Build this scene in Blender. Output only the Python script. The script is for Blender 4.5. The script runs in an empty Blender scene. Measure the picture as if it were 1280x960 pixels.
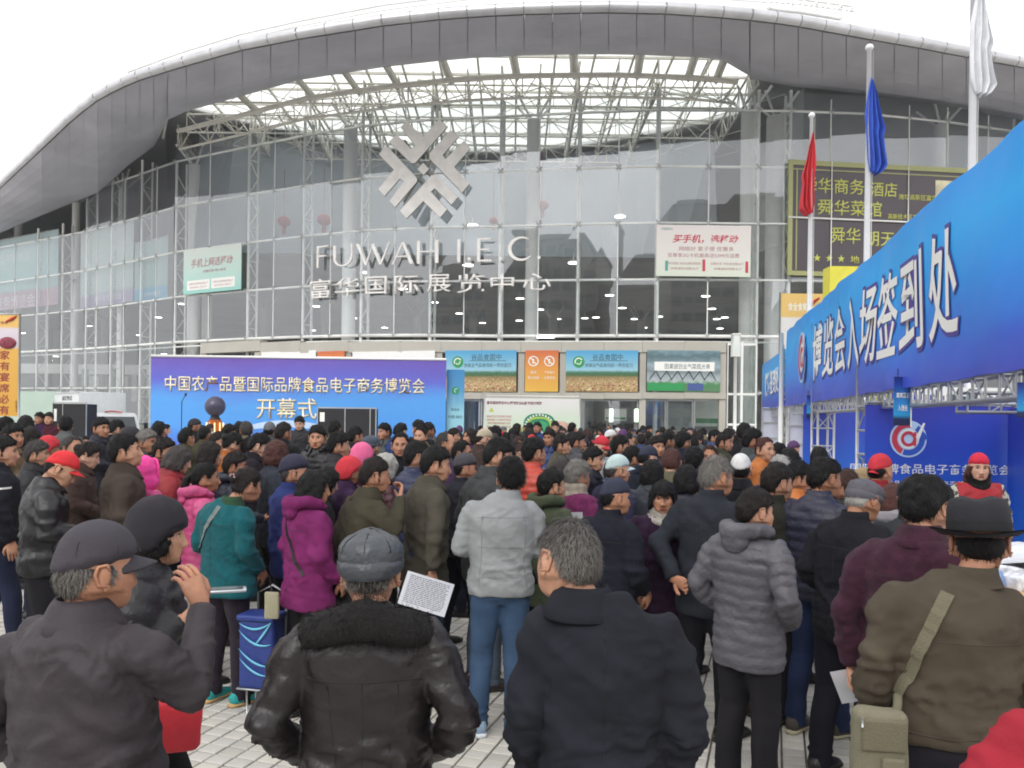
import bpy, bmesh, math, random
import numpy as np
from mathutils import Vector, Matrix, Euler
random.seed(7)
RNG = np.random.default_rng(7)
R = math.radians
PI = math.pi
# ------------------------------------------------------------------ camera, world, sun, exposure
scn = bpy.context.scene
COL = scn.collection
FOC, CX, HY, ROLL, CAMZ = 995.0, 640.0, 525.0, R(0.7), 1.96
cam = bpy.data.objects.new('camera', bpy.data.cameras.new('camera'))
COL.objects.link(cam)
cam.matrix_world = Matrix.Translation((0, 0, CAMZ)) @ Matrix.Rotation(R(90), 4, 'X') @ Matrix.Rotation(ROLL, 4, 'Z')
cam.data.sensor_width = 36.0
cam.data.lens = FOC / 1280 * 36
cam.data.shift_y = (HY - 480) / 1280
cam.data.clip_end = 2000
scn.camera = cam
world = bpy.data.worlds.new('World'); scn.world = world; world.use_nodes = True
wn, wl = world.node_tree.nodes, world.node_tree.links
for n in list(wn): wn.remove(n)
SUN_EL, SUN_AZ = R(40), R(200)
sky = wn.new('ShaderNodeTexSky'); sky.sky_type = 'NISHITA'; sky.sun_disc = False
sky.sun_elevation = SUN_EL; sky.sun_rotation = SUN_AZ; sky.dust_density = 4.0
hs = wn.new('ShaderNodeHueSaturation'); hs.inputs['Saturation'].default_value = 0.12
wl.new(sky.outputs[0], hs.inputs['Color'])
b1 = wn.new('ShaderNodeBackground'); b1.inputs['Strength'].default_value = 0.05
wl.new(hs.outputs[0], b1.inputs['Color'])
b2 = wn.new('ShaderNodeBackground'); b2.inputs['Color'].default_value = (1, 1, 1.0, 1); b2.inputs['Strength'].default_value = 0.98
ad = wn.new('ShaderNodeAddShader'); wo = wn.new('ShaderNodeOutputWorld')
wl.new(b1.outputs[0], ad.inputs[0]); wl.new(b2.outputs[0], ad.inputs[1]); wl.new(ad.outputs[0], wo.inputs[0])
sl = bpy.data.lights.new('sun', 'SUN'); sl.energy = 0.9; sl.angle = R(35); sl.color = (1, .97, .93)
so = bpy.data.objects.new('sun', sl); COL.objects.link(so)
# light comes from behind the camera, high up
sd = Vector((math.sin(SUN_AZ) * math.cos(SUN_EL), math.cos(SUN_AZ) * math.cos(SUN_EL), math.sin(SUN_EL)))
so.rotation_euler = sd.to_track_quat('Z', 'Y').to_euler()
scn.view_settings.view_transform = 'Standard'; scn.view_settings.look = 'None'
scn.view_settings.exposure = 0.28; scn.view_settings.gamma = 1
scn.render.resolution_x, scn.render.resolution_y = 1024, 768
scn.render.engine = 'CYCLES'
scn.cycles.pixel_filter_type = 'BLACKMAN_HARRIS'; scn.cycles.filter_width = 1.85; scn.cycles.max_bounces = 6; scn.cycles.transparent_max_bounces = 14

def P(px, py, Y):
    dx, dy = px - CX, py - HY
    c, s = math.cos(ROLL), math.sin(ROLL)
    return Vector(((dx * c + dy * s) / FOC * Y, Y, CAMZ - (-dx * s + dy * c) / FOC * Y))
# ------------------------------------------------------------------ materials
MATS = {}
def rgb(r, g, b):
    f = lambda c: (c / 255 / 12.92) if c / 255 <= .04045 else ((c / 255 + .055) / 1.055) ** 2.4
    return (f(r), f(g), f(b))
def mat(name, col, rough=.6, metal=0., bump=0., bscale=40., var=.08, vscale=6., spec=.5, emit=None, es=1., sheen=0., coat=0., stretch=(1, 1, 1), sss=0., alpha=1.):
    key = (name, tuple(round(c, 3) for c in col), rough, metal, bump, bscale, var, emit, coat)
    if key in MATS: return MATS[key]
    m = bpy.data.materials.new(name); m.use_nodes = True
    nt = m.node_tree; N, L = nt.nodes, nt.links
    p = N['Principled BSDF']
    p.inputs['Roughness'].default_value = rough; p.inputs['Metallic'].default_value = metal
    p.inputs['Specular IOR Level'].default_value = spec
    p.inputs['Base Color'].default_value = (*col, 1)
    if sheen: p.inputs['Sheen Weight'].default_value = sheen; p.inputs['Sheen Roughness'].default_value = .5
    if coat: p.inputs['Coat Weight'].default_value = coat
    if sss:
        p.inputs['Subsurface Weight'].default_value = sss; p.inputs['Subsurface Radius'].default_value = (.012, .005, .003); p.inputs['Subsurface Scale'].default_value = 1.0
    if emit: p.inputs['Emission Color'].default_value = (*emit, 1); p.inputs['Emission Strength'].default_value = es
    if var or bump:
        tc = N.new('ShaderNodeTexCoord'); mp = N.new('ShaderNodeMapping'); mp.inputs['Scale'].default_value = stretch
        L.new(tc.outputs['Object'], mp.inputs['Vector'])
        if var:
            n = N.new('ShaderNodeTexNoise'); n.inputs['Scale'].default_value = vscale; n.inputs['Detail'].default_value = 5
            L.new(mp.outputs[0], n.inputs['Vector'])
            r = N.new('ShaderNodeMapRange'); r.inputs['From Min'].default_value = .3; r.inputs['From Max'].default_value = .7
            r.inputs['To Min'].default_value = 1 - var; r.inputs['To Max'].default_value = 1 + var
            L.new(n.outputs[0], r.inputs['Value'])
            mx = N.new('ShaderNodeVectorMath'); mx.operation = 'SCALE'; mx.inputs[0].default_value = col
            L.new(r.outputs[0], mx.inputs['Scale']); L.new(mx.outputs[0], p.inputs['Base Color'])
        if bump:
            n2 = N.new('ShaderNodeTexNoise'); n2.inputs['Scale'].default_value = bscale; n2.inputs['Detail'].default_value = 3
            L.new(mp.outputs[0], n2.inputs['Vector'])
            b = N.new('ShaderNodeBump'); b.inputs['Strength'].default_value = bump; b.inputs['Distance'].default_value = .02
            L.new(n2.outputs[0], b.inputs['Height']); L.new(b.outputs[0], p.inputs['Normal'])
    MATS[key] = m
    return m
def glass_mat(name, tint, refl, rough=0.0, rcol=(.95, .97, 1)):
    m = bpy.data.materials.new(name); m.use_nodes = True; N, L = m.node_tree.nodes, m.node_tree.links
    for n in list(N): N.remove(n)
    t = N.new('ShaderNodeBsdfTransparent'); t.inputs[0].default_value = (*tint, 1)
    g = N.new('ShaderNodeBsdfGlossy'); g.inputs['Color'].default_value = (*rcol, 1); g.inputs['Roughness'].default_value = rough
    lw = N.new('ShaderNodeLayerWeight'); lw.inputs['Blend'].default_value = .35
    mr = N.new('ShaderNodeMapRange'); mr.inputs['To Min'].default_value = refl; mr.inputs['To Max'].default_value = min(1, refl + .6)
    L.new(lw.outputs['Fresnel'], mr.inputs['Value'])
    mx = N.new('ShaderNodeMixShader'); L.new(mr.outputs[0], mx.inputs[0]); L.new(t.outputs[0], mx.inputs[1]); L.new(g.outputs[0], mx.inputs[2])
    tc = N.new('ShaderNodeTexCoord'); nz = N.new('ShaderNodeTexNoise'); nz.inputs['Scale'].default_value = .35
    L.new(tc.outputs['Object'], nz.inputs['Vector'])
    b = N.new('ShaderNodeBump'); b.inputs['Strength'].default_value = .08; b.inputs['Distance'].default_value = .05
    L.new(nz.outputs[0], b.inputs['Height']); L.new(b.outputs[0], g.inputs['Normal'])
    o = N.new('ShaderNodeOutputMaterial'); L.new(mx.outputs[0], o.inputs[0])
    return m
def ramp_mat(name, stops, axis='Z', rough=.5, noise=.15, nscale=2.5, coords='Generated', bump=.0, bscale=3.):
    """printed gradient along one generated axis, with cloudy noise"""
    m = bpy.data.materials.new(name); m.use_nodes = True; N, L = m.node_tree.nodes, m.node_tree.links
    p = N['Principled BSDF']; p.inputs['Roughness'].default_value = rough
    tc = N.new('ShaderNodeTexCoord'); sp = N.new('ShaderNodeSeparateXYZ'); L.new(tc.outputs[coords], sp.inputs[0])
    nz = N.new('ShaderNodeTexNoise'); nz.inputs['Scale'].default_value = nscale; nz.inputs['Detail'].default_value = 4
    L.new(tc.outputs[coords], nz.inputs['Vector'])
    ma = N.new('ShaderNodeMath'); ma.operation = 'MULTIPLY_ADD'; L.new(nz.outputs[0], ma.inputs[0]); ma.inputs[1].default_value = noise
    ma2 = N.new('ShaderNodeMath'); ma2.operation = 'SUBTRACT'; L.new(sp.outputs[axis], ma2.inputs[0]); ma2.inputs[1].default_value = noise / 2
    L.new(ma2.outputs[0], ma.inputs[2])
    cr = N.new('ShaderNodeValToRGB'); L.new(ma.outputs[0], cr.inputs[0])
    e = cr.color_ramp.elements
    e[0].position = stops[0][0]; e[0].color = (*stops[0][1], 1); e[1].position = stops[-1][0]; e[1].color = (*stops[-1][1], 1)
    for s in stops[1:-1]:
        x = e.new(s[0]); x.color = (*s[1], 1)
    L.new(cr.outputs[0], p.inputs['Base Color'])
    if bump:
        n2 = N.new('ShaderNodeTexNoise'); n2.inputs['Scale'].default_value = bscale; L.new(tc.outputs['Object'], n2.inputs['Vector'])
        b = N.new('ShaderNodeBump'); b.inputs['Strength'].default_value = bump; b.inputs['Distance'].default_value = .1
        L.new(n2.outputs[0], b.inputs['Height']); L.new(b.outputs[0], p.inputs['Normal'])
    return m
# ------------------------------------------------------------------ mesh building
class MB:
    def __init__(s): s.v, s.f, s.m, s.sm = [], [], [], []
    def add(s, vs, fs, mi=0, smooth=False):
        o = len(s.v); s.v += [tuple(v) for v in vs]
        for f in fs: s.f.append(tuple(i + o for i in f)); s.m.append(mi); s.sm.append(smooth)
        return s
    def box(s, c, d, rz=0., mi=0, M=None):
        x, y, z = d[0] / 2, d[1] / 2, d[2] / 2
        vs = [Vector((a * x, b * y, e * z)) for e in (-1, 1) for a, b in ((-1, -1), (1, -1), (1, 1), (-1, 1))]
        rot = Matrix.Rotation(rz, 3, 'Z') if M is None else M
        vs = [rot @ v + Vector(c) for v in vs]
        return s.add(vs, [(3, 2, 1, 0), (4, 5, 6, 7), (0, 1, 5, 4), (1, 2, 6, 5), (2, 3, 7, 6), (3, 0, 4, 7)], mi)
    def tube(s, pts, r, n=8, mi=0, cap=True, flat=1.0, up=None):
        pts = [Vector(p) for p in pts]; k = len(pts)
        rr = r if isinstance(r, (list, tuple)) else [r] * k
        vs, fs = [], []
        for i, p in enumerate(pts):
            d = (pts[min(i + 1, k - 1)] - pts[max(i - 1, 0)]).normalized()
            u = Vector(up) if up else (Vector((0, 0, 1)) if abs(d.z) < .9 else Vector((0, 1, 0)))
            a = d.cross(u).normalized(); b = d.cross(a).normalized()
            for j in range(n):
                t = 2 * PI * j / n
                vs.append(p + a * math.cos(t) * rr[i] + b * math.sin(t) * rr[i] * flat)
        for i in range(k - 1):
            for j in range(n):
                fs.append((i * n + j, i * n + (j + 1) % n, (i + 1) * n + (j + 1) % n, (i + 1) * n + j))
        s.add(vs, fs, mi, True)
        if cap:
            o = len(s.v) - k * n
            s.f.append(tuple(o + j for j in range(n))); s.m.append(mi); s.sm.append(False)
            s.f.append(tuple(o + (k - 1) * n + n - 1 - j for j in range(n))); s.m.append(mi); s.sm.append(False)
        return s
    def prism(s, poly, O, U, V, th, mi=0):
        """polygon in plane O + x U + y V, thickness th along U x V (towards the viewer side)"""
        U, V = Vector(U).normalized(), Vector(V).normalized(); W = U.cross(V)
        n = len(poly); O = Vector(O)
        a = [O + U * x + V * y for x, y in poly]; b = [p + W * th for p in a]
        fs = [tuple(range(n - 1, -1, -1)), tuple(range(n, 2 * n))]
        fs += [(i, (i + 1) % n, n + (i + 1) % n, n + i) for i in range(n)]
        return s.add(a + b, fs, mi)
    def ell(s, c, r, nu=12, nv=8, mi=0, M=None):
        vs, fs = [], []
        for i in range(nv + 1):
            a = PI * i / nv
            for j in range(nu):
                t = 2 * PI * j / nu
                v = Vector((r[0] * math.sin(a) * math.cos(t), r[1] * math.sin(a) * math.sin(t), r[2] * math.cos(a)))
                if M: v = M @ v
                vs.append(v + Vector(c))
        for i in range(nv):
            for j in range(nu):
                fs.append((i * nu + j, (i + 1) * nu + j, (i + 1) * nu + (j + 1) % nu, i * nu + (j + 1) % nu))
        return s.add(vs, fs, mi, True)
    def mesh(s, name, mats):
        me = bpy.data.meshes.new(name); me.from_pydata(s.v, [], s.f)
        for m in (mats if isinstance(mats, (list, tuple)) else [mats]): me.materials.append(m)
        me.polygons.foreach_set('material_index', s.m); me.polygons.foreach_set('use_smooth', s.sm)
        me.validate(); me.update(); return me
    def build(s, name, mats, parent=None, **kw):
        return link(name, s.mesh(name, mats), parent, **kw)
def link(name, me, parent=None, label=None, cat=None, group=None, kind=None):
    o = bpy.data.objects.new(name, me); COL.objects.link(o)
    if parent: o.parent = parent
    return tag(o, label, cat, group, kind)
def tag(o, label=None, cat=None, group=None, kind=None):
    for k, v in (('label', label), ('category', cat), ('group', group), ('kind', kind)):
        if v: o[k] = v
    return o
def empty(name, loc, label, cat, group=None, rz=0.):
    o = bpy.data.objects.new(name, None); COL.objects.link(o); o.location = loc; o.rotation_euler = (0, 0, rz)
    o.empty_display_size = .2
    bpy_roots.append(o)
    return tag(o, label, cat, group)
bpy_roots = []
def wpart(o, parent):
    """child built in world coordinates under an unrotated empty"""
    o.parent = parent; o.matrix_parent_inverse = Matrix.Translation(-parent.location); return o
FONT = bpy.data.curves.new('f', 'FONT').font
def text_mesh(body, width=None, height=None, extrude=.005, bold=0., mirror=False, spacing=1.0, shear=0.):
    c = bpy.data.curves.new('t', 'FONT'); c.body = body; c.size = 1; c.extrude = 0; c.resolution_u = 3; c.offset = bold
    c.align_x = 'CENTER'; c.align_y = 'CENTER'; c.space_character = spacing; c.shear = shear
    o = bpy.data.objects.new('t', c); COL.objects.link(o)
    bpy.context.view_layer.update()
    dg = bpy.context.evaluated_depsgraph_get()
    me = bpy.data.meshes.new_from_object(o.evaluated_get(dg))
    bpy.data.objects.remove(o)
    n = len(me.vertices); co = np.empty(n * 3); me.vertices.foreach_get('co', co); co = co.reshape(-1, 3)
    if n:
        mn, mx = co.min(0), co.max(0); ce = (mn + mx) / 2; co -= ce; sz = mx - mn
        sx = (width / sz[0]) if width else (height / sz[1]); sy = (height / sz[1]) if height else sx
        co[:, 0] *= sx * (-1 if mirror else 1); co[:, 1] *= sy; co[:, 2] = 0
        me.vertices.foreach_set('co', co.ravel())
    me.materials.clear()
    if extrude and n:
        bm = bmesh.new(); bm.from_mesh(me)
        r = bmesh.ops.extrude_face_region(bm, geom=bm.faces[:])
        for e in r['geom']:
            if isinstance(e, bmesh.types.BMVert): e.co.z += extrude
        bm.normal_update(); bm.to_mesh(me); bm.free()
    me.update(); return me
def put_text(name, body, O, U, V, m, parent=None, lift=.004, **kw):
    """text centred on O in the plane U,V (world), facing U x V"""
    me = text_mesh(body, **kw); me.name = name; me.materials.append(m)
    U, V = Vector(U).normalized(), Vector(V).normalized(); W = U.cross(V)
    M = Matrix((U, V, W)).transposed().to_4x4(); M.translation = Vector(O) + W * lift
    me.transform(M)
    o = link(name, me)
    if parent: wpart(o, parent)
    return o
def sm(x, a, b):
    t = np.clip((x - a) / (b - a), 0, 1); return t * t * (3 - 2 * t)
def vnoise(p, seed=0):
    """trilinear value noise in -1..1 on an (n,3) array"""
    p = np.asarray(p, float) + seed * 17.31; i = np.floor(p).astype(np.int64); f = p - i; f = f * f * (3 - 2 * f)
    def h(a, b, c):
        n = (a * 73856093) ^ (b * 19349663) ^ (c * 83492791) ^ (seed * 2654435761 & 0xffffff)
        n = (n ^ (n >> 13)) * 1274126177 & 0x7fffffff
        return (n ^ (n >> 16)) % 65536 / 32768. - 1
    r = 0
    for dx in (0, 1):
        for dy in (0, 1):
            for dz in (0, 1):
                w = (f[:, 0] if dx else 1 - f[:, 0]) * (f[:, 1] if dy else 1 - f[:, 1]) * (f[:, 2] if dz else 1 - f[:, 2])
                r = r + w * h(i[:, 0] + dx, i[:, 1] + dy, i[:, 2] + dz)
    return r
# ------------------------------------------------------------------ shared materials
M_steel = mat('white_painted_steel', rgb(236, 237, 234), .45, var=.06, vscale=2)
M_steel2 = mat('warm_painted_steel', rgb(208, 205, 196), .5, var=.1, vscale=2)
M_alu = mat('brushed_aluminium', rgb(186, 188, 190), .38, .6, bump=.05, var=.12, vscale=3)
M_soff = mat('soffit_panel_paint', rgb(180, 178, 188), .55, var=.13, vscale=.35, bump=.05, bscale=2)
M_fasc = mat('fascia_metal', rgb(200, 200, 204), .32, .55, var=.12, vscale=1.2)
M_roof = mat('roof_sheet', rgb(150, 150, 152), .5, var=.05)
M_conc = mat('grey_render', rgb(172, 170, 165), .8, var=.08, vscale=1.5, bump=.1)
M_dark = mat('dark_interior', rgb(150, 154, 156), .8, var=.15, vscale=.4)
M_white = mat('white_paint', rgb(238, 238, 236), .5, var=.03)
M_black = mat('black_paint', rgb(28, 28, 30), .5, var=.1)
M_lamp = mat('lamp_lens', (1, 1, 1), .5, var=0, emit=(1, .98, .92), es=5)
M_glasses = [glass_mat('facade_glass', t_, r_) for t_, r_ in (((.92, .955, .955), .15), ((.89, .93, .94), .18), ((.94, .965, .965), .13))]
M_glass2 = glass_mat('door_glass', (.88, .92, .91), .10)
# ------------------------------------------------------------------ ground and paving
def st(o): o['kind'] = 'structure'; return o
g = MB(); g.add([(-150, -125, -.012), (150, -125, -.012), (150, 170, -.012), (-150, 170, -.012)], [(0, 1, 2, 3)])
M_joint = mat('dark_joint_sand', rgb(98, 94, 88), .95, var=.25, vscale=9, bump=.4, bscale=60)
ground = st(g.build('ground', M_joint))
VPA = R(18.2)
TU, TV = Vector((math.sin(VPA), math.cos(VPA), 0)), Vector((math.cos(VPA), -math.sin(VPA), 0))
LU, LV = .112, .136           # paver pitch along TU and across it
tile_cols = [(190, 187, 179), (184, 182, 176), (196, 192, 182), (176, 173, 165), (188, 184, 178)]
M_tile = [mat('paver_concrete', rgb(*c), .78, var=.15, vscale=1.7, bump=.25, bscale=90) for c in tile_cols]
def tile_mesh(m, dz):
    b = MB(); u, v, e = (LU - .011) / 2, (LV - .013) / 2, .004
    U, V = TU, TV
    lo = [U * a * u + V * c * v + Vector((0, 0, -.012)) for a, c in ((-1, -1), (1, -1), (1, 1), (-1, 1))]
    mi = [U * a * u + V * c * v + Vector((0, 0, dz - e)) for a, c in ((-1, -1), (1, -1), (1, 1), (-1, 1))]
    hi = [U * a * (u - e) + V * c * (v - e) + Vector((0, 0, dz)) for a, c in ((-1, -1), (1, -1), (1, 1), (-1, 1))]
    f = [(8, 11, 10, 9)] + [(i, i + 4, (i + 1) % 4 + 4, (i + 1) % 4) for i in range(4)] + [(i + 4, i + 8, (i + 1) % 4 + 8, (i + 1) % 4 + 4) for i in range(4)]
    b.add(lo + mi + hi, f, 0); return b.mesh('paving_stone', [m])
tm = [tile_mesh(m, dz) for m in M_tile for dz in (0.0, -.0016, .0012)]
cells = []
NU = int(24 / LU)
for i in range(-60, NU):
    for j in range(-110, 130):
        c = TU * (i * LU) + TV * (j * LV)
        if c.y < 3.6 or c.y > 17 or abs(c.x) > c.y * .68 + .3: continue
        cells.append((c.y + .25 * abs(c.x), i, j, c))
cells.sort(key=lambda t: t[0])
# the ground shows largest in the gaps at the bottom of the frame
def gap(c):
    px = CX + c.x / c.y * FOC; py = HY + CAMZ / c.y * FOC
    return (250 < px < 330 and py > 850) or (560 < px < 650 and py > 880) or (870 < px < 1020 and py > 905)
near = [t for t in cells if gap(t[3])][:290]; nid = {(t[1], t[2]) for t in near}
rt = random.Random(3)
for t in near:
    o = link('paving_stone', rt.choice(tm), ground); o.location = t[3] + Vector((0, 0, 0))
b = MB(); allt = MB()
verts, faces, mids = [], [], []
import itertools
tmpl = tm[0]; tv = np.array([v.co[:] for v in tmpl.vertices]); tf = [tuple(p.vertices) for p in tmpl.polygons]
for k, t in enumerate([t for t in cells if (t[1], t[2]) not in nid]):
    dz = rt.uniform(-.0018, .0014); o = len(verts)
    verts.extend(map(tuple, tv + np.array(t[3][:]) + np.array([0, 0, dz])))
    faces.extend([tuple(q + o for q in f) for f in tf]); mids.extend([rt.randrange(5)] * len(tf))
me = bpy.data.meshes.new('paving'); me.from_pydata(verts, [], faces)
for m in M_tile: me.materials.append(m)
me.polygons.foreach_set('material_index', mids)
pv = link('paving', me, ground, kind='stuff')
# far paving: the joints are under a pixel there, a plain sheet carries on
g = MB()
g.add([(-150, 16.9, .0), (150, 16.9, .0), (150, 170, .0), (-150, 170, .0)], [(0, 1, 2, 3)])
g.add([(-150, -125, -.004), (150, -125, -.004), (150, 3.45, -.004), (-150, 3.45, -.004)], [(0, 1, 2, 3)])
for s_ in (-1, 1): g.add([(s_ * 14, 3.4, -.008), (s_ * 150, 3.4, -.008), (s_ * 150, 17, -.008), (s_ * 14, 17, -.008)], [(0, 1, 2, 3)])
M_far = mat('far_paving', rgb(170, 167, 160), .8, var=.08, vscale=3)
st(g.build('pavement', M_far))
# ------------------------------------------------------------------ exhibition hall
F_PX = [-260, -100, 0, 50, 100, 160, 215, 300, 375, 448, 535, 622, 720, 820, 945, 985, 1083, 1180, 1280, 1400, 1520]
F_D = [88, 70, 60.5, 57.8, 55, 51.0, 47.6, 44.9, 42.7, 41.0, 39.8, 39.1, 38.5, 38, 38, 38, 38.3, 39.2, 40.6, 43, 47]
def fD(px): return float(np.interp(px, F_PX, F_D))
def fP(px, py, off=0.): return P(px, py, fD(px) - off)
def fXY(px): v = P(px, HY, fD(px)); return Vector((v.x, v.y, 0))
def fN(px):   # outward normal (towards the square)
    a, b_ = fXY(px - 6), fXY(px + 6); d = (b_ - a).normalized(); return Vector((d.y, -d.x, 0))
def z0(px): return float(np.interp(px, [0, 100, 215, 300, 620, 850, 1130], [6.6, 6.5, 6.36, 6.35, 6.08, 6.07, 6.12]))
def rowz(px, k): return z0(px) + 2.7 * k
hall = empty('exhibition_hall', (0, 38, 0), 'long curved glass exhibition hall under a sweeping grey roof canopy', 'building')
def H(name, b, m, **kw): return wpart(b.build(name, m, **kw), hall)
masts = [-240, -150, -75, -8, 43, 74, 104, 135, 172, 215, 306, 375, 448, 535, 622, 720, 820, 945, 985, 1083, 1180, 1280, 1390, 1510]
def topz(px):
    return rowz(px, 3) if px < 100 else rowz(px, 4)
for i, px in enumerate(masts):
    if px in (1083, 1180):   # only slim rods here, the dark sign hangs close behind the glass
        q = fXY(px); b = MB(); b.tube([q, q + Vector((0, 0, 17.6))], .035, 6); H('tension_rod', b, M_steel); continue
    c = fXY(px); n = fN(px); zt = (topz(px) + .9) if px < 210 else (17.2 if px == 215 else 17.9)
    a, d = c - n * .12, c - n * .78
    b = MB(); zb = 0
    b.tube([a + Vector((0, 0, zb)), a + Vector((0, 0, zt))], .082, 8); b.tube([d + Vector((0, 0, zb)), d + Vector((0, 0, zt))], .072, 8)
    z = .3; k = 0
    while z < zt - 1:
        p, q = (a, d) if k % 2 else (d, a)
        b.tube([p + Vector((0, 0, z)), q + Vector((0, 0, z + .95))], .03, 5, cap=False)
        if k % 2: b.tube([p + Vector((0, 0, z)), q + Vector((0, 0, z))], .03, 5, cap=False)
        z += .95; k += 1
    H('lattice_mast', b, M_steel)
# node fittings share one mesh
fb = MB()
for a_ in (45, 135): 
    d = Vector((math.cos(R(a_)), 0, math.sin(R(a_)))) * .13
    fb.tube([-d, d], .018, 5)
for sx in (-1, 1):
    for sz in (-1, 1): fb.ell((sx * .095, -.02, sz * .095), (.035, .02, .035), 6, 4)
fit = fb.mesh('glass_fitting', [M_alu])
def bay_rows(pm, right): 
    lo = -2 if pm < 200 else 0
    if 215 < pm < 905: lo = 0
    elif pm > 905: lo = -2
    hi = 3 if pm < 100 else 4
    return lo, hi
nfit = 0
for i in range(len(masts) - 1):
    pa, pb = masts[i], masts[i + 1]; pm = (pa + pb) / 2
    A, B = fXY(pa), fXY(pb); L_ = (B - A).length
    halves = 2 if L_ > 2.6 else 1
    lo, hi = bay_rows(pm, 0)
    n = fN(pm)
    for k in range(lo, hi + 1):
        za, zb = rowz(pa, k), rowz(pb, k)
        b = MB(); b.tube([A + Vector((0, 0, za)) - n * .06, B + Vector((0, 0, zb)) - n * .06], .066 if k else .09, 7)
        H('transom', b, M_steel)
        if k == 0: b = MB(); b.tube([A + Vector((0, 0, za - .28)) - n * .1, B + Vector((0, 0, zb - .28)) - n * .1], .05, 6); H('transom', b, M_steel)
        for h in range(halves):
            f = h / halves
            q = A.lerp(B, f); o = link('glass_fitting', fit); o.location = q + Vector((0, 0, za + (zb - za) * f)) + n * .06
            o.rotation_euler = (0, 0, math.atan2((B - A).y, (B - A).x)); wpart(o, hall); nfit += 1
    if halves == 2:
        q = A.lerp(B, .5); b = MB(); b.tube([q + Vector((0, 0, rowz(pm, lo))), q + Vector((0, 0, rowz(pm, hi) + (.6 if pm > 215 else 0)))], .028, 5); H('tension_rod', b, M_steel)
    rows = list(range(lo, hi))
    zt_extra = 17.75 if 215 < pm < 1500 else None
    for k in rows + ([hi] if zt_extra else []):
        for h in range(halves):
            fa, fb_ = h / halves, (h + 1) / halves
            qa, qb = A.lerp(B, fa + .004), A.lerp(B, fb_ - .004)
            z1 = rowz(pm, k) + .02; z2 = (rowz(pm, k + 1) - .02) if k < hi else zt_extra
            tilt = random.uniform(-.035, .035); tilt2 = tilt + random.uniform(-.02, .02)
            m_ = n * .03
            vs = [qa + Vector((0, 0, z1)), qb + Vector((0, 0, z1)), qb + Vector((0, 0, z2)) + n * tilt2, qa + Vector((0, 0, z2)) + n * tilt]
            b = MB(); b.add(vs, [(0, 1, 2, 3)]); H('glass_pane', b, random.choice(M_glasses))
# the return at the kink and the tall end strip left of the middle bays
# big round columns
def col(px, w, Dd, zt, name='column', m=M_white):
    c = P(px, HY, Dd); r = w / 2 / FOC * Dd
    b = MB(); b.tube([(c.x, c.y, 0), (c.x, c.y, zt * .5), (c.x, c.y, zt)], [r, r, r], 20)
    b.tube([(c.x, c.y, zt * .62 - .05), (c.x, c.y, zt * .62 + .05)], r * 1.03, 20)
    for k in range(4):
        a = PI / 4 + k * PI / 2
        b.tube([(c.x, c.y, zt - .2), (c.x + 1.2 * math.cos(a), c.y + 1.2 * math.sin(a), zt + 1.0)], .07, 6)
    H(name, b, m)
for px, w, Dd in ((240, 15, 49), (257, 12, 50), (434, 17, 42.3), (663, 17, 41), (932, 20, 39.6), (966, 24, 40.2), (1172, 17, 41), (1330, 17, 42), (92, 9, 58), (20, 9, 62), (150, 10, 54)):
    col(px, w, Dd, 17.4)
# ---- canopy: rim, soffit, fascia
rim = np.array([(-300, 330, 84), (-120, 285, 66), (-60, 262, 59), (0, 228, 53), (56, 174, 44.6), (94, 137, 41.2), (127, 111, 38.3), (169, 90, 36.6), (225, 72, 35), (300, 50, 33.5), (375, 35, 32.3), (480, 18, 31.4), (560, 9, 31), (640, 4, 30.7),
    (750, 1, 30.4), (837, 3, 30.4), (920, 9, 30.8), (987, 17, 31.3), (1077, 34, 32.3), (1140, 45, 33), (1205, 58, 34), (1280, 72, 35), (1400, 96, 37.5), (1600, 140, 43)], float)
inn = np.array([(-300, 395, 95), (-120, 345, 72), (-60, 325, 66), (0, 291, 60.5), (60, 266, 57), (124, 240, 53.5), (161, 206, 50.5), (205, 174, 47.8), (211, 145, 43.5), (300, 121, 40.8), (375, 100, 38.8), (480, 84, 37.4), (570, 74, 36.6), (662, 69, 36), (775, 68, 36), (880, 72, 36.4), (931, 78, 36.9),
    (938, 98, 38.2), (987, 108, 38.8), (1070, 116, 39.4), (1170, 130, 40.2), (1280, 150, 42), (1400, 172, 45), (1600, 215, 52)], float)
def rimP(px, dy=0): return P(px, np.interp(px, rim[:, 0], rim[:, 1]) + dy, np.interp(px, rim[:, 0], rim[:, 2]))
def innP(px): return P(px, np.interp(px, inn[:, 0], inn[:, 1]), np.interp(px, inn[:, 0], inn[:, 2]))
xs = [-300, -240, -180, -130, -90, -55, -25] + list(np.arange(0, 211, 17.5)) + list(np.arange(233, 940, 35.2)) + list(np.arange(938, 1300, 30)) + [1330, 1370, 1420, 1480, 1600]
xs = sorted(set(round(float(x), 1) for x in xs))
UPV = Vector((0, 0, 1))
RR = .24
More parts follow.
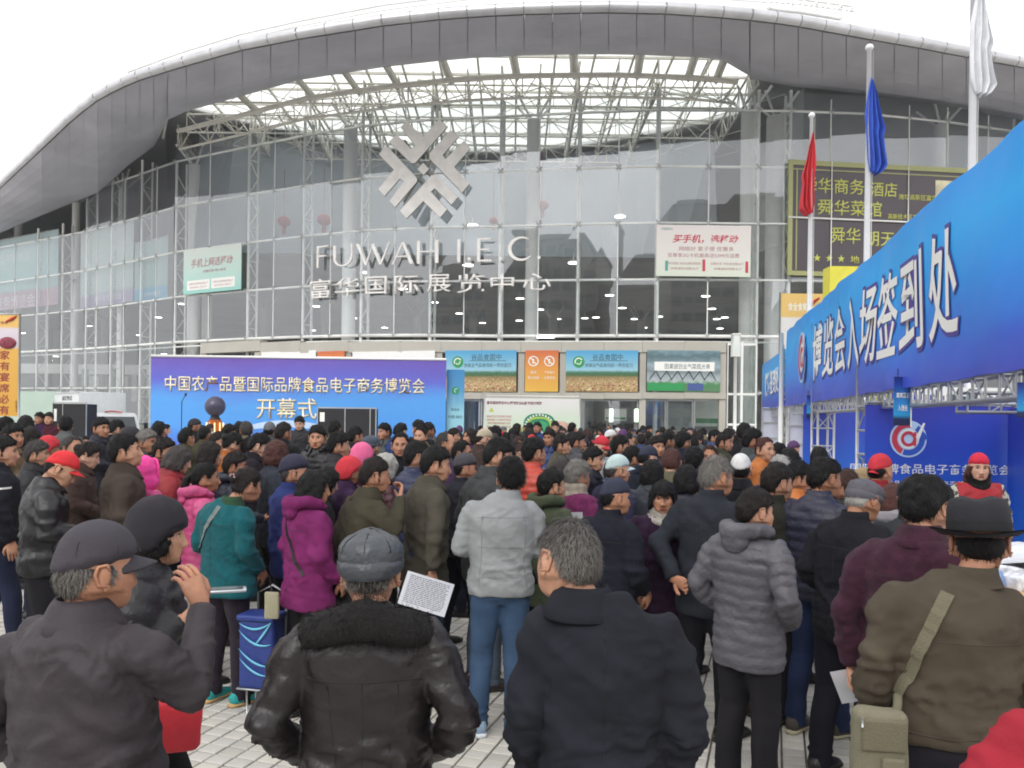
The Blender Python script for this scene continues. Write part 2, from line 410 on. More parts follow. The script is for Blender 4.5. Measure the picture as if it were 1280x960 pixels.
for i in range(len(xs) - 1):
    xa, xb = xs[i], xs[i + 1]; 
    g_ = .02
    a, c = rimP(xa), rimP(xb); dv = (c - a).normalized(); a, c = a + dv * g_, c - dv * g_
    n = Vector((dv.y, -dv.x, 0)).normalized()
    b = MB(); vs = []
    for q in (a, c):
        for k in range(9):
            t = PI / 2 + .5 - k / 8 * (PI + .2)
            vs.append(q - UPV * RR + n * math.cos(t) * RR * 1.1 + UPV * math.sin(t) * RR)
    b.add(vs, [(k, k + 9, k + 10, k + 1) for k in range(8)], 0, True)
    H('fascia_panel', b, M_fasc)
    # rib behind the joint
    b = MB(); vs = []
    q0 = rimP(xa)
    for q in (q0 - dv * .03, q0 + dv * .03):
        for k in range(9):
            t = PI / 2 + .5 - k / 8 * (PI + .2); vs.append(q - UPV * RR + n * math.cos(t) * RR * .98 + UPV * math.sin(t) * RR * .98)
    b.add(vs, [(k, k + 9, k + 10, k + 1) for k in range(8)], 0, True); H('fascia_rib', b, M_roof)
    # soffit: outer and inner panel with an open joint
    ra, rb = a - UPV * RR * 2, c - UPV * RR * 2
    ia, ib = innP(xa), innP(xb)
    for f0, f1 in ((.0, .5), (.5, 1.)):
        f1 -= .0004
        def w(p, q, f):
            v = p.lerp(q, f); v.z -= .35 * math.sin(PI * f) * (1 if xa > 200 else .6); return v
        v4 = [w(ra, ia, f0) + dv * .012, w(rb, ib, f0) - dv * .012, w(rb, ib, f1) - dv * .012, w(ra, ia, f1) + dv * .012]
        nn = 3; vs = []
        for k in range(nn + 1):
            f = f0 + (f1 - f0) * k / nn; vs += [w(ra, ia, f) + dv * .002, w(rb, ib, f) - dv * .002]
        b = MB(); b.add(vs, [(2 * k, 2 * k + 1, 2 * k + 3, 2 * k + 2) for k in range(nn)], 0, False)
        H('soffit_panel', b, M_soff)
    b = MB(); b.add([w(ra, ia, f_) + UPV * .06 - dv * .03 * s_ if s_ < 0 else w(ra, ia, f_) + UPV * .06 for s_ in (1,) for f_ in (0, .33, .66, 1)] + [w(rb, ib, f_) + UPV * .06 + dv * .03 for f_ in (0, .33, .66, 1)], [(k, k + 4, k + 5, k + 1) for k in range(3)]); H('soffit_backing', b, M_roof)  # unseen sheet added above the panels to stop sky light leaking through joints
    # roof skin above
    b = MB(); up = Vector((0, 0, 1.35))
    b.add([a - n * .2 - UPV * .05, c - n * .2 - UPV * .05, ib + up, ia + up], [(0, 1, 2, 3)]); H('roof_sheet', b, M_roof)
b = MB()
for px in (208, 934):   # closing cheeks of the canopy opening
    p, q = innP(px - 3), innP(px + 3)
    b.prism([(0, 0), ((q - p).length, 0), ((q - p).length, 1.5), (0, 1.5)], p, (q - p), UPV, .12)
H('opening_cheek', b, M_steel2)
# opaque roof behind, up to the skylight
skyz = 19.7
DB_PX = [150, 212, 280, 350, 480, 620, 720, 820, 930, 960]; DB_D = [44, 46, 48, 50, 53, 53.5, 52, 49.5, 46, 44]
def backD(px): return float(np.interp(px, DB_PX, DB_D))
M_sky = bpy.data.materials.new('skylight_sheet'); M_sky.use_nodes = True
N_, L_2 = M_sky.node_tree.nodes, M_sky.node_tree.links
for n_ in list(N_): N_.remove(n_)
t1 = N_.new('ShaderNodeBsdfTranslucent'); t1.inputs[0].default_value = (.93, .94, .92, 1)
t2 = N_.new('ShaderNodeBsdfTransparent'); t2.inputs[0].default_value = (.95, .96, .94, 1)
mxs = N_.new('ShaderNodeMixShader'); mxs.inputs[0].default_value = .62; os_ = N_.new('ShaderNodeOutputMaterial')
L_2.new(t1.outputs[0], mxs.inputs[1]); L_2.new(t2.outputs[0], mxs.inputs[2]); L_2.new(mxs.outputs[0], os_.inputs[0])
GX, GY = 1.9, 2.1
gx = np.arange(-20.9, 12, GX); gy = np.arange(36.6, 56, GY)
opaque = MB()
def pxof(x, y): return CX + x / y * FOC
for x in gx:
    for y in gy:
        cx_, cy_ = x + GX / 2, y + GY / 2; px = pxof(cx_, cy_)
        fr = float(np.interp(px, inn[:, 0], inn[:, 2]))
        if cy_ < fr - .4: continue
        if 200 < px < 940 and cy_ < backD(px):
            b = MB(); e = .05
            b.box((cx_, cy_, skyz), (GX - 2 * e, GY - 2 * e, .03)); H('skylight_panel', b, M_sky)
            b = MB(); b.box((cx_, y, skyz - .06), (GX, .1, .12)); b.box((x, cy_, skyz - .06), (.1, GY - .1, .12)); H('skylight_bar', b, M_steel2)
def rayp(px, Y, z): return Vector(((px - CX) / FOC * Y, Y, z))
pl_ = [-300, -200, -120, -60, 0, 50, 100, 150, 208] + list(range(225, 930, 50)) + [934, 1000, 1100, 1200, 1300, 1400, 1600]
for xa, xb in zip(pl_[:-1], pl_[1:]):
    if xa >= 208 and xb <= 934:
        q = [rayp(xa, backD(xa) - .8, 19.9), rayp(xb, backD(xb) - .8, 19.9)]
    else:
        q = [innP(xa) + Vector((0, 0, 1.35)), innP(xb) + Vector((0, 0, 1.35))]
    opaque.add(q + [rayp(xb, 110, 19.9), rayp(xa, 110, 19.9)], [(0, 1, 2, 3)])
for xa, xb in ((192, 222), (922, 960)):
    opaque.add([rayp(xa, 46.5, 19.96), rayp(xb, 46.5, 19.96), rayp(xb, 110, 19.96), rayp(xa, 110, 19.96)], [(0, 1, 2, 3)])
for xa in (203, 940):
    opaque.add([rayp(xa, 44.2, 18.6), rayp(xa, 110, 18.6), rayp(xa, 110, 20.1), rayp(xa, 44.2, 20.1)], [(0, 1, 2, 3)])
H('roof_deck', opaque, M_roof)
# roof trusses running back from the facade and across
def truss(p, q, zt, zb, n, r=.055, nm='roof_truss'):
    p, q = Vector(p), Vector(q); b = MB()
    b.tube([(p.x, p.y, zt), (q.x, q.y, zt)], r, 6); b.tube([(p.x, p.y, zb), (q.x, q.y, zb)], r, 6)
    for k in range(n):
        a, c = p.lerp(q, k / n), p.lerp(q, (k + 1) / n); m_ = (a + c) / 2
        b.tube([(a.x, a.y, zt), (m_.x, m_.y, zb)], r * .5, 4, cap=False); b.tube([(m_.x, m_.y, zb), (c.x, c.y, zt)], r * .5, 4, cap=False)
        b.tube([(a.x, a.y, zt), (a.x, a.y, zb)], r * .4, 4, cap=False)
    H(nm, b, M_steel2)
for i, px in enumerate(masts):
    if 210 < px < 960:
        c = fXY(px); truss((c.x, c.y + .3, 0), (c.x * 1.05, 55, 0), skyz - .25, 18.25, 9, .07)
        if px < 900:
            c2 = fXY((px + masts[i + 1]) / 2); truss((c2.x, c2.y + .3, 0), (c2.x * 1.05, 55, 0), skyz - .25, 18.7, 9, .045)
for y in (41.5, 46, 50.5): truss((-19, y, 0), (11.5, y, 0), skyz - .3, 18.35, 16, .05)
# bracing planes between the trusses
b = MB()
for y in np.arange(39.5, 52, 4.2):
    for x in np.arange(-17, 10, 3.8):
        b.tube([(x, y, 18.3), (x + 3.8, y + 4.2, 18.35)], .022, 4, cap=False); b.tube([(x + 3.8, y, 18.3), (x, y + 4.2, 18.35)], .022, 4, cap=False)
H('roof_bracing', b, M_steel2, kind='stuff')
# front arc truss inside the canopy opening
arc = [innP(px) + Vector((0, 1.1, 0)) for px in np.linspace(212, 930, 40)]
b = MB(); up_ = [p + Vector((0, 0, -.45)) for p in arc]; lw_ = [p + Vector((0, .3, -1.35)) for p in arc]
b.tube(up_, .13, 8); H('arc_chord', b, M_steel2)
b = MB(); b.tube(lw_, .07, 8); H('arc_chord', b, M_steel2)
b = MB()
for k in range(0, 39):
    p, q = (up_[k], lw_[k + 1]) if k % 2 else (lw_[k], up_[k + 1])
    b.tube([p, q], .03, 4, cap=False)
    if k % 2 == 0: b.tube([up_[k], lw_[k]], .03, 4, cap=False)
H('arc_web', b, M_steel2)
for px in (300, 372, 430, 482, 552, 640, 716, 800, 868, 905):
    p = innP(px); b = MB(); a, c = p + Vector((0, -.3, .05)), p + Vector((.25, 2.4, .1)); dd = (c - a)
    b.tube([a, c], .2, 4, flat=1.2); H('roof_beam', b, M_steel2)
    b = MB(); b.tube([p + Vector((0, 1.2, -.5)), p + Vector((1.6, 4.2, .9))], .04, 5); b.tube([p + Vector((0, 1.2, -.5)), p + Vector((-1.6, 4.2, .9))], .04, 5)
    b.tube([p + Vector((0, 1.3, -1.3)), p + Vector((1.8, 5, .8))], .035, 5); b.tube([p + Vector((0, 1.3, -1.3)), p + Vector((-1.8, 5, .8))], .035, 5); H('tree_brace', b, M_steel2)
# roof top rail deck
rl = [(160, 90), (225, 66), (300, 43), (375, 26), (480, 6), (600, -9), (760, -18), (900, -8), (1000, -1), (1066, 8)]
def railP(px, dy=0., dd=2.): return P(px, np.interp(px, [r[0] for r in rl], [r[1] for r in rl]) + dy, float(np.interp(px, rim[:, 0], rim[:, 2])) + dd)
pts = [railP(px) for px in np.linspace(160, 1068, 60)]
b = MB(); b.tube(pts, .05, 5); b.tube([p - UPV * .22 for p in pts], .03, 5)
for p in pts[::2]: b.tube([p + UPV * .02, p - UPV * 1.3], .03, 4, cap=False)
H('roof_rail', b, M_steel)
b = MB(); e1 = [railP(px, 18 - 10 * (1066 - px) / 300, 1.2) for px in np.linspace(960, 1050, 8)]
b.tube(e1, .08, 6)
e2 = [railP(px) for px in np.linspace(960, 1068, 8)]
for p, q in zip(e1, e2): b.tube([p, q], .05, 5)
for k in range(7): b.tube([e1[k], e2[k + 1]], .03, 4)
H('roof_edge_truss', b, M_steel)
# ------------------------------------------------------------------ inside the hall
b = MB()   # inclined bulkhead between lamp ceiling and skylight
n_ = 14
for k in range(n_):
    xa, xb = -19.5 + k * 31.5 / n_, -19.5 + (k + 1) * 31.5 / n_; ga, gb = [max(46.8, fD(pxof(x, 47)) + 1.3) for x in (xa, xb)]
    da, db = backD(pxof(xa, 50)) + .5, backD(pxof(xb, 50)) + .5
    b.add([(xa, ga, 11.6), (xb, gb, 11.6), (xb, max(db, gb + .6), 19.6), (xa, max(da, ga + .6), 19.6)], [(0, 1, 2, 3)])
H('bulkhead', b, mat('bulkhead_paint', rgb(128, 136, 144), .7, var=.1, vscale=.3))
b = MB()
for xa, xb in zip(pl_[:-1], pl_[1:]):
    ya, yb = [fD(x) + 1.1 if not 208 <= x <= 934 else max(46.8, fD(x) + 1.1) for x in (xa, xb)]
    b.add([rayp(xa, ya, 11.6), rayp(xb, yb, 11.6), rayp(xb, 110, 11.6), rayp(xa, 110, 11.6)], [(0, 1, 2, 3)])
    if xa >= 934: b.add([rayp(xa, ya + .2, 11.6), rayp(xb, yb + .2, 11.6), rayp(xb, yb + 3, 19.8), rayp(xa, ya + 3, 19.8)], [(0, 1, 2, 3)])
H('ceiling', b, M_dark)
b = MB(); b.box((-20, 92, 9.8), (150, .4, 19.6)); H('back_wall', b, M_dark)
b = MB(); b.box((40, 71, 5.8), (.4, 42, 11.6)); H('side_wall', b, M_dark)
for px, w, Dd in ((330, 14, 62), (520, 10, 66), (590, 10, 66), (690, 11, 66), (800, 10, 66), (405, 10, 60), (60, 8, 80), (130, 9, 70)):
    col(px, w, Dd, 10.4, m=M_conc)
lamps = [(28, 415), (111, 406), (62, 449), (70, 444), (153, 434.5), (174, 417.5), (198, 395), (395, 381), (391, 411.5), (442, 396), (456, 338), (481, 408), (504, 359), (543, 376), (574, 390), (585, 329),
    (603, 402), (649, 399), (650, 371), (675, 385), (697, 397), (717, 326), (731, 396), (745, 395), (762, 367), (778, 383), (793, 397), (805, 408), (824, 394), (882, 368), (890, 384), (896, 397), (906, 395), (900, 409), (205, 441), (228, 378)]
lb = MB(); lb.tube([(0, 0, 0), (0, 0, -.12)], [.24, .36], 14, mi=0); lb.tube([(0, 0, -.125), (0, 0, -.15)], [.31, .31], 14, mi=1); lb.tube([(0, 0, .0), (0, 0, .5)], .02, 5)
lampm = lb.mesh('ceiling_lamp', [M_white, M_lamp])
for px, py in lamps:
    Dl = min(88, (11.2 - CAMZ) * FOC / (HY + .0122 * (px - 640) - py))
    p = P(px, py, Dl); o = link('ceiling_lamp', lampm); o.location = p; wpart(o, hall)
# pendant lights near the glass, high up
for px, py, Dd in ((591, 279, 47), (775, 268, 47)):
    o = link('ceiling_lamp', lampm); o.location = P(px, py, Dd); wpart(o, hall)
# red lantern-like balls hanging inside
M_red = mat('red_silk', rgb(150, 40, 44), .6, var=.15)
for px, py, Dd, r_ in ((355, 277, 46, .38), (405, 275, 46, .42), (617, 276, 44, .25), (678, 257, 44, .34)):
    c = P(px, py, Dd); b = MB(); b.ell((0, 0, 0), (r_, r_, r_ * .8), 12, 8); b.tube([(0, 0, r_ * .75), (0, 0, 3)], .015, 4); b.tube([(0, 0, -r_ * .7), (0, 0, -r_ * 1.0)], [r_ * .35, r_ * .3], 8)
    for k in range(6):
        a = k * PI / 3; b.tube([(r_ * .25 * math.cos(a), r_ * .25 * math.sin(a), -r_), (r_ * .25 * math.cos(a), r_ * .25 * math.sin(a), -r_ * 2)], .02, 4)
    o = b.build('red_lantern', M_red); o.location = c
    tag(o, {355: 'dark red lantern behind the glass, left one of the close pair', 405: 'dark red lantern behind the glass left of the logo, right one of the close pair', 617: 'small dark red lantern behind the glass just below right of the logo', 678: 'dark red lantern behind the glass beside the middle white column'}[px], 'lantern', 'red lanterns hanging inside the hall')
# mezzanine and hoarding at the left
class Fr:
    def __init__(s, px0, px1, py0, py1, D0, D1=None, lean=0):
        D1 = D0 if D1 is None else D1
        a, b_ = P(px0, py1, D0), P(px1, py1, D1); c, d = P(px0, py0, D0), P(px1, py0, D1)
        zb, zt = (a.z + b_.z) / 2, (c.z + d.z) / 2
        s.O = Vector((a.x, a.y, zb)); e = Vector((b_.x - a.x, b_.y - a.y, 0)); s.w = e.length; s.U = e.normalized(); s.h = zt - zb; s.V = Vector((0, 0, 1)); s.W = s.U.cross(s.V)
    def pt(s, u, v, l=0.): return s.O + s.U * s.w * u + s.V * s.h * v + s.W * l
    def slab(s, th=.03, u0=0, u1=1, v0=0, v1=1, l=0., mi=0, b=None):
        b = b or MB(); b.prism([(0, 0), ((u1 - u0) * s.w, 0), ((u1 - u0) * s.w, (v1 - v0) * s.h), (0, (v1 - v0) * s.h)], s.pt(u0, v0, l - th), s.U, s.V, th, mi); return b
    def text(s, name, body, u, v, m, parent, w=None, h=None, lift=.006, **kw):
        return put_text(name, body, s.pt(u, v), s.U, s.V, m, parent, lift=lift, width=w * s.w if w else None, height=h * s.h if h else None, **kw)
M_pale = mat('pale_green_board', rgb(176, 196, 184), .6, var=.06, vscale=.6)
f = Fr(-30, 200, 455, 467, 66); H('mezzanine_edge', f.slab(.5), M_white)
f = Fr(-40, 75, 489, 540, 58, 56); H('hoarding', f.slab(.1), M_pale)
for px in (106, 142, 178, 12): 
    c = P(px, HY, 63); b = MB(); b.tube([(c.x, c.y, 0), (c.x, c.y, 5.6)], .25, 12); H('column', b, M_pale)
f = Fr(110, 192, 466, 510, 70); 
b = MB(); 
for u0, v0, u1, v1 in ((0, .1, .16, .9), (.3, .5, .6, .9), (.66, .2, .74, .95), (.8, .3, .98, .8)): f.slab(.1, u0, u1, v0, v1, b=b)
H('display_wall', b, M_white)
# ---- entrance block: beam, posts, posters, doors
def ef(px0, px1, py0, py1, off=.5): return Fr(px0, px1, py0, py1, fD(px0) - off, fD(px1) - off)
seg = [250, 325, 375, 435, 500, 551, 602, 651, 702, 755, 803, 855, 908]
M_beam = mat('beige_metal_cladding', rgb(182, 178, 168), .45, .1, var=.06, vscale=1.0)
for a_, c_ in zip(seg[:-1], seg[1:]):
    H('cladding_panel', ef(a_ + .15, c_ - .15, 427, 440.2).slab(.6), M_beam)
    H('cladding_panel', ef(a_ + .15, c_ - .15, 490.5, 498.5).slab(.5), M_beam)
for a_ in (252, 320, 433, 547, 650, 702, 802, 902):
    H('entrance_post', ef(a_ - 4, a_ + 4, 440, 600, .42).slab(.25), M_beam)
f = ef(907, 944, 427, 600, .1); H('glass_pane', f.slab(.03), M_glass2)
for u_ in (0, .5, 1): b = MB(); f.slab(.12, max(0, u_ - .04), min(1, u_ + .04), 0, 1, l=.05, b=b); H('entrance_post', b, M_steel)
for v_ in (.40, .62, .98): b = MB(); f.slab(.10, .04, .96, v_ - .008, v_ + .008, l=.04, b=b); H('transom', b, M_steel)
M_field = ramp_mat('field_print', [(0, rgb(176, 146, 96)), (.18, rgb(196, 166, 120)), (.34, rgb(150, 130, 84)), (.40, rgb(60, 98, 62)), (.47, rgb(70, 120, 90)), (.52, rgb(150, 196, 214)), (1, rgb(70, 160, 206))], noise=.06, nscale=30)
M_orange = ramp_mat('orange_print', [(0, rgb(226, 178, 74)), (.6, rgb(222, 150, 66)), (1, rgb(206, 104, 62))], noise=.02)
M_bprint = ramp_mat('building_print', [(0, rgb(90, 130, 96)), (.2, rgb(76, 134, 84)), (.28, rgb(176, 186, 190)), (.5, rgb(120, 134, 140)), (.62, rgb(150, 170, 180)), (.85, rgb(84, 110, 118)), (1, rgb(120, 150, 160))], noise=.3, nscale=9)
M_tdark = mat('print_dark', rgb(48, 84, 92), .6, var=0); M_tw = mat('print_white', rgb(240, 240, 236), .6, var=0); M_green = mat('print_green', rgb(44, 150, 84), .6, var=0)
def disc(fr, u, v, r, m, name, parent, l=.01, r2=0., n=28, arc=(0, 2 * PI)):
    b = MB(); O = fr.pt(u, v, l); k = n; a0, a1 = arc
    if r2:
        vs = []
        for i in range(k + 1):
            t = a0 + (a1 - a0) * i / k
            for q in (r, r2): vs.append(O + fr.U * math.cos(t) * q + fr.V * math.sin(t) * q)
        b.add(vs, [(2 * i + 1, 2 * i, 2 * i + 2, 2 * i + 3) for i in range(k)])
    else:
        b.add([O] + [O + fr.U * math.cos(2 * PI * i / k) * r + fr.V * math.sin(2 * PI * i / k) * r for i in range(k)], [(0, i + 1, (i + 1) % k + 1) for i in range(k)])
    return wpart(b.build(name, m), parent)
def poster(px0, px1, py0, py1, m, label, kind='poster', off=.55, D=None, th=.04, group=None):
    f = ef(px0, px1, py0, py1, off) if D is None else Fr(px0, px1, py0, py1, *D)
    e = empty(kind, f.pt(.5, 0), label, kind, group); wpart(f.slab(th).build('print_sheet', m), e); return e, f
for px0, px1, lab in ((556, 645, 'sky and flower field print above the doors, left of the small orange sign'), (707, 797, 'sky and flower field print above the doors, right of the small orange sign')):
    e, f = poster(px0, px1, 438, 489.5, M_field, lab, group='prints above the entrance doors')
    f.text('lettering', '中国食品谷', .58, .84, M_tdark, e, w=.42, h=.15, mirror=True, extrude=0)
    f.text('lettering', '打造世界一流的食品产业高地', .6, .64, M_tdark, e, w=.66, h=.10, mirror=True, extrude=0)
    disc(f, .18, .72, .28, M_green, 'emblem', e); disc(f, .18, .72, .2, M_tw, 'emblem', e, l=.014, r2=.15, arc=(.5, 3.6)); disc(f, .18, .72, .13, M_tw, 'emblem', e, l=.014, r2=.09, arc=(3.6, 6.6))
    b = MB(); f.slab(.002, .34, .86, .745, .755, l=.012, b=b); wpart(b.build('rule_line', M_tdark), e)
    # flowers as proud specks of print
    b = MB(); rp = random.Random(px0)
    for _ in range(240):
        u, v = rp.uniform(0, .985), rp.uniform(0, .33) ** 1.0; s_ = .016 * (1.3 - v * 2)
        f.slab(.002, u, u + s_, v, v + s_ * 1.4, l=.01, b=b, mi=rp.randrange(3))
    wpart(b.build('flower_print', [mat('pf1', rgb(186, 110, 100), .7, var=0), mat('pf2', rgb(226, 214, 170), .7, var=0), mat('pf3', rgb(112, 96, 56), .7, var=0)]), e)
e, f = poster(656, 697.5, 438, 489.5, M_orange, 'small orange sign with two white round no-entry symbols above the doors', 'sign')
for u in (.25, .73):
    disc(f, u, .74, .25, M_tw, 'symbol_ring', e, r2=.20)
    b = MB(); O = f.pt(u, .74, .012); b.add([O + f.U * -.16 + f.V * .13, O + f.U * -.13 + f.V * .17, O + f.U * .16 + f.V * -.13, O + f.U * .13 + f.V * -.17], [(0, 3, 2, 1)])
    b.add([O + f.U * -.05 + f.V * -.12, O + f.U * .02 + f.V * -.12, O + f.U * .04 + f.V * .1, O + f.U * -.04 + f.V * .12], [(0, 1, 2, 3)]); wpart(b.build('symbol_bar', M_tw), e)
f.text('lettering', '请勿', .25, .47, M_tw, e, w=.18, extrude=0); f.text('lettering', '禁止吸烟', .25, .34, M_tw, e, w=.34, extrude=0)
f.text('lettering', '严禁烟火', .74, .47, M_tw, e, w=.3, extrude=0); f.text('lettering', '注意安全', .74, .34, M_tw, e, w=.34, extrude=0)
e, f = poster(808.5, 900, 438, 489.5, M_bprint, 'greyish print of a building with a white name board above the right doors')
wpart(f.slab(.01, .1, .92, .5, .72, l=.012).build('name_strip', M_tw), e)
f.text('lettering', '寿光蔬菜产业控股集团', .55, .61, M_tdark, e, w=.62, h=.13, lift=.016, extrude=0, mirror=True)
wpart(f.slab(.01, .01, .5, .02, .2, l=.012).build('green_strip', M_green), e)
wpart(f.slab(.01, .56, .77, .03, .2, l=.012).build('blue_strip', mat('pb', rgb(70, 90, 150), .6, var=0)), e)
b = MB()
for k in range(6):
    u = .03 + k * .15; O = f.pt(u, .28, .014); b.tube([O, f.pt(u + .09, .5, .014)], .02, 4); b.tube([f.pt(u + .09, .5, .014), f.pt(u + .16, .28, .014)], .02, 4)
wpart(b.build('roof_lines', mat('pg', rgb(60, 72, 78), .6, var=0)), e)
e, f = poster(326, 394, 439, 489, M_white, 'plain white panel over the doors behind the stage banner, left'); e, f = poster(396, 430, 439, 489, M_orange, 'orange panel over the doors mostly hidden behind the stage banner', 'sign')
e, f = poster(440, 543, 439, 489, M_white, 'plain white panel over the doors behind the stage banner, right')
# doors
dpx = [255, 290, 325, 360, 395, 430, 465, 500, 545, 600, 650, 690, 728, 763, 797, 832, 866, 902]
for a_, c_ in zip(dpx[:-1], dpx[1:]):
    f = ef(a_ + .5, c_ - .5, 498.5, 573, .25); 
    d = f.slab(.04, l=0).build('door', M_glass2); wpart(d, hall)
    b = MB(); f.slab(.07, 0, .035, 0, 1, l=.015, b=b); f.slab(.07, .965, 1, 0, 1, l=.015, b=b); f.slab(.07, .035, .965, .96, 1, l=.015, b=b); f.slab(.07, .035, .965, 0, .05, l=.015, b=b)
    fr_ = b.build('door_frame', M_alu); wpart(fr_, hall)
    b = MB(); b.tube([f.pt(.88, .3, .08), f.pt(.88, .62, .08)], .025, 6); wpart(b.build('door_handle', M_alu), hall)
f = Fr(757, 782, 509, 517, 44); 
for px0, px1, py0, py1, Dd, m_, lab in ((868, 903, 500, 533, 39.5, M_white, 'white notice panel with a green strip behind the rightmost door'), (756, 783, 511, 526, 48, M_white, 'low white display board inside the doors'), (558, 572, 507, 515, 0, None, None)):
    if m_ is None: continue
    f = Fr(px0, px1, py0, py1, Dd); e = empty('notice_board', f.pt(.5, 0), lab, 'board')
    wpart(f.slab(.05).build('board_face', m_), e); wpart(f.slab(.01, .05, .95, .12, .3, l=.012).build('printed_strip', M_green), e)
    b = MB(); b.tube([f.pt(.1, 0), f.pt(.1, 0) * 1 - Vector((0, 0, f.pt(.1, 0).z))], .03, 6); b.tube([f.pt(.9, 0), f.pt(.9, 0) - Vector((0, 0, f.pt(.9, 0).z))], .03, 6); wpart(b.build('leg', M_alu), e)
b = MB(); 
for px0, px1, py0, py1, Dd in ((835, 866, 505, 560, 60), (700, 735, 500, 560, 62), (800, 830, 500, 560, 64)): Fr(px0, px1, py0, py1, Dd).slab(.3, b=b)
H('inner_partition', b, mat('inner_partition', rgb(160, 170, 172), .6, var=.1))
# fluorescent tube light over the beam
f = ef(671, 693, 419, 422.5, .4); H('strip_light', f.slab(.1), mat('tube_light', (1, 1, 1), .5, var=0, emit=(1, 1, 1), es=2.2))
# ------------------------------------------------------------------ sign lettering and logo on the facade
M_sign = mat('sign_metal', rgb(244, 240, 236), .5, .0, var=.1, vscale=2)
M_sign2 = mat('sign_side_metal', rgb(150, 146, 140), .4, .3, var=.1)
sg = empty('facade_lettering', fP(535, 345), 'raised metal hall name in Latin and Chinese letters across the glass', 'sign')
LET = {'F': [[(.0, 0), (.13, 0), (.16, 1), (.0, 1)], [(.1, .92), (.95, .94), (1, 1), (.1, 1)], [(.1, .5), (.75, .5), (.8, .57), (.1, .57)]],
    'I': [[(.1, 0), (.8, 0), (.8, 1), (.1, 1)]],
    'E': [[(0, 0), (.2, 0), (.2, 1), (0, 1)], [(.2, .93), (.95, .93), (1, 1), (.2, 1)], [(.2, .49), (.8, .49), (.82, .55), (.2, .55)], [(.2, 0), (1, 0), (.97, .08), (.2, .08)]],
    'H': [[(0, 0), (.14, 0), (.14, 1), (0, 1)], [(.86, 0), (1, 0), (1, 1), (.86, 1)], [(.14, .49), (.86, .49), (.86, .55), (.14, .55)]],
    'A': [[(0, 0), (.06, 0), (.53, .98), (.47, 1)], [(.47, 1), (.53, .78), (.84, 0), (1, 0), (.55, 1)], [(.2, .32), (.76, .32), (.74, .38), (.22, .38)]],
    'W': [[(.0, 1), (.09, 1), (.31, .12), (.27, 0)], [(.27, 0), (.32, .0), (.51, .95), (.47, .85)], [(.44, .92), (.53, .98), (.74, .12), (.70, 0)], [(.70, 0), (.75, 0), (1, 1), (.96, 1)]],
    '.': [[(.5 + .5 * math.cos(t * PI / 4), .5 + .5 * math.sin(t * PI / 4)) for t in range(8)]]}
def ring(a0, a1, w0, w1, n=16, sx=1., sy=1., cx=.5, cy=.5):
    out = []
    for i in range(n):
        t0, t1 = a0 + (a1 - a0) * i / n, a0 + (a1 - a0) * (i + 1) / n
        wa, wb = w0 + (w1 - w0) * math.sin(PI * i / n), w0 + (w1 - w0) * math.sin(PI * (i + 1) / n)
        out.append([(cx + math.cos(t0) * (.5 - wa) * sx, cy + math.sin(t0) * (.5 - wa) * sy), (cx + math.cos(t0) * .5 * sx, cy + math.sin(t0) * .5 * sy), (cx + math.cos(t1) * .5 * sx, cy + math.sin(t1) * .5 * sy), (cx + math.cos(t1) * (.5 - wb) * sx, cy + math.sin(t1) * (.5 - wb) * sy)])
    return out
LET['C'] = ring(R(52), R(322), .04, .13)
LET['U'] = [[(0, .42), (.14, .42), (.14, 1), (0, 1)], [(.93, .42), (1, .42), (1, 1), (.93, 1)]] + ring(PI, 2 * PI, .13, .08, 12, 1, .84, .5, .42)
L4 = lambda x, y: (380 + x * .25, 280 + y * .25)
for ch, x0, x1, y0, y1 in (('F', 68, 125, 110, 219), ('U', 150, 246, 106, 213), ('W', 262, 432, 96, 206), ('A', 443, 549, 90, 202), ('H', 567, 673, 83, 198), ('I', 766, 786, 77, 192), ('.', 820, 836, 168, 184), ('E', 867, 939, 72, 189), ('.', 974, 990, 168, 186), ('C', 1020, 1180, 64, 186), ('.', 1166, 1184, 160, 178)):
    if ch == 'C': x1 = 1150
    a, c = L4(x0, y0), L4(x1, y1); f = ef(a[0], c[0], a[1], c[1], .3)
    b = MB()
    for poly in LET[ch]: b.prism([(u * f.w, v * f.h) for u, v in poly], f.O, f.U, f.V, .09)
    o = wpart(b.build('letter', M_sign), sg)
for ch, x, y, w, h in zip('富华国际展览中心', (85, 220, 362, 515, 675, 835, 992, 1165), (325, 318, 308, 303, 298, 298, 295, 290), (102, 122, 108, 122, 118, 136, 118, 140), (96, 96, 90, 90, 90, 96, 86, 84)):
    a = L4(x - w / 2, y - h / 2); c = L4(x + w / 2, y + h / 2); f = ef(a[0], c[0], a[1], c[1], .28)
    f.text('letter', ch, .5, .5, M_sign, sg, w=1, h=1, extrude=.09, bold=.004)
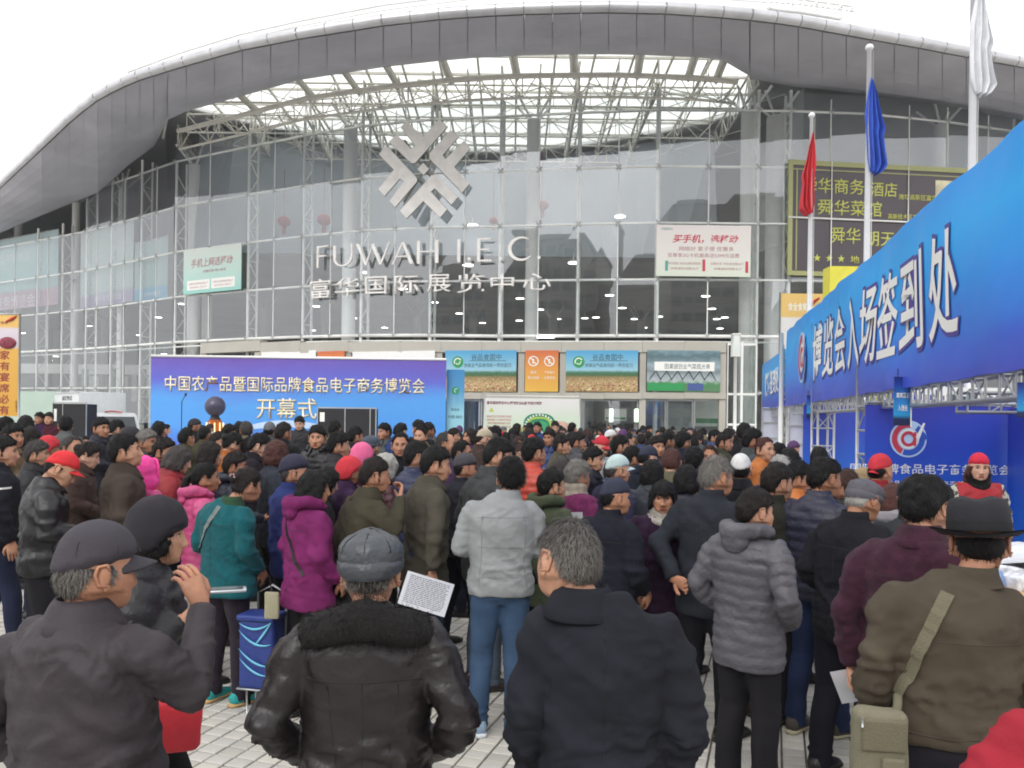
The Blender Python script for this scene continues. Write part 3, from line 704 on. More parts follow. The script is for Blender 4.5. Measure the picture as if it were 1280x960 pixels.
# logo
lg = empty('facade_emblem', P(530, 275, 39.3), 'large pale metal emblem of four interlocking hooked arms on the glass', 'emblem')
polys = [[(320, 88), (470, 215), (600, 65), (675, 125), (400, 440), (370, 445), (175, 260), (240, 200), (365, 320), (400, 295), (275, 135)],
    [(700, 155), (770, 210), (635, 370), (660, 405), (815, 245), (870, 310), (735, 470), (865, 615), (805, 688), (640, 520), (520, 400), (522, 360)],
    [(140, 305), (90, 370), (220, 500), (88, 670), (145, 725), (270, 575), (305, 600), (185, 770), (235, 820), (418, 600), (418, 570), (170, 310)],
    [(545, 540), (590, 545), (772, 725), (715, 792), (570, 655), (538, 685), (677, 835), (620, 903), (475, 765), (333, 915), (275, 850)],
    [(470, 440), (518, 490), (475, 545), (420, 492)]]
s5 = 140 / 960 / FOC * 39.2; O5 = P(460, 280, 39.2)
for k, pl in enumerate(polys):
    pl = [(x * s5, (960 - y) * s5) for x, y in pl]
    ar = sum(pl[i][0] * pl[(i + 1) % len(pl)][1] - pl[(i + 1) % len(pl)][0] * pl[i][1] for i in range(len(pl)))
    if ar < 0: pl.reverse()
    b = MB(); b.prism(pl, O5, (1, 0, 0), (0, 0, 1), .16, 0)
    for i in range(1, len(b.f)): b.m[i] = 1 if i > 1 else 0
    wpart(b.build('emblem_arm' if k < 4 else 'emblem_centre', [M_sign, M_sign2]), lg)
b = MB()
for a, c in (((300, 230), (690, 760)), ((640, 230), (300, 760)), ((180, 340), (520, 660)), ((480, 330), (800, 640))):
    A, B = [O5 + Vector((q[0] * s5, .15, (960 - q[1]) * s5)) for q in (a, c)]; b.tube([A, B], .06, 6)
wpart(b.build('emblem_bracket', M_sign2), lg)
# advertising panels on the glass
M_adw = ramp_mat('pale_pink_print', [(0, rgb(214, 222, 206)), (.4, rgb(224, 222, 216)), (1, rgb(226, 218, 216))], noise=.2, rough=.35)
M_adr = mat('print_crimson', rgb(196, 60, 84), .6, var=0); M_adg = mat('print_grey_pink', rgb(176, 120, 124), .6, var=0); M_teal = mat('print_teal', rgb(96, 160, 152), .6, var=0)
e, f = poster(820, 938, 281.5, 345.5, M_adw, 'white advertising panel with red characters on the glass, right of the hall name', 'advertisement', off=.3, th=.05)
f.text('lettering', '买手机，选移动', .52, .73, M_adr, e, w=.70, h=.17, extrude=0, bold=.02, shear=.2)
f.text('lettering', '网络好 套子便 优惠多', .53, .54, M_adg, e, w=.58, h=.09, extrude=0); f.text('lettering', '至尊享3G卡机最高送5399元话费', .5, .41, M_adg, e, w=.76, h=.085, extrude=0)
f.text('lettering', '移动通信 自在沟通无限精彩', .3, .25, M_adg, e, w=.35, h=.05, extrude=0); f.text('lettering', '优惠多多 尽在身边营业厅', .75, .25, M_adg, e, w=.35, h=.05, extrude=0)
f.text('lettering', '1', .11, .2, M_teal, e, h=.2, w=.03, extrude=0)
f.text('lettering', '详情请咨询营业厅', .3, .15, M_adg, e, w=.3, h=.05, extrude=0); f.text('lettering', '详情请咨询营业厅', .76, .15, M_adg, e, w=.3, h=.05, extrude=0)
wpart(f.slab(.004, .49, .52, .1, .33, l=.01).build('pink_bar', M_adr), e); wpart(f.slab(.004, .945, .975, .08, .3, l=.01).build('pink_bar', M_adr), e)
f.text('lettering', '中国移动', .11, .92, M_teal, e, w=.12, extrude=0)
M_adt = ramp_mat('pale_teal_print', [(0, rgb(150, 206, 196)), (.5, rgb(186, 214, 206)), (1, rgb(206, 214, 208))], noise=.2, rough=.35)
e, f = poster(229, 301, 309, 365, M_adt, 'pale teal advertising panel on the glass above the stage banner\'s left end', 'advertisement', off=.3, th=.05)
f.text('lettering', '手机上网选移动', .5, .68, M_adg, e, w=.72, h=.2, extrude=0, bold=.01, shear=.15)
f.text('lettering', '流量优惠 随心畅享', .55, .48, M_adg, e, w=.4, h=.06, extrude=0)
for u in (.07, .5):
    wpart(f.slab(.003, u, u + .4, .08, .3, l=.008).build('text_block', M_tw), e); f.text('lettering', '办理业务请到就近营业厅', u + .2, .22, M_adg, e, w=.34, h=.05, extrude=0, lift=.012); f.text('lettering', '或登录网上营业厅', u + .2, .14, M_adg, e, w=.3, h=.04, extrude=0, lift=.012)
# dark hotel sign at the right
M_brown = mat('dark_brown_print', rgb(74, 66, 72), .35, var=.08, vscale=.4); M_yel = mat('yellow_print', rgb(196, 198, 96), .5, var=0); M_yel2 = mat('yellow_frame', rgb(158, 160, 108), .45, var=.05)
e, f = poster(986, 1240, 209, 345.5, M_brown, 'large dark sign with yellow Chinese characters and stars behind the flagpoles', 'sign', D=(37.75, 38.9), th=.06)
for u_ in (.198, .573):
    b = MB(); b.tube([f.pt(u_, -.02, .06), f.pt(u_, 1.02, .06)], .028, 6); wpart(b.build('tension_rod', M_steel), e)
b = MB(); b.tube([f.pt(-.008, .50, .07), f.pt(1.02, .50, .07)], .045, 6); wpart(b.build('transom', M_steel), e)
b = MB(); f.slab(.12, -.008, .012, -.02, 1.02, l=.06, b=b); f.slab(.12, .012, 1, .975, 1.02, l=.06, b=b); f.slab(.12, .012, 1, -.02, .02, l=.06, b=b); f.slab(.12, 1, 1.02, -.02, 1.02, l=.06, b=b); wpart(b.build('frame', M_yel2), e)
b = MB(); f.slab(.06, .012, 1, .935, .945, l=.03, b=b); f.slab(.06, .03, .036, .03, .935, l=.031, b=b); wpart(b.build('inner_frame', M_yel2), e)
def ft(body, pxa, pxb, py, hpx, m=M_yel, **kw):
    u = ((pxa + pxb) / 2 - 986) / 254; f.text('lettering', body, u, (345.5 - py) / 136.5, m, e, w=(pxb - pxa) / 254, h=hpx / 136.5, extrude=.02, lift=.002, bold=.004)
ft('舜华商务', 1001, 1077, 236, 19); ft('酒店', 1085, 1118, 237.5, 18); ft('舜华菜馆', 1020, 1099, 262.5, 19); ft('舜华', 1036, 1073, 297, 20); ft('朝天椒', 1079, 1135, 299, 19)
ft('潍坊高新区富华', 1120, 1168, 245.5, 7); ft('高新技术区东风', 1107, 1150, 270.5, 7); ft('地', 1061, 1072, 326, 9); ft('址', 1077, 1088, 326, 9)
for px in (1020, 1035, 1049.5):
    c = f.pt((px - 986) / 254, (345.5 - 326) / 136.5); b = MB(); pl = []
    for k in range(10):
        r_ = .19 if k % 2 == 0 else .075; t = PI / 2 + k * PI / 5; pl.append((r_ * math.cos(t), r_ * math.sin(t)))
    b.prism(pl, c, f.U, f.V, .03); wpart(b.build('star', M_yel), e)
wpart(f.slab(.01, .71, .98, .66, .9, l=.012).build('photo_print', mat('photo_print', rgb(196, 190, 160), .5, var=.3, vscale=2)), e)
M_btx = mat('print_faint', rgb(206, 210, 212), .6, var=0)
# banner reflections of the left glazing, painted as prints behind it
for px0, px1, py0, py1, D0, D1, stops, lab in ((-60, 72, 300, 388, 64.8, 57.2, [(0, rgb(176, 134, 152)), (.22, rgb(172, 140, 156)), (.27, rgb(150, 182, 182)), (1, rgb(170, 190, 192))], 'pale teal print of a reflected banner with a pink foot, far left behind the glass'),
    (100, 166, 284, 382, 55.7, 51.3, [(0, rgb(146, 136, 168)), (.14, rgb(154, 148, 176)), (.2, rgb(172, 186, 184)), (1, rgb(186, 194, 192))], 'whitish print of a reflected banner with a lilac foot behind the left glass'),
    (168, 209, 300, 375, 51.1, 48.6, [(0, rgb(70, 146, 182)), (.18, rgb(78, 154, 186)), (.24, rgb(140, 168, 168)), (1, rgb(148, 168, 168))], 'teal print of a reflected banner with a bright blue foot beside the lattice strip')):
    m_ = ramp_mat('reflected_banner_print', stops, noise=.08, nscale=5)
    e, f = poster(px0, px1, py0, py1, m_, lab, 'banner', D=(D0 + .25, D1 + .25), group='prints of banner reflections behind the left glazing', th=.03)
    f.text('lettering', '品牌农产品 中国食品', .5, .72, M_btx, e, w=.5, extrude=0); f.text('lettering', '电子商务博览会', .55, .1, M_btx, e, w=.5, extrude=0)
    b = MB(); b.tube([f.pt(0, 1), f.pt(1, 1)], .05, 6); wpart(b.build('top_rod', M_alu), e)
# ------------------------------------------------------------------ people
HB = dict(n=0)
CACHE = {}
def to_mesh(name, v, f, mats, mi=None, smooth=True):
    me = bpy.data.meshes.new(name); me.from_pydata([tuple(x) for x in v], [], [tuple(q) for q in f])
    for m in mats: me.materials.append(m)
    if mi is not None: me.polygons.foreach_set('material_index', mi)
    me.polygons.foreach_set('use_smooth', [smooth] * len(me.polygons)); me.update(); return me
# ---- head surface in head coordinates: face +Y, up +Z, chin -.115, crown +.11
def head_grid(na, nb):
    t = np.linspace(-1, 1, na, endpoint=False); a = PI * (.42 * t + .58 * t ** 3)
    s = np.linspace(0, 1, nb + 1)[1:-1]; e = PI * s
    A, E = np.meshgrid(a, e)
    return A.ravel(), E.ravel(), na, nb - 1
def skull(A, E):
    d = np.stack([np.sin(E) * np.sin(A), np.sin(E) * np.cos(A), np.cos(E)], 1)
    p = d * np.array([.076, .096, .113]); return p
def face_shape(p, female=False):
    x, y, z = p[:, 0].copy(), p[:, 1].copy(), p[:, 2].copy()
    fr = sm(y, .0, .05)
    # jaw narrows, back of the head goes into the neck
    t = np.clip((-z - .02) / .095, 0, 1)
    x *= 1 + .10 * sm(-z, -.03, .03) * (1 - t) - .08 * t ** 2
    x = x * (1 + .38 * np.clip(t, 0, 1) * (1 - fr * .45) * (z < 0))
    x = np.where(z < -.05, np.sign(x) * np.minimum(np.abs(x), .062 - .30 * np.clip(-z - .05, 0, .1) ** 1.1 * 1.4), x)
    back = (y < 0) & (z < -.03)
    y = np.where(back, y * (1 - .42 * sm(-z, .03, .1)), y)
    # flatter fuller face
    y = np.where((y > 0) & (z < .03), y * (1 + .10 * sm(-z, -.03, .02)) , y)
    low = (y > 0) & (z < -.03); y = np.where(low, y + .030 * sm(-z, .03, .095) * sm(y, .0, .03), y)
    y = np.where(y > .082, .082 + (y - .082) * .45, y)
    g = lambda cx, cz, sx, sz: np.exp(-((np.abs(x) - cx) / sx) ** 2 - ((z - cz) / sz) ** 2) * fr
    prof = np.interp(z, [-.062, -.050, -.042, -.032, -.01, .018, .04], [0, .2, .95, 1.0, .55, .22, 0])
    y = y + .024 * np.exp(-(x / (.010 + .006 * (z < -.03))) ** 2) * prof * fr
    y += .008 * np.exp(-((np.abs(x) - .014) / .007) ** 2 - ((z + .041) / .009) ** 2) * fr
    y -= .011 * g(.031, .004, .017, .011); y += .006 * g(.03, .027, .022, .010)
    y += .005 * g(.043, -.028, .02, .018); y += .006 * g(0, -.064, .02, .006); y += .006 * g(0, -.074, .018, .005)
    y -= .004 * g(0, -.0695, .022, .0022); y -= .005 * g(0, -.085, .022, .006); y += .006 * g(0, -.103, .020, .010)
    return np.stack([x, y, z], 1)
def grid_faces(na, nr, off=0):
    f = []
    for r in range(nr - 1):
        for c in range(na):
            f.append((off + r * na + c, off + (r + 1) * na + c, off + (r + 1) * na + (c + 1) % na, off + r * na + (c + 1) % na))
    return f
M_EYE = mat('eye_white', rgb(210, 204, 198), .3, var=0); M_IRIS = mat('iris_dark', rgb(28, 20, 16), .25, var=0); M_BROW = mat('brow_hair', rgb(34, 28, 26), .8, var=0)
def skin(c): return mat('skin', rgb(*c), .48, bump=.22, bscale=240, var=.15, vscale=24, spec=.4, sss=.10)
def lip(c): return mat('lip', rgb(int(c[0] * .82), int(c[1] * .62), int(c[2] * .62)), .45, var=.04)
SK = [(190, 142, 116), (178, 128, 102), (204, 160, 138), (164, 116, 90), (186, 136, 108)]
def tube_np(pts, rad, n=10, sq=1.0):
    """lofted tube with elliptical rings: rad = [(rx, ry)] along pts; x axis kept near world X"""
    V, F = [], []; pts = [Vector(p) for p in pts]; k = len(pts); pa = None
    for i, p in enumerate(pts):
        d = (pts[min(i + 1, k - 1)] - pts[max(i - 1, 0)]).normalized()
        ux = pa if i else (Vector((1, 0, 0)) if abs(d.x) < .8 else Vector((0, 0, 1)))
        a = (ux - d * ux.dot(d)).normalized(); b = d.cross(a).normalized(); pa = a
        rx, ry = rad[i] if isinstance(rad[i], (tuple, list)) else (rad[i], rad[i])
        for j in range(n):
            t = 2 * PI * j / n; c, s = math.cos(t), math.sin(t)
            c = math.copysign(abs(c) ** sq, c); s = math.copysign(abs(s) ** sq, s)
            V.append(p + a * c * rx + b * s * ry)
    for i in range(k - 1):
        for j in range(n): F.append((i * n + j, i * n + (j + 1) % n, (i + 1) * n + (j + 1) % n, (i + 1) * n + j))
    F.append(tuple(range(n - 1, -1, -1))); F.append(tuple((k - 1) * n + j for j in range(n)))
    return V, F
class Acc:
    def __init__(s): s.v, s.f, s.m = [], [], []
    def add(s, V, F, mi=0, M=None):
        o = len(s.v)
        s.v += [tuple((M @ Vector(v)) if M is not None else v) for v in V]
        s.f += [tuple(i + o for i in q) for q in F]; s.m += (list(mi) if hasattr(mi, '__len__') else [mi] * len(F)); return s
def ellv(c, r, nu=10, nv=7):
    b = MB(); b.ell(c, r, nu, nv); return b.v, b.f
def head_geo(acc, M, lod=1, sex='m'):
    na, nb = ((44, 46) if lod else (22, 22))
    A, E, na, nr = head_grid(na, nb); p = face_shape(skull(A, E))
    V = [tuple(q) for q in p]; F = grid_faces(na, nr)
    top, bot = len(V), len(V) + 1; V += [(0, 0, .113), (0, .02, -.118)]
    F += [(top, c, (c + 1) % na) for c in range(na)] + [(bot, (nr - 1) * na + (c + 1) % na, (nr - 1) * na + c) for c in range(na)]
    mi = []
    for q in F:
        c = np.mean([V[i] for i in q], 0)
        mi.append(1 if (abs(c[0]) < .023 - .6 * abs(c[2] + .069) and abs(c[2] + .069) < .0085 and c[1] > .07) else 0)
    acc.add(V, F, mi, M)
    for s in (-1, 1):
        # eye: whites, iris, lids, brow
        ye = .0815 if lod else .084
        V, F = ellv((s * .031, ye - .0055, .004), (.0135, .0075, .0048)); acc.add(V, F, 2, M)
        V, F = ellv((s * .031, ye + .0000, .004), (.0052, .0034, .0046), 8, 6); acc.add(V, F, 3, M)
        V, F = tube_np([(s * .016, ye + .000, .005), (s * .024, ye + .0035, .0092), (s * .034, ye + .0025, .0097), (s * .046, ye - .007, .0055)], [.0012, .0022, .0022, .001], 6); acc.add(V, F, 3 if sex == 'f' else 4, M)
        V, F = tube_np([(s * .014, ye + .010, .024), (s * .024, ye + .011, .029), (s * .036, ye + .007, .030), (s * .050, ye - .006, .024)], [(.0022, .0026), (.003, .0032), (.0026, .003), (.001, .0015)], 6); acc.add(V, F, 4, M)
        # ear: outer rim, bowl, lobe
        E_ = Matrix.Translation((s * (.083 if sex == 'm' else .074), -.008, -.004)) @ Matrix.Rotation(s * R(-24), 4, 'Z') @ Matrix.Scale(1.12, 4)
        V, F = ellv((0, 0, 0), (.007, .017, .030), 10, 8); acc.add(V, F, 0, M @ E_)
        V, F = tube_np([(s * .004, .012, -.022), (s * .006, -.010, -.020), (s * .008, -.018, .006), (s * .008, -.012, .026), (s * .006, .006, .030), (s * .003, .014, .016)], [.004, .0045, .0048, .0048, .0042, .003], 6); acc.add(V, F, 0, M @ E_)
        V, F = ellv((s * .001, .008, -.027), (.005, .008, .009), 8, 6); acc.add(V, F, 0, M @ E_)
def hand_geo(acc, W, d, pn, side, curl=.5, s=1.0, spread=.10):
    """W wrist, d direction of the fingers, pn palm normal, five bent fingers; side +1 right"""
    d = Vector(d).normalized(); pn = Vector(pn); pn = (pn - d * pn.dot(d)).normalized(); x = d.cross(pn).normalized() * side
    B = Matrix((x, d, pn)).transposed().to_4x4(); B.translation = Vector(W)   # x to little finger, y along, z palm side
    V, F = tube_np([(0, -.03, 0), (0, .0, 0), (-.002, .03, .0), (.0, .065, .001), (.0, .088, .003)], [(.025, .019), (.026, .017), (.036, .015), (.040, .0135), (.036, .010)], 10, .8); acc.add([v * s for v in V], F, 0, B)
    for k, (fx, L, r) in enumerate(((-.030, .072, .0088), (-.010, .080, .0090), (.0105, .074, .0086), (.030, .058, .0076))):
        p = Vector((fx, .084 - abs(k - 1.2) * .004, .002)); pts = [p - Vector((0, .012, 0)), p]; a = curl * .55 * (1 + .12 * k); seg = (.42, .32, .26); th = 0
        for q in seg:
            th += a * 1.35; dv = Vector(((fx * spread * 8) * .1, math.cos(th), math.sin(th))).normalized(); p = p + dv * L * q; pts.append(p)
        V, F = tube_np(pts, [r, r * 1.02, r * .98, r * .9, r * .62], 7); acc.add([v * s for v in V], F, 0, B)
    p = Vector((-.026, .018, .006)); pts = [p, p + Vector((-.020, .022, .010)), p + Vector((-.030, .048, .018 + curl * .008)), p + Vector((-.028, .072, .024 + curl * .02))]
    V, F = tube_np(pts, [.013, .0125, .0108, .007], 7); acc.add([v * s for v in V], F, 0, B)
def remesh(V, F, voxel, smooth_it=6, fac=.6):
    me = bpy.data.meshes.new('t'); me.from_pydata([tuple(v) for v in V], [], F); me.update()
    o = bpy.data.objects.new('t', me); COL.objects.link(o)
    r = o.modifiers.new('r', 'REMESH'); r.mode = 'VOXEL'; r.voxel_size = voxel; r.use_smooth_shade = True
    s = o.modifiers.new('s', 'SMOOTH'); s.iterations = smooth_it; s.factor = fac
    dg = bpy.context.evaluated_depsgraph_get(); dg.update()
    out = bpy.data.meshes.new_from_object(o.evaluated_get(dg)); bpy.data.objects.remove(o); bpy.data.meshes.remove(me)
    return out
def getco(me):
    n = len(me.vertices); c = np.empty(n * 3); me.vertices.foreach_get('co', c); nn = np.empty(n * 3); me.vertices.foreach_get('normal', nn); return c.reshape(-1, 3), nn.reshape(-1, 3)
def setco(me, c): me.vertices.foreach_set('co', c.ravel()); me.update()
ARMS = {  # elbow, wrist, finger dir, palm normal for the right side (x > 0)
    'down': ((.255, -.03, 1.13), (.245, .05, .90), (0, .15, -1), (-1, .1, 0), .45),
    'near': ((.222, -.03, 1.12), (.215, .05, .89), (0, .15, -1), (-1, .1, 0), .45),
    'relax': ((.25, -.05, 1.13), (.20, .14, .95), (-.2, .5, -.8), (-.9, -.2, 0), .5),
    'pocket': ((.29, -.09, 1.13), (.205, .09, .97), (-.9, -.1, -.35), (0, 0, -1), .3),
    'fwd': ((.25, -.01, 1.14), (.10, .25, 1.10), (-.4, .8, .1), (-.5, 0, 1), .7),
    'hold': ((.25, .0, 1.13), (.13, .26, 1.02), (-.35, .85, -.1), (-.6, 0, .8), .9),
    'face': ((.26, .12, 1.18), (.08, .20, 1.42), (-.5, .2, .7), (-.4, -.8, .2), .8),
    'back': ((.27, -.14, 1.14), (.10, -.20, .96), (-.9, -.1, -.2), (0, -1, 0), .5)}
def arm_pts(arms):
    out = []
    for side, a in ((-1, arms[0]), (1, arms[1])):
        e, w, d, pn, curl = ARMS[a] if isinstance(a, str) else a
        m = lambda q: Vector((q[0] * side, q[1], q[2]))
        out.append((side, m((.172, -.012, 1.378)), m(e), m(w), m(d), m(pn), curl))
    return out
def warp(c, lean):
    """lean the upper body forward about the hips"""
    if not lean: return c
    c = np.array(c, float); z = c[:, 2]; t = np.clip(z - .92, 0, None)
    c[:, 1] += lean * t + lean * .5 * t * t; c[:, 2] -= .35 * lean * lean * t; return c
def head_matrix(yaw=0, pitch=0, roll=0, lean=0):
    t = 1.475 - .92; y = lean * t + lean * .5 * t * t
    return Matrix.Translation((0, y + .0, 1.447)) @ Euler((R(pitch), R(roll), R(yaw)), 'ZXY').to_matrix().to_4x4() @ Matrix.Translation((0, .022 , .112))
def body_mesh(arms, HM, lean=0, lod=1, sex='m', legs=((-.085, 0), (.085, 0)), nohead=False):
    acc = Acc()
    head_geo(acc, HM, lod, sex)
    t = 1.475 - .92; yl = lean * t + lean * .5 * t * t
    hb = HM @ Vector((0, -.018, -.05))
    V, F = tube_np([(hb.x * .25, yl * .92, 1.36), (hb.x * .6, yl - .005, 1.43), (hb.x * .85, (yl + hb.y) / 2 - .0, (1.45 + hb.z) / 2), hb], [(.055, .05), (.055, .053), (.052, .054), (.05, .055)], 16); acc.add(V, F, 0)
    # torso, limbs: one continuous run under the clothes
    T = [(0, 0, .86), (0, 0, .95), (0, 0, 1.08), (0, .0, 1.25), (0, -.01, 1.37), (0, -.005, 1.42)]
    V, F = tube_np(T, [(.15, .10), (.155, .10), (.13, .09), (.155, .10), (.15, .085), (.07, .06)], 12); V = warp(V, lean); acc.add([Vector(v) for v in V], F, 0)
    for side, S, E, W, d, pn, curl in arm_pts(arms):
        q = warp([S, E, W, W + d.normalized() * .1], lean); S, E, W, W2 = [Vector(v) for v in q]; d = W2 - W
        S = S + Vector((-side * .02, 0, -.04)); V, F = tube_np([S, S.lerp(E, .5), E, E.lerp(W, .5), W], [.036, .040, .036, .032, .026], 8); acc.add(V, F, 0)
        hand_geo(acc, W, d, pn, side, curl, .62 if curl == .3 else 1.)
    for i, (x, y) in enumerate(legs):
        s = -1 if i == 0 else 1
        V, F = tube_np([(s * .08, 0, .92), (s * .09 * .5 + x * .5, y * .5, .48), (x * .98, y - .03, .08)], [.07, .042, .028], 8); acc.add(V, F, 0)
    return to_mesh('body', acc.v, acc.f, [SKIN0, LIP0, M_EYE, M_IRIS, M_BROW], acc.m)
SKIN0, LIP0 = skin(SK[0]), lip(SK[0])
# ---- clothing
def jacket_mesh(arms, length=.80, w=1.0, belly=0., puff=0., lean=0, voxel=.016, seed=0, slim=0., sleeve=1.0, fold=1.0, m=None, flare=0.):
    hz = length; V, F = [], []
    def addp(v, f):
        o = len(V); V.extend(v); F.extend([tuple(i + o for i in q) for q in f])
    pf = puff
    rings = [(hz, .186 + flare, .132 + flare * .8, 0), (hz + .05, .19 + flare * .8, .135 + flare * .6, 0), (hz + (1.05 - hz) * .5, .186 + flare * .4, .132, 0), (1.05, .180 - slim, .126, -.0), (1.17, .188, .132, -.004), (1.28, .200, .134, -.008), (1.345, .192, .122, -.014), (1.385, .160, .106, -.014), (1.42, .115, .086, -.008), (1.448, .080, .073, -.002), (1.47, .064, .066, .002)]
    rings = [r for i, r in enumerate(rings) if i < 2 or r[0] > hz + .06]
    pts = [(0, y + belly * math.exp(-((z - 1.0) / .16) ** 2) * .5, z) for z, rx, ry, y in rings]
    rad = [((rx + pf * .8) * w, (ry + pf + belly * math.exp(-((z - 1.0) / .16) ** 2) * .5) * (w * .5 + .5)) if z < 1.44 else (rx, ry) for z, rx, ry, y in rings]
    v, f = tube_np(pts, rad, 28, .88); addp(v, f)
    AP = arm_pts(arms)
    for side, S, E, W, d, pn, curl in AP:
        S = Vector((S.x * (.55 + .45 * w), S.y, S.z)); r = (1 + pf * 8) * sleeve
        q = [S + Vector((-side * .09, 0, -.015)), S + Vector((-side * .01, 0, -.018)), S.lerp(E, .3) + Vector((side * .008, 0, 0)), S.lerp(E, .7), E, E.lerp(W, .25), E.lerp(W, .6), E.lerp(W, .96)]
        v, f = tube_np(q, [.05 * r, .070 * r, .067 * r, .060 * r, .057 * r, .055 * r, .049 * r, .041 * (1 + pf * 3)], 14); addp(v, f)
    me = remesh(V, F, voxel)
    c, n = getco(me)
    # which vertices belong to a sleeve, and how far along
    along = c[:, 2].copy(); arm = np.zeros(len(c)); elb = np.zeros(len(c))
    for side, S, E, W, *_ in AP:
        S = np.array(S); E = np.array(E); W = np.array(W)
        for a, b, off in ((S, E, 0), (E, W, np.linalg.norm(E - S))):
            ab = b - a; L = np.linalg.norm(ab); t = np.clip(((c - a) @ ab) / L ** 2, 0, 1); dist = np.linalg.norm(c - a - t[:, None] * ab, axis=1)
            k = (dist < .088 + puff) & (np.abs(c[:, 0]) * np.sign(c[:, 0] * side + 1e-9) > (.185 * w if off == 0 else -9)) & (c[:, 0] * side > (-.3 if off else 0))
            k &= ~((off > 0) & (dist > .075 + puff))
            along = np.where(k, 2 + off + t * L, along); arm = np.maximum(arm, k * 1.)
        dE = np.linalg.norm(c - E, axis=1); elb = np.maximum(elb, np.exp(-(dE / .085) ** 2))
    wz = np.exp(-((c[:, 2] - 1.02) / .13) ** 2) + .4 * np.exp(-((c[:, 2] - 1.33) / .08) ** 2)
    q = c * np.array([9, 9, 15.]) + vnoise(c * 5, seed)[:, None] * .9
    f1 = vnoise(q, seed + 1); f2 = vnoise(c * np.array([18, 18, 34.]) + f1[:, None], seed + 2)
    ridge = 1 - np.abs(vnoise(c * np.array([6, 6, 11.]) + np.stack([c[:, 2] * 5, c[:, 0] * 3, c[:, 0] * 7], 1), seed + 3)) * 2.2
    dsp = fold * (.006 * f1 + .0035 * f2 * (.5 + wz) + .013 * np.clip(ridge, -.6, 1) ** 1 * (.35 + .65 * np.maximum(wz * (1 - arm), arm * .8)) + .008 * np.clip(1 - np.abs(vnoise(c * np.array([9, 9, 17.]) + f1[:, None] * 1.1, seed + 4)) * 5, 0, 1) * (.4 + wz))
    rg2 = 1 - np.abs(vnoise(np.stack([c[:, 0] * 3, c[:, 1] * 3, c[:, 2] * 26], 1), seed + 5)) * 2
    dsp += elb * .016 * rg2 * fold
    dsp += (1 - arm) * .006 * fold * np.exp(-((c[:, 2] - hz - .13) / .10) ** 2) * rg2
    if puff:
        pitch = .062 if puff < .02 else .085
        ph = along / pitch + .12 * vnoise(c * 7, seed + 7)
        s = np.abs(np.sin(PI * ph)); dsp = dsp * .55 + (s ** .45 - .8) * (.012 if puff < .02 else .016)
        dsp *= np.where(c[:, 2] > 1.43, .2, 1)
    c2 = warp(c + n * dsp[:, None], lean)
    setco(me, c2); me.name = 'jacket'; me.materials.clear(); me.materials.append(m or M_black); me.polygons.foreach_set('use_smooth', [True] * len(me.polygons)); return me
def trouser_mesh(legs=((-.095, 0), (.095, 0)), w=1.0, wide=1.0, voxel=.016, seed=0, m=None, knee=None, fold=1.0):
    V, F = [], []
    def addp(v, f):
        o = len(V); V.extend(v); F.extend([tuple(i + o for i in q) for q in f])
    v, f = tube_np([(0, 0, .80), (0, -.005, .87), (0, -.01, .95), (0, 0, 1.06)], [(.12, .10), (.172 * w, .122 * w), (.172 * w, .122 * w), (.155 * w, .11 * w)], 24, .9); addp(v, f)
    for i, (x, y) in enumerate(legs):
        s = -1 if i == 0 else 1
        kx, ky = (knee[i] if knee else (s * .09 * .5 + x * .5, y * .45 + .015))
        v, f = tube_np([(s * .075, -.01, .88), (s * .085 * .8 + x * .2, y * .12, .76), (kx, ky, .49), ((kx + x) / 2, (ky + y) / 2 - .025, .30), (x, y - .02, .10), (x, y - .015, .045)], [.10 * w, .093 * w * (.6 + .4 * wide), .068 * wide, .064 * wide, .058 * wide, .063 * wide], 16); addp(v, f)
    me = remesh(V, F, voxel, 4)
    c, n = getco(me)
    kz = np.exp(-((c[:, 2] - .47) / .09) ** 2); az = np.exp(-((c[:, 2] - .13) / .08) ** 2); hp = np.exp(-((c[:, 2] - .83) / .07) ** 2)
    r1 = 1 - np.abs(vnoise(c * np.array([4, 4, 22.]), seed)) * 2; f1 = vnoise(c * 11, seed + 1)
    d = fold * (.004 * f1 + r1 * (.006 * kz + .008 * az + .004 * hp)); setco(me, c + n * d[:, None])
    me.name = 'trousers'; me.materials.clear(); me.materials.append(m or M_black); me.polygons.foreach_set('use_smooth', [True] * len(me.polygons)); return me
def shoe_mesh(kind='leather', m=None, m2=None):
    b = MB(); V, F = tube_np([(0, -.085, .045), (0, -.06, .052), (0, 0, .05), (0, .08, .036), (0, .15, .028), (0, .185, .022)], [(.028, .034), (.040, .048), (.043, .045), (.047, .032), (.042, .024), (.020, .014)], 14, .85)
    V = [(v[0], v[1], max(v[2], .012)) for v in V]; b.add(V, F, 0, True)
    V, F = tube_np([(0, -.095, .014), (0, -.06, .014), (0, .02, .014), (0, .10, .014), (0, .17, .014), (0, .198, .016)], [(.026, .013), (.042, .013), (.042, .013), (.051, .013), (.043, .013), (.016, .010)], 12, .6); b.add(V, F, 1, True)
    V, F = tube_np([(0, -.03, .05), (0, -.035, .10)], [(.040, .045), (.037, .042)], 12); b.add(V, F, 0, True)
    if kind == 'sneaker':
        for k in range(4): b.tube([(-.026, .03 + k * .022, .083 - k * .009), (.026, .03 + k * .022, .083 - k * .009)], .0045, 5, mi=1)
    return b.mesh('shoe', [m or M_black, m2 or M_black])
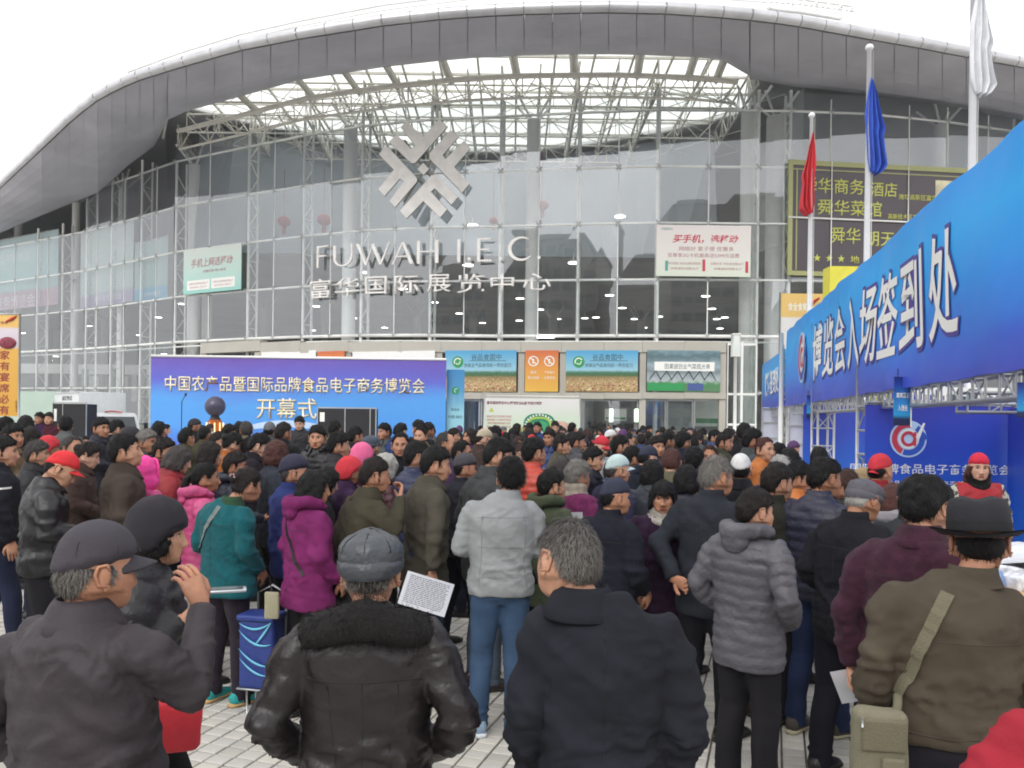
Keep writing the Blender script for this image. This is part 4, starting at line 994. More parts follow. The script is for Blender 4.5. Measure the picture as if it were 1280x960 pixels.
# ---- hair and headwear in head coordinates
def hairline(A, style):
    a = np.abs(A) * 180 / PI
    if style == 'short': return np.interp(a, [0, 25, 42, 55, 70, 78, 83, 89, 96, 110, 130, 180], [.058, .060, .050, .046, .036, .006, -.018, -.012, .026, .012, -.040, -.070])
    if style == 'recede': return np.interp(a, [0, 20, 42, 55, 70, 78, 83, 89, 96, 110, 130, 180], [.085, .088, .090, .066, .040, .006, -.015, -.01, .028, .012, -.040, -.064])
    if style == 'bald': return np.interp(a, [0, 60, 80, 95, 110, 130, 180], [.2, .2, .022, .032, .012, -.040, -.062])
    if style in ('bob', 'bang'): return np.interp(a, [0, 20, 35, 48, 60, 75, 90, 180], [.028 if style == 'bang' else .060, .026 if style == 'bang' else .058, .03, .0, -.05, -.075, -.085, -.095])
    if style == 'updo' or style == 'pony': return np.interp(a, [0, 25, 45, 60, 70, 80, 95, 110, 130, 180], [.062, .060, .048, .030, .0, -.005, .025, .0, -.045, -.066])
    if style == 'long': return np.interp(a, [0, 12, 35, 50, 62, 75, 90, 180], [.068, .060, .035, .0, -.06, -.085, -.10, -.11])
def hair_mesh(style='short', thick=.014, seed=0, mats=None, strands=500, grey=0., lod=1, top=1.0, under=False, tuft=1.):
    na, nb = (60, 48) if lod else (28, 22)
    t = np.linspace(-1, 1, na, endpoint=False); A, E = np.meshgrid(PI * t, (PI * np.linspace(0, 1, nb + 1)[1:-1]))
    A, E = A.ravel(), E.ravel(); p = skull(A, E)
    longish = style in ('bob', 'bang', 'long')
    ps = face_shape(p.copy())
    if longish: base = np.where((p[:, 2] < 0)[:, None], np.stack([p[:, 0] * (1 + .5 * np.clip(-p[:, 2] / .1, 0, 1) ** 1.2 * 1.1), p[:, 1] * (1 + .35 * np.clip(-p[:, 2] / .1, 0, 1)), p[:, 2]], 1), p)
    else: base = np.where((p[:, 1] < .02)[:, None], ps, p)
    z = p[:, 2]; hl = hairline(A, style); 
    ins = sm(z - hl + vnoise(np.stack([A * 9, A * 0, z * 0], 1), seed) * .006 + vnoise(np.stack([A * 26, A * 0, z * 0], 1), seed + 3) * .004, -.005, .005)
    if under: ins = ins * (1 - sm(z + p[:, 1] * -.0, .012, .03))
    r = base / np.linalg.norm(base, axis=1)[:, None]
    n1 = vnoise(r * 5, seed + 1); n2 = vnoise(np.stack([A * 16, z * 25, A * 0], 1), seed + 2)
    side = np.interp(z, [-.09, -.04, .0, .05, .1], [.30, .5, .72, 1.0, 1.2]) if not longish else np.interp(z, [-.1, -.03, .03, .1], [1.5, 1.35, 1.1, 1.0])
    th = thick * top * side * (1 + .36 * n1 + .24 * n2)
    if not longish: th = th * (1 - .55 * ((np.abs(A) < 1.62) & (z < .035)))
    off = ins * th + (1 - ins) * (-.010)
    v = base + r * off[:, None]
    if longish: v[:, 1] = np.where((ins > .5) & (v[:, 1] > .05) & (z < .03), v[:, 1] - .004, v[:, 1])
    V = [tuple(q) for q in v]; nr = nb - 1; F = grid_faces(na, nr); k = len(V)
    V += [(0, -.005, .113 + thick * top * 1.05), (0, 0, -.09)]
    F += [(k, c, (c + 1) % na) for c in range(na)] + [(k + 1, (nr - 1) * na + (c + 1) % na, (nr - 1) * na + c) for c in range(na)]
    keep = [True] * len(F)
    F = [f for f in F if max(ins[i] if i < k else (1 if i == k else 0) for i in f) > .01]
    acc = Acc(); acc.add(V, F, 0)
    g = np.random.default_rng(seed + 5)
    if strands:
        idx = np.where(ins > .6)[0]; wt = np.sin(E[idx]); wt /= wt.sum(); ch = g.choice(idx, strands, p=wt)
        P0 = v[ch] + g.normal(0, .003, (strands, 3)); crown = np.array([.008, -.035, .125])
        d = P0 - crown; nn = r[ch]; d -= (d * nn).sum(1)[:, None] * nn
        d /= np.linalg.norm(d, axis=1)[:, None] + 1e-6
        if longish: d = d * .5 + np.array([0, 0, -1]) * .7
        d += g.normal(0, .25, d.shape); d /= np.linalg.norm(d, axis=1)[:, None]
        L = g.uniform(.014, .032, (strands, 1)) * (1 if not longish else 1.3); sd = np.cross(d, nn) * g.uniform(.0004, .0011, (strands, 1)) * tuft; L = L * tuft ** .5
        lift = g.uniform(.0003, .0022, (strands, 1)) * tuft ** 1.2
        a0, a1 = P0 - sd, P0 + sd; b0, b1 = P0 + d * L * .55 + nn * lift - sd * .8, P0 + d * L * .55 + nn * lift + sd * .8; c0 = P0 + d * L - nn * L * (.22 if tuft < 1.1 else .02)
        S = np.stack([a0, a1, b1, b0, c0], 1).reshape(-1, 3); o = len(acc.v)
        acc.v += [tuple(q) for q in S]
        zz = v[ch][:, 2]
        pg = np.clip(grey * (1.6 - 6 * zz), 0, 1) if grey else np.zeros(strands)
        gm = g.uniform(0, 1, strands) < pg
        for i in range(strands):
            acc.f += [(o + 5 * i, o + 5 * i + 1, o + 5 * i + 2, o + 5 * i + 3), (o + 5 * i + 3, o + 5 * i + 2, o + 5 * i + 4)]; m_ = 1 if gm[i] else 0; acc.m += [m_, m_]
    def blob(c, rr, sd=1.):
        b = MB(); b.ell(c, rr, 16, 12); w = np.array(b.v); w2 = w + (w - np.array(c)) * (vnoise(w * 40, seed + 9)[:, None] * .12); acc.add([tuple(q) for q in w2], b.f, 0)
    if style == 'updo': blob((0, -.095, .045), (.045, .035, .04))
    if style == 'pony':
        blob((0, -.098, .02), (.022, .02, .022))
        V, F = tube_np([(0, -.10, .02), (.0, -.135, .0), (.003, -.145, -.06), (0, -.13, -.13), (.004, -.12, -.19), (0, -.12, -.22)], [.016, .028, .033, .028, .018, .004], 12); acc.add(V, F, 0)
    if style == 'long':
        for s in (-1, 0, 1):
            V, F = tube_np([(s * .06, -.045 - (s == 0) * .035, .0), (s * .075, -.05 - (s == 0) * .04, -.08), (s * .085, -.04 - (s == 0) * .06, -.17), (s * .08, -.03 - (s == 0) * .07, -.26), (s * .07, -.03 - (s == 0) * .07, -.31)], [(.03, .03), (.036, .034), (.036, .028), (.03, .022), (.012, .01)], 12)
            w = np.array([tuple(q) for q in V]); w += vnoise(w * 22, seed)[:, None] * .006; acc.add([tuple(q) for q in w], F, 0)
    return to_mesh('hair', acc.v, acc.f, mats or [HAIRM['black'], HAIRM['grey']], acc.m)
def hairmat(c, var=.35):
    return mat('hair', rgb(*c), .5, bump=.5, bscale=260, var=var, vscale=160, spec=.22, stretch=(1, 1, .18))
HAIRM = dict(black=hairmat((17, 15, 16)), dark=hairmat((32, 26, 25)), brown=hairmat((66, 46, 40)), reddish=hairmat((78, 48, 44)), grey=hairmat((118, 114, 110)), white=hairmat((172, 170, 166), .15), dgrey=hairmat((66, 62, 61)))
def dome(zl_f, th, na=44, nb=30, seed=0, squash=1., lumps=0., back=0.):
    t = np.linspace(-1, 1, na, endpoint=False); A, E = np.meshgrid(PI * t, PI * np.linspace(0, 1, nb + 1)[1:-1]); A, E = A.ravel(), E.ravel()
    p = skull(A, E); z = p[:, 2]; zl = zl_f(np.abs(A) * 180 / PI); r = p / np.linalg.norm(p, axis=1)[:, None]
    ins = sm(z - zl, -.004, .003); tk = th(z) if callable(th) else th
    v = p + r * (ins * tk + (1 - ins) * -.012 + ins * lumps * vnoise(r * 6, seed))[:, None]; v[:, 2] *= squash
    V = [tuple(q) for q in v]; nr = nb - 1; F = grid_faces(na, nr); k = len(V); V += [(0, 0, v[:, 2].max() + .002)]
    F += [(k, c, (c + 1) % na) for c in range(na)]
    F = [f for f in F if max(ins[i] if i < k else 1 for i in f) > .01]
    return V, F
def visor(acc, w=.072, L=.075, y=.086, z=.045, drop=.022, mi=0, th=.004):
    V = []; nu, nv = 13, 6
    for lay in (0, 1):
        for j in range(nv):
            for i in range(nu):
                u = -1 + 2 * i / (nu - 1); f = j / (nv - 1)
                yy = y - .075 * u * u + f * L * math.sqrt(max(0, 1 - (u * .93) ** 2)); V.append((u * w * (1 - .05 * f), yy - .004, z - drop * f - .022 * u * u - lay * th))
    F = []
    for lay in (0, 1):
        for j in range(nv - 1):
            for i in range(nu - 1):
                a = lay * nu * nv + j * nu + i; q = (a, a + 1, a + nu + 1, a + nu); F.append(q if lay == 0 else q[::-1])
    o2 = nu * nv
    for i in range(nu - 1): a = (nv - 1) * nu + i; F.append((a, a + 1, a + 1 + o2, a + o2))
    acc.add(V, F, mi)
def hat_parts(kind, c, c2=None):
    """list of (part name, mesh): crown and its visor / band / brim"""
    key = ('hat', kind, c, c2)
    if key in CACHE: return CACHE[key]
    kind_m = dict(leathercap=lambda: mat('hat_leather', rgb(*c), .38, bump=.25, bscale=70, var=.15, vscale=12, spec=.5)).get(kind, lambda: mat('hat_cloth', rgb(*c), .85, bump=.2, bscale=180, var=.10, vscale=20))
    m = kind_m(); m2 = mat('hat_trim', rgb(*(c2 or c)), .8, bump=.2, bscale=180, var=.08); out = []
    if kind in ('cap', 'cap_back', 'armycap'):
        V, F = dome(lambda a: np.interp(a, [0, 60, 100, 180], [.048, .040, .030, .0]), (lambda z: .013 + .010 * sm(z, .03, .1)) if kind != 'armycap' else (lambda z: .020 + .012 * sm(z, .02, .08)), squash=1.02)
        out.append(('cap_crown', to_mesh('cap_crown', V, F, [m])))
        b = MB(); b.ell((0, 0, .132), (.007, .007, .004), 8, 4)
        for k in range(6):   # stitched panel seams
            a0 = k * PI / 3 + .26; pts = []
            for e in np.linspace(.08, 1.18, 9):
                q = Vector((.091 * math.sin(e) * math.sin(a0), .113 * math.sin(e) * math.cos(a0), .1345 * math.cos(e) )); pts.append(q * (1.012 if kind != 'armycap' else 1.06))
            b.tube(pts, .0012, 4)
        out.append(('button', b.mesh('button', [m2])))
        if kind != 'cap_back' or True:
            acc = Acc(); visor(acc, L=.075 if kind == 'cap' else .05, mi=0)
            if kind == 'cap_back': acc.v = [(-x, -y - .0, z - .03) for x, y, z in acc.v]
            out.append(('visor', to_mesh('visor', acc.v, acc.f, [m2 if c2 else m])))
    elif kind in ('flatcap', 'leathercap'):
        V, F = dome(lambda a: np.interp(a, [0, 60, 100, 180], [.045, .035, .022, -.012]), lambda z: .016 + .016 * np.exp(-((z - .062) / .03) ** 2), squash=.96, lumps=.003)
        out.append(('cap_crown', to_mesh('cap_crown', V, F, [m])))
        b = MB(); b.ell((0, -.01, .122), (.009, .009, .005), 10, 4)
        for k in range(8):
            a0 = k * PI / 4; pts = []
            for e in np.linspace(.1, 1.12, 9):
                rr = .113 + .017 * math.exp(-((.113 * math.cos(e) - .062) / .03) ** 2); q = Vector(((rr - .02) * math.sin(e) * math.sin(a0), rr * math.sin(e) * math.cos(a0), (rr + .014) * math.cos(e) * .96)); pts.append(q)
            b.tube(pts, .0014, 4)
        out.append(('seam', b.mesh('seam', [m2])))
        V, F = tube_np([(0, -.005, .002), (0, -.005, .014), (0, -.003, .034), (0, -.002, .046)], [(.084, .104), (.093, .113), (.094, .115), (.088, .108)], 32); V = [(x, y, z + y * .18) for x, y, z in V]
        out.append(('cap_band', to_mesh('cap_band', V, F[:-2], [m])))
        acc = Acc(); visor(acc, w=.066, L=.05, y=.088, z=.036); out.append(('visor', to_mesh('visor', acc.v, acc.f, [m])))
    elif kind in ('beanie', 'knit', 'slouch'):
        V, F = dome(lambda a: np.interp(a, [0, 60, 90, 180], [.040, .022, -.045, -.062]), lambda z: .025 + (.016 if kind == 'slouch' else .006) * sm(z, .03, .11), lumps=.003)
        out.append(('knit_crown', to_mesh('knit_crown', V, F, [m])))
        pts = []; V2, F2 = tube_np([(0, 0, -.006), (0, 0, .028)], [(.090, .109), (.091, .110)], 36); V2 = [(x, y, z + y * .42 - .0) for x, y, z in V2]
        acc = Acc(); n = 40
        vv = []
        for k in range(n):
            a = 2 * PI * k / n
            for (dr, dz) in ((.0, .0), (.007, .004), (.009, .018), (.007, .032), (0, .036)):
                vv.append(((.085 + dr) * math.cos(a), (.102 + dr) * math.sin(a), dz - .012 + .42 * .102 * math.sin(a)))
        ff = [(k * 5 + j, ((k + 1) % n) * 5 + j, ((k + 1) % n) * 5 + j + 1, k * 5 + j + 1) for k in range(n) for j in range(4)]
        acc.add(vv, ff); out.append(('knit_cuff', to_mesh('knit_cuff', acc.v, acc.f, [m2 if c2 else m])))
    elif kind == 'fedora':
        b = MB(); n = 40; prof = [(.088, .0), (.090, .03), (.088, .07), (.080, .098), (.06, .108), (.03, .098), (.001, .094)]
        vs = []; 
        for r_, z in prof:
            for k in range(n):
                a = 2 * PI * k / n; x, y = r_ * math.cos(a), r_ * 1.2 * math.sin(a); pinch = -.012 * math.exp(-((x) / .03) ** 2) * (z > .09); vs.append((x, y, z + .035 + pinch + .010 * (y > .05) * (z > .08)))
        b.add(vs, [(i * n + k, i * n + (k + 1) % n, (i + 1) * n + (k + 1) % n, (i + 1) * n + k) for i in range(len(prof) - 1) for k in range(n)], 0, True); out.append(('hat_crown', b.mesh('hat_crown', [m])))
        b = MB(); vs = []
        for lay in (0, -.004):
            for r_, z in ((.086, .036), (.105, .030), (.125, .030), (.142, .038)):
                for k in range(n):
                    a = 2 * PI * k / n; vs.append((r_ * math.cos(a), r_ * 1.12 * math.sin(a), z + lay - .010 * math.sin(a) ** 2 + .012 * abs(math.cos(a)) * (r_ > .12)))
        fs = [(L_ * 4 * n + i * n + k, L_ * 4 * n + i * n + (k + 1) % n, L_ * 4 * n + (i + 1) * n + (k + 1) % n, L_ * 4 * n + (i + 1) * n + k) for L_ in (0, 1) for i in range(3) for k in range(n)]
        b.add(vs, fs, 0, True); out.append(('hat_brim', b.mesh('hat_brim', [m])))
        V, F = tube_np([(0, 0, .038), (0, 0, .066)], [(.0905, .108), (.0915, .109)], 40); out.append(('hat_band', to_mesh('hat_band', V, F[:-2], [m2])))
    elif kind == 'hood':   # raised hood around the head
        V, F = dome(lambda a: np.interp(a, [0, 45, 60, 180], [.075, .055, -.10, -.12]), lambda z: .026, lumps=.006)
        v = np.array(V); v[:, 1] -= .012; v[:, 2] = np.where(v[:, 2] < -.02, v[:, 2] * 1.25, v[:, 2]); w = np.where(v[:, 2] < -.02, 1 + .55 * np.clip(-v[:, 2] - .02, 0, .1) / .1, 1); v[:, 0] *= w; v[:, 1] *= w
        out.append(('hood', to_mesh('hood', [tuple(q) for q in v], F, [m])))
        V, F = tube_np([(-.072, .045, -.10), (-.088, .062, -.03), (-.080, .070, .05), (-.04, .085, .095), (0, .09, .108), (.04, .085, .095), (.080, .070, .05), (.088, .062, -.03), (.072, .045, -.10)], [.011] * 9, 8); out.append(('hood_rim', to_mesh('hood_rim', V, F, [m])))
    CACHE[key] = out; return out
# ---- collars, hoods lying on the back
def collar_mesh(kind, m, lean=0, s=1.):
    n = 36; acc = Acc()
    t = 1.475 - .92; yl = lean * t + lean * .5 * t * t
    if kind == 'fur':
        b = MB(); vs, fs = [], []; nt, nc = 64, 18
        for i in range(nt):
            a = 2 * PI * i / nt; back = .5 - .5 * math.sin(a); x, y = (.118 + .05 * abs(math.cos(a))) * math.cos(a), -.015 + (.098) * math.sin(a); zc = 1.452 - .055 * abs(math.cos(a)) ** 1.5 - .07 * max(0, math.sin(a))
            for j in range(nc):
                p = 2 * PI * j / nc; rr = .048 + .016 * back; vs.append((x + math.cos(a) * math.cos(p) * rr, y + math.sin(a) * math.cos(p) * rr * .9, zc + math.sin(p) * rr * .85 - .03 * (math.cos(p) > 0) * math.cos(p)))
        fs = [(i * nc + j, ((i + 1) % nt) * nc + j, ((i + 1) % nt) * nc + (j + 1) % nc, i * nc + (j + 1) % nc) for i in range(nt) for j in range(nc)]
        v = np.array(vs); v += vnoise(v * 45, 3)[:, None] * .004; v = warp(v, lean)
        acc.add([tuple(q) for q in v], fs, 0)
        g = np.random.default_rng(4); N_ = 9000; i = g.integers(0, len(v), N_); p0 = v[i] + g.normal(0, .004, (N_, 3))
        cen = np.array([[(.118 + .05 * abs(math.cos(2 * PI * k / nt))) * math.cos(2 * PI * k / nt), -.015 + .098 * math.sin(2 * PI * k / nt), 1.44] for k in range(nt)]); cen = warp(cen, lean); nn = v[i] - cen[i // nc]; nn /= np.linalg.norm(nn, axis=1)[:, None]
        d = nn * .8 + g.normal(0, .35, nn.shape) + np.array([0, 0, -.55]); d /= np.linalg.norm(d, axis=1)[:, None]; L = g.uniform(.012, .032, (N_, 1)); sd = np.cross(d, g.normal(0, 1, d.shape)); sd = sd / np.linalg.norm(sd, axis=1)[:, None] * .0009
        S = np.stack([p0 - sd, p0 + sd, p0 + d * L], 1).reshape(-1, 3); o = len(acc.v); acc.v += [tuple(q) for q in S]; acc.f += [(o + 3 * k, o + 3 * k + 1, o + 3 * k + 2) for k in range(N_)]; acc.m += [0] * N_
        return to_mesh('fur_collar', acc.v, acc.f, [m], acc.m)
    prof = dict(stand=[(.066, 1.43), (.063, 1.465), (.065, 1.488), (.071, 1.490), (.076, 1.46), (.090, 1.425)],
        lapel=[(.064, 1.44), (.061, 1.47), (.063, 1.492), (.070, 1.496), (.083, 1.478), (.102, 1.438), (.118, 1.410), (.113, 1.404), (.09, 1.42)],
        shirt=[(.062, 1.44), (.058, 1.48), (.062, 1.498), (.070, 1.485), (.080, 1.43)], scarf=[(.058, 1.45), (.060, 1.50), (.075, 1.515), (.092, 1.50), (.098, 1.47), (.090, 1.445), (.104, 1.435), (.112, 1.41), (.100, 1.385), (.08, 1.39)])[kind]
    vs = []
    for i in range(n):
        a = 2 * PI * i / n; front = max(0, math.sin(a)) ** 2
        for r_, z in prof:
            op = 1 + (.12 * front if kind != 'stand' else 0); vs.append((r_ * math.cos(a) * 1.02, r_ * math.sin(a) * 1.0 * op - .004, z - .035 * front - (.012 * (math.sin(a) < 0) * -math.sin(a) if False else 0)))
    k = len(prof); fs = [(i * k + j, ((i + 1) % n) * k + j, ((i + 1) % n) * k + j + 1, i * k + j + 1) for i in range(n) for j in range(k - 1) if not (kind in ('lapel', 'shirt') and n // 4 - 1 <= i <= n // 4)]
    v = np.array(vs)
    if kind == 'scarf': v = v * np.array([1, 1, 1]) + (vnoise(v * np.array([26, 26, 40.]), 3)[:, None]) * .008
    v = warp(v, lean) ; acc.add([tuple(q) for q in v], fs, 0)
    me = to_mesh('collar', acc.v, acc.f, [m]); return me
def backhood_mesh(m, lean=0, seed=0, size=1.):
    V, F = [], []
    def addp(v, f):
        o = len(V); V.extend(v); F.extend([tuple(i + o for i in q) for q in f])
    pts = [(-.085, .07, 1.43), (-.110, .01, 1.46), (-.098, -.07, 1.475), (-.05, -.125, 1.465), (0, -.14, 1.455), (.05, -.125, 1.465), (.098, -.07, 1.475), (.110, .01, 1.46), (.085, .07, 1.43)]
    v, f = tube_np(pts, [(.02, .02), (.036, .034), (.046, .042), (.052 * size, .05 * size), (.054 * size, .054 * size), (.052 * size, .05 * size), (.046, .042), (.036, .034), (.02, .02)], 12); addp(v, f)
    b = MB(); b.ell((0, -.135, 1.41), (.085 * size, .045 * size, .065 * size), 16, 10); addp(b.v, b.f)
    me = remesh(V, F, .011, 3); c, n = getco(me); d = .006 * (1 - 2 * np.abs(vnoise(c * np.array([10, 22, 22.]), seed))) + .004 * vnoise(c * 16, seed + 1)
    setco(me, warp(c + n * d[:, None], lean)); me.name = 'hood'; me.materials.clear(); me.materials.append(m); me.polygons.foreach_set('use_smooth', [True] * len(me.polygons)); return me
# ---- cloth
def cloth(c, kind='cloth'):
    k = {'cloth': dict(rough=.86, bump=.30, bscale=420, var=.22, vscale=5, spec=.2), 'wool': dict(rough=.94, bump=.5, bscale=230, var=.26, vscale=22, spec=.12, sheen=.06),
        'leather': dict(rough=.40, bump=.14, bscale=60, var=.22, vscale=7, spec=.5), 'puffer': dict(rough=.46, bump=.3, bscale=46, var=.14, vscale=7, spec=.4),
        'denim': dict(rough=.85, bump=.3, bscale=300, var=.30, vscale=5, spec=.2), 'fleece': dict(rough=.95, bump=.5, bscale=120, var=.12, vscale=20, spec=.1, sheen=.08), 'nylon': dict(rough=.62, bump=.22, bscale=34, var=.16, vscale=5, spec=.35)}[kind]
    l = rgb(*c); g_ = sum(l) / 3; l = tuple(max(.009, (.08 * g_ + .92 * q) * .64) for q in l)
    return mat(kind + '_fabric', l, **k)
# ------------------------------------------------------------------ assembling people
def lib(key, fn):
    if key not in CACHE: CACHE[key] = fn()
    return CACHE[key]
def child(name, me, root, M=None, mats=None):
    o = bpy.data.objects.new(name, me); COL.objects.link(o); o.parent = root
    if M is not None: o.matrix_local = M
    if mats:
        for i, m in mats.items(): o.material_slots[i].link = 'OBJECT'; o.material_slots[i].material = m
    return o
SHOES = {}
def shoe(kind, c, c2):
    return lib(('shoe', kind, c, c2), lambda: shoe_mesh(kind, mat('shoe_upper', rgb(*c), .4 if kind == 'leather' else .75, bump=.1, bscale=80, var=.1), mat('shoe_sole', rgb(*c2), .7, var=.08)))
NPEOPLE = 0
def person(px, yt, D, head, label, arms=('down', 'down'), jc=(40, 40, 46), jk='cloth', jl=.80, w=1., belly=0., puff=0., slim=0., fold=1., flare=0., tc=(34, 34, 40), tk='cloth', legs=((-.10, .0), (.10, .02)), wide=1., sc=((30, 28, 28), (24, 22, 22)), sk='leather',
    hair='short', hc='black', ht=.014, strands=500, grey=0., hat=None, hatc=(30, 30, 34), hatc2=None, yaw=0, pitch=0, roll=0, lean=0., sex='m', collar='stand', cc=None, hood=0., skn=0, uniq=True, vox=.016, bpx=None, group='people waiting on the square', hatM=None, unseen_legs=False, sleeve=1.):
    global NPEOPLE; NPEOPLE += 1; seed = NPEOPLE; ht = ht * (1.15 if D > 3 else 1)
    HM = head_matrix(yaw, pitch, roll, lean)
    ta = P(px, yt, D); topl = HM @ Vector((0, -.005, (.135 if hat in ('cap', 'armycap', 'fedora', 'beanie', 'slouch', 'cap_back') else .126)))
    if hat == 'fedora': topl = HM @ Vector((0, 0, .145))
    if hat in ('flatcap', 'leathercap'): topl = HM @ Vector((0, -.01, .125))
    s = ta.z / topl.z; rz = R(head)
    if bpx is None:
        off = Matrix.Rotation(rz, 3, 'Z') @ Vector((topl.x, topl.y, 0)) * s; loc = Vector((ta.x - off.x, ta.y - off.y, 0)); hx = 0
    else:   # body under another column of the picture: the neck leans sideways in the body's frame
        b_ = P(bpx, HY + 60, D); want = Matrix.Rotation(-rz, 3, 'Z') @ Vector((ta.x - b_.x, 0, 0)) / s
        HM = Matrix.Translation((want.x, want.y - topl.y * .0, 0)) @ HM; loc = Vector((b_.x, ta.y, 0))
    root = empty('person', loc, label, 'person', group, rz); root.scale = (s, s, s)
    key = (tuple(arms), yaw, pitch, roll, lean, sex, tuple(legs)) if bpx is None else ('u', seed)
    lo = 1
    sm_, lm_ = skin(SK[skn]), lip(SK[skn])
    child('body', lib(('body',) + key, lambda: body_mesh(arms, HM, lean, lo, sex, legs)), root, mats={0: sm_, 1: lm_})
    jm = cloth(jc, jk); jkey = ('jk', tuple(arms), jl, w, belly, puff, lean, slim, fold, flare, seed if uniq else 0, sleeve)
    child('jacket', lib(jkey, lambda: jacket_mesh(arms, jl, w, belly, puff, lean, vox, seed, slim, fold=fold, m=jm, flare=flare, sleeve=sleeve)), root, mats={0: jm})
    if not unseen_legs:
        tm_ = cloth(tc, tk); tkey = ('tr', tuple(legs), wide, seed if uniq else 0)
        child('trousers', lib(tkey, lambda: trouser_mesh(legs, 1., wide, vox, seed, tm_)), root, mats={0: tm_})
        for i, (x, y) in enumerate(legs):
            o = child('shoe', shoe(sk, *sc), root); o.location = (x, y - .01, 0); o.rotation_euler = (0, 0, R(10 if i == 0 else -10))
    nx = Matrix.Translation((HM.translation.x * .6, 0, 0)) if bpx is not None else None
    if collar:
        cm = cloth(cc or jc, 'wool' if collar == 'fur' else jk)
        if collar == 'fur': cm = mat('fur', rgb(*(cc or jc)), .75, bump=.6, bscale=200, var=.5, vscale=90, spec=.4)
        child('fur_collar' if collar == 'fur' else 'collar', lib(('col', collar, lean), lambda: collar_mesh(collar, cm, lean)), root, nx, mats={0: cm})
    if hood: child('hood', lib(('hood', lean, hood, seed if uniq else 0), lambda: backhood_mesh(jm, lean, seed, hood)), root, mats={0: jm})
    if hair and hat not in ('hood',):
        hs_ = seed % 3 if not uniq else seed; tk_ = ht if not hat else min(ht, .008)
        hm_ = lib(('hair', hair, tk_, hs_, strands, grey, bool(hat)), lambda: hair_mesh(hair, tk_, hs_, None, strands, grey, under=bool(hat), tuft=1. if D < 4.6 or hat else 2.0))
        child('hair', hm_, root, HM, mats={0: HAIRM[hc], 1: HAIRM['grey']})
    if hat:
        for nm, me in hat_parts(hat, hatc, hatc2): child(nm, me, root, HM if hatM is None else HM @ hatM)
    return root, HM, s
def wp(root, v):
    """person-local point to world"""
    return Matrix.Translation(root.location) @ Matrix.Rotation(root.rotation_euler.z, 4, 'Z') @ (Vector(v) * root.scale.x)
BLK = (38, 37, 43); NAVY = (36, 40, 58)
PE = {}
# ---- the nearest people
ARM1 = ((.275, .12, 1.24), (.17, .26, 1.43), (-.35, -.1, .9), (-.8, .1, .3), .55)
PE['capman'] = person(122, 655, 2.2, -22, 'man in brown-grey blouson and charcoal baseball cap raising one hand, nearest at left', arms=('pocket', ARM1), jc=(70, 62, 68), jk='nylon', jl=.88, w=1.07, belly=.03, hair='short', hc='dgrey', grey=.8, strands=2600, hat='cap', hatc=(62, 58, 66), hatM=Matrix.Scale(1.07, 4), yaw=-22, pitch=-4, collar='lapel', skn=1, vox=.0105, fold=1.25)
PE['leather'] = person(464, 665, 2.4, 4, 'man in black leather coat with dark fur collar and round leather cap, back turned', arms=('pocket', 'pocket'), jc=(42, 36, 38), jk='leather', jl=.74, w=1.05, collar='fur', cc=(20, 17, 17), hair='short', hc='dgrey', ht=.006, grey=.5, strands=900, hat='leathercap', hatc=(64, 68, 74), hatc2=(44, 46, 50), hatM=Matrix.Scale(1.1, 4), yaw=-4, pitch=-6, skn=0, vox=.0105, fold=.85, flare=.02)
PE['suit'] = person(716, 652, 2.3, -6, 'man in a dark navy suit jacket with short greying hair, nearest in the middle', arms=('near', 'near'), jc=(44, 46, 56), jk='cloth', jl=.76, w=.97, collar='lapel', hair='short', hc='dgrey', ht=.012, grey=.6, strands=9000, yaw=38, pitch=-12, skn=0, vox=.0105, bpx=758, fold=1.1)
PE['fedora'] = person(1228, 628, 2.7, -8, 'man in a khaki brown jacket and black fedora with a canvas shoulder bag', arms=('down', 'relax'), jc=(98, 88, 74), jk='cloth', jl=.90, w=1.07, belly=.02, collar='stand', hair='short', hc='black', ht=.006, hat='fedora', hatc=(30, 29, 36), hatc2=(22, 22, 26), hatM=Matrix.Scale(1.1, 4), yaw=-20, pitch=-8, bpx=1192, skn=1, vox=.012, tc=(44, 42, 52), fold=.95)
ARM33 = ((.30, .10, 1.12), (.22, .30, 1.05), (-.3, .8, -.2), (-.8, 0, 0), .5)
PE['redcorner'] = person(1352, 735, 1.75, 12, 'person in a bright red jacket cut off by the lower right corner', arms=(ARM33, 'down'), jc=(196, 40, 62), jk='cloth', jl=.80, w=1.1, belly=.02, hair='bob', hc='black', lean=.12, vox=.012)
PE['beanie'] = person(196, 625, 2.95, -72, 'woman in a black slouchy beanie and dark jacket walking right with a phone', arms=('down', ((.27, -.06, 1.13), (.16, .14, 1.27), (-.25, .6, .45), (-.7, -.1, .7), .8)), jc=(44, 42, 48), jk='puffer', puff=.008, jl=.86, hair='bob', hc='black', ht=.006, hat='slouch', hatc=(34, 30, 38), sex='f', legs=((-.07, .26), (.08, -.16)), tc=(20, 18, 24), yaw=0, pitch=-2, skn=0, collar='stand', wide=.85)
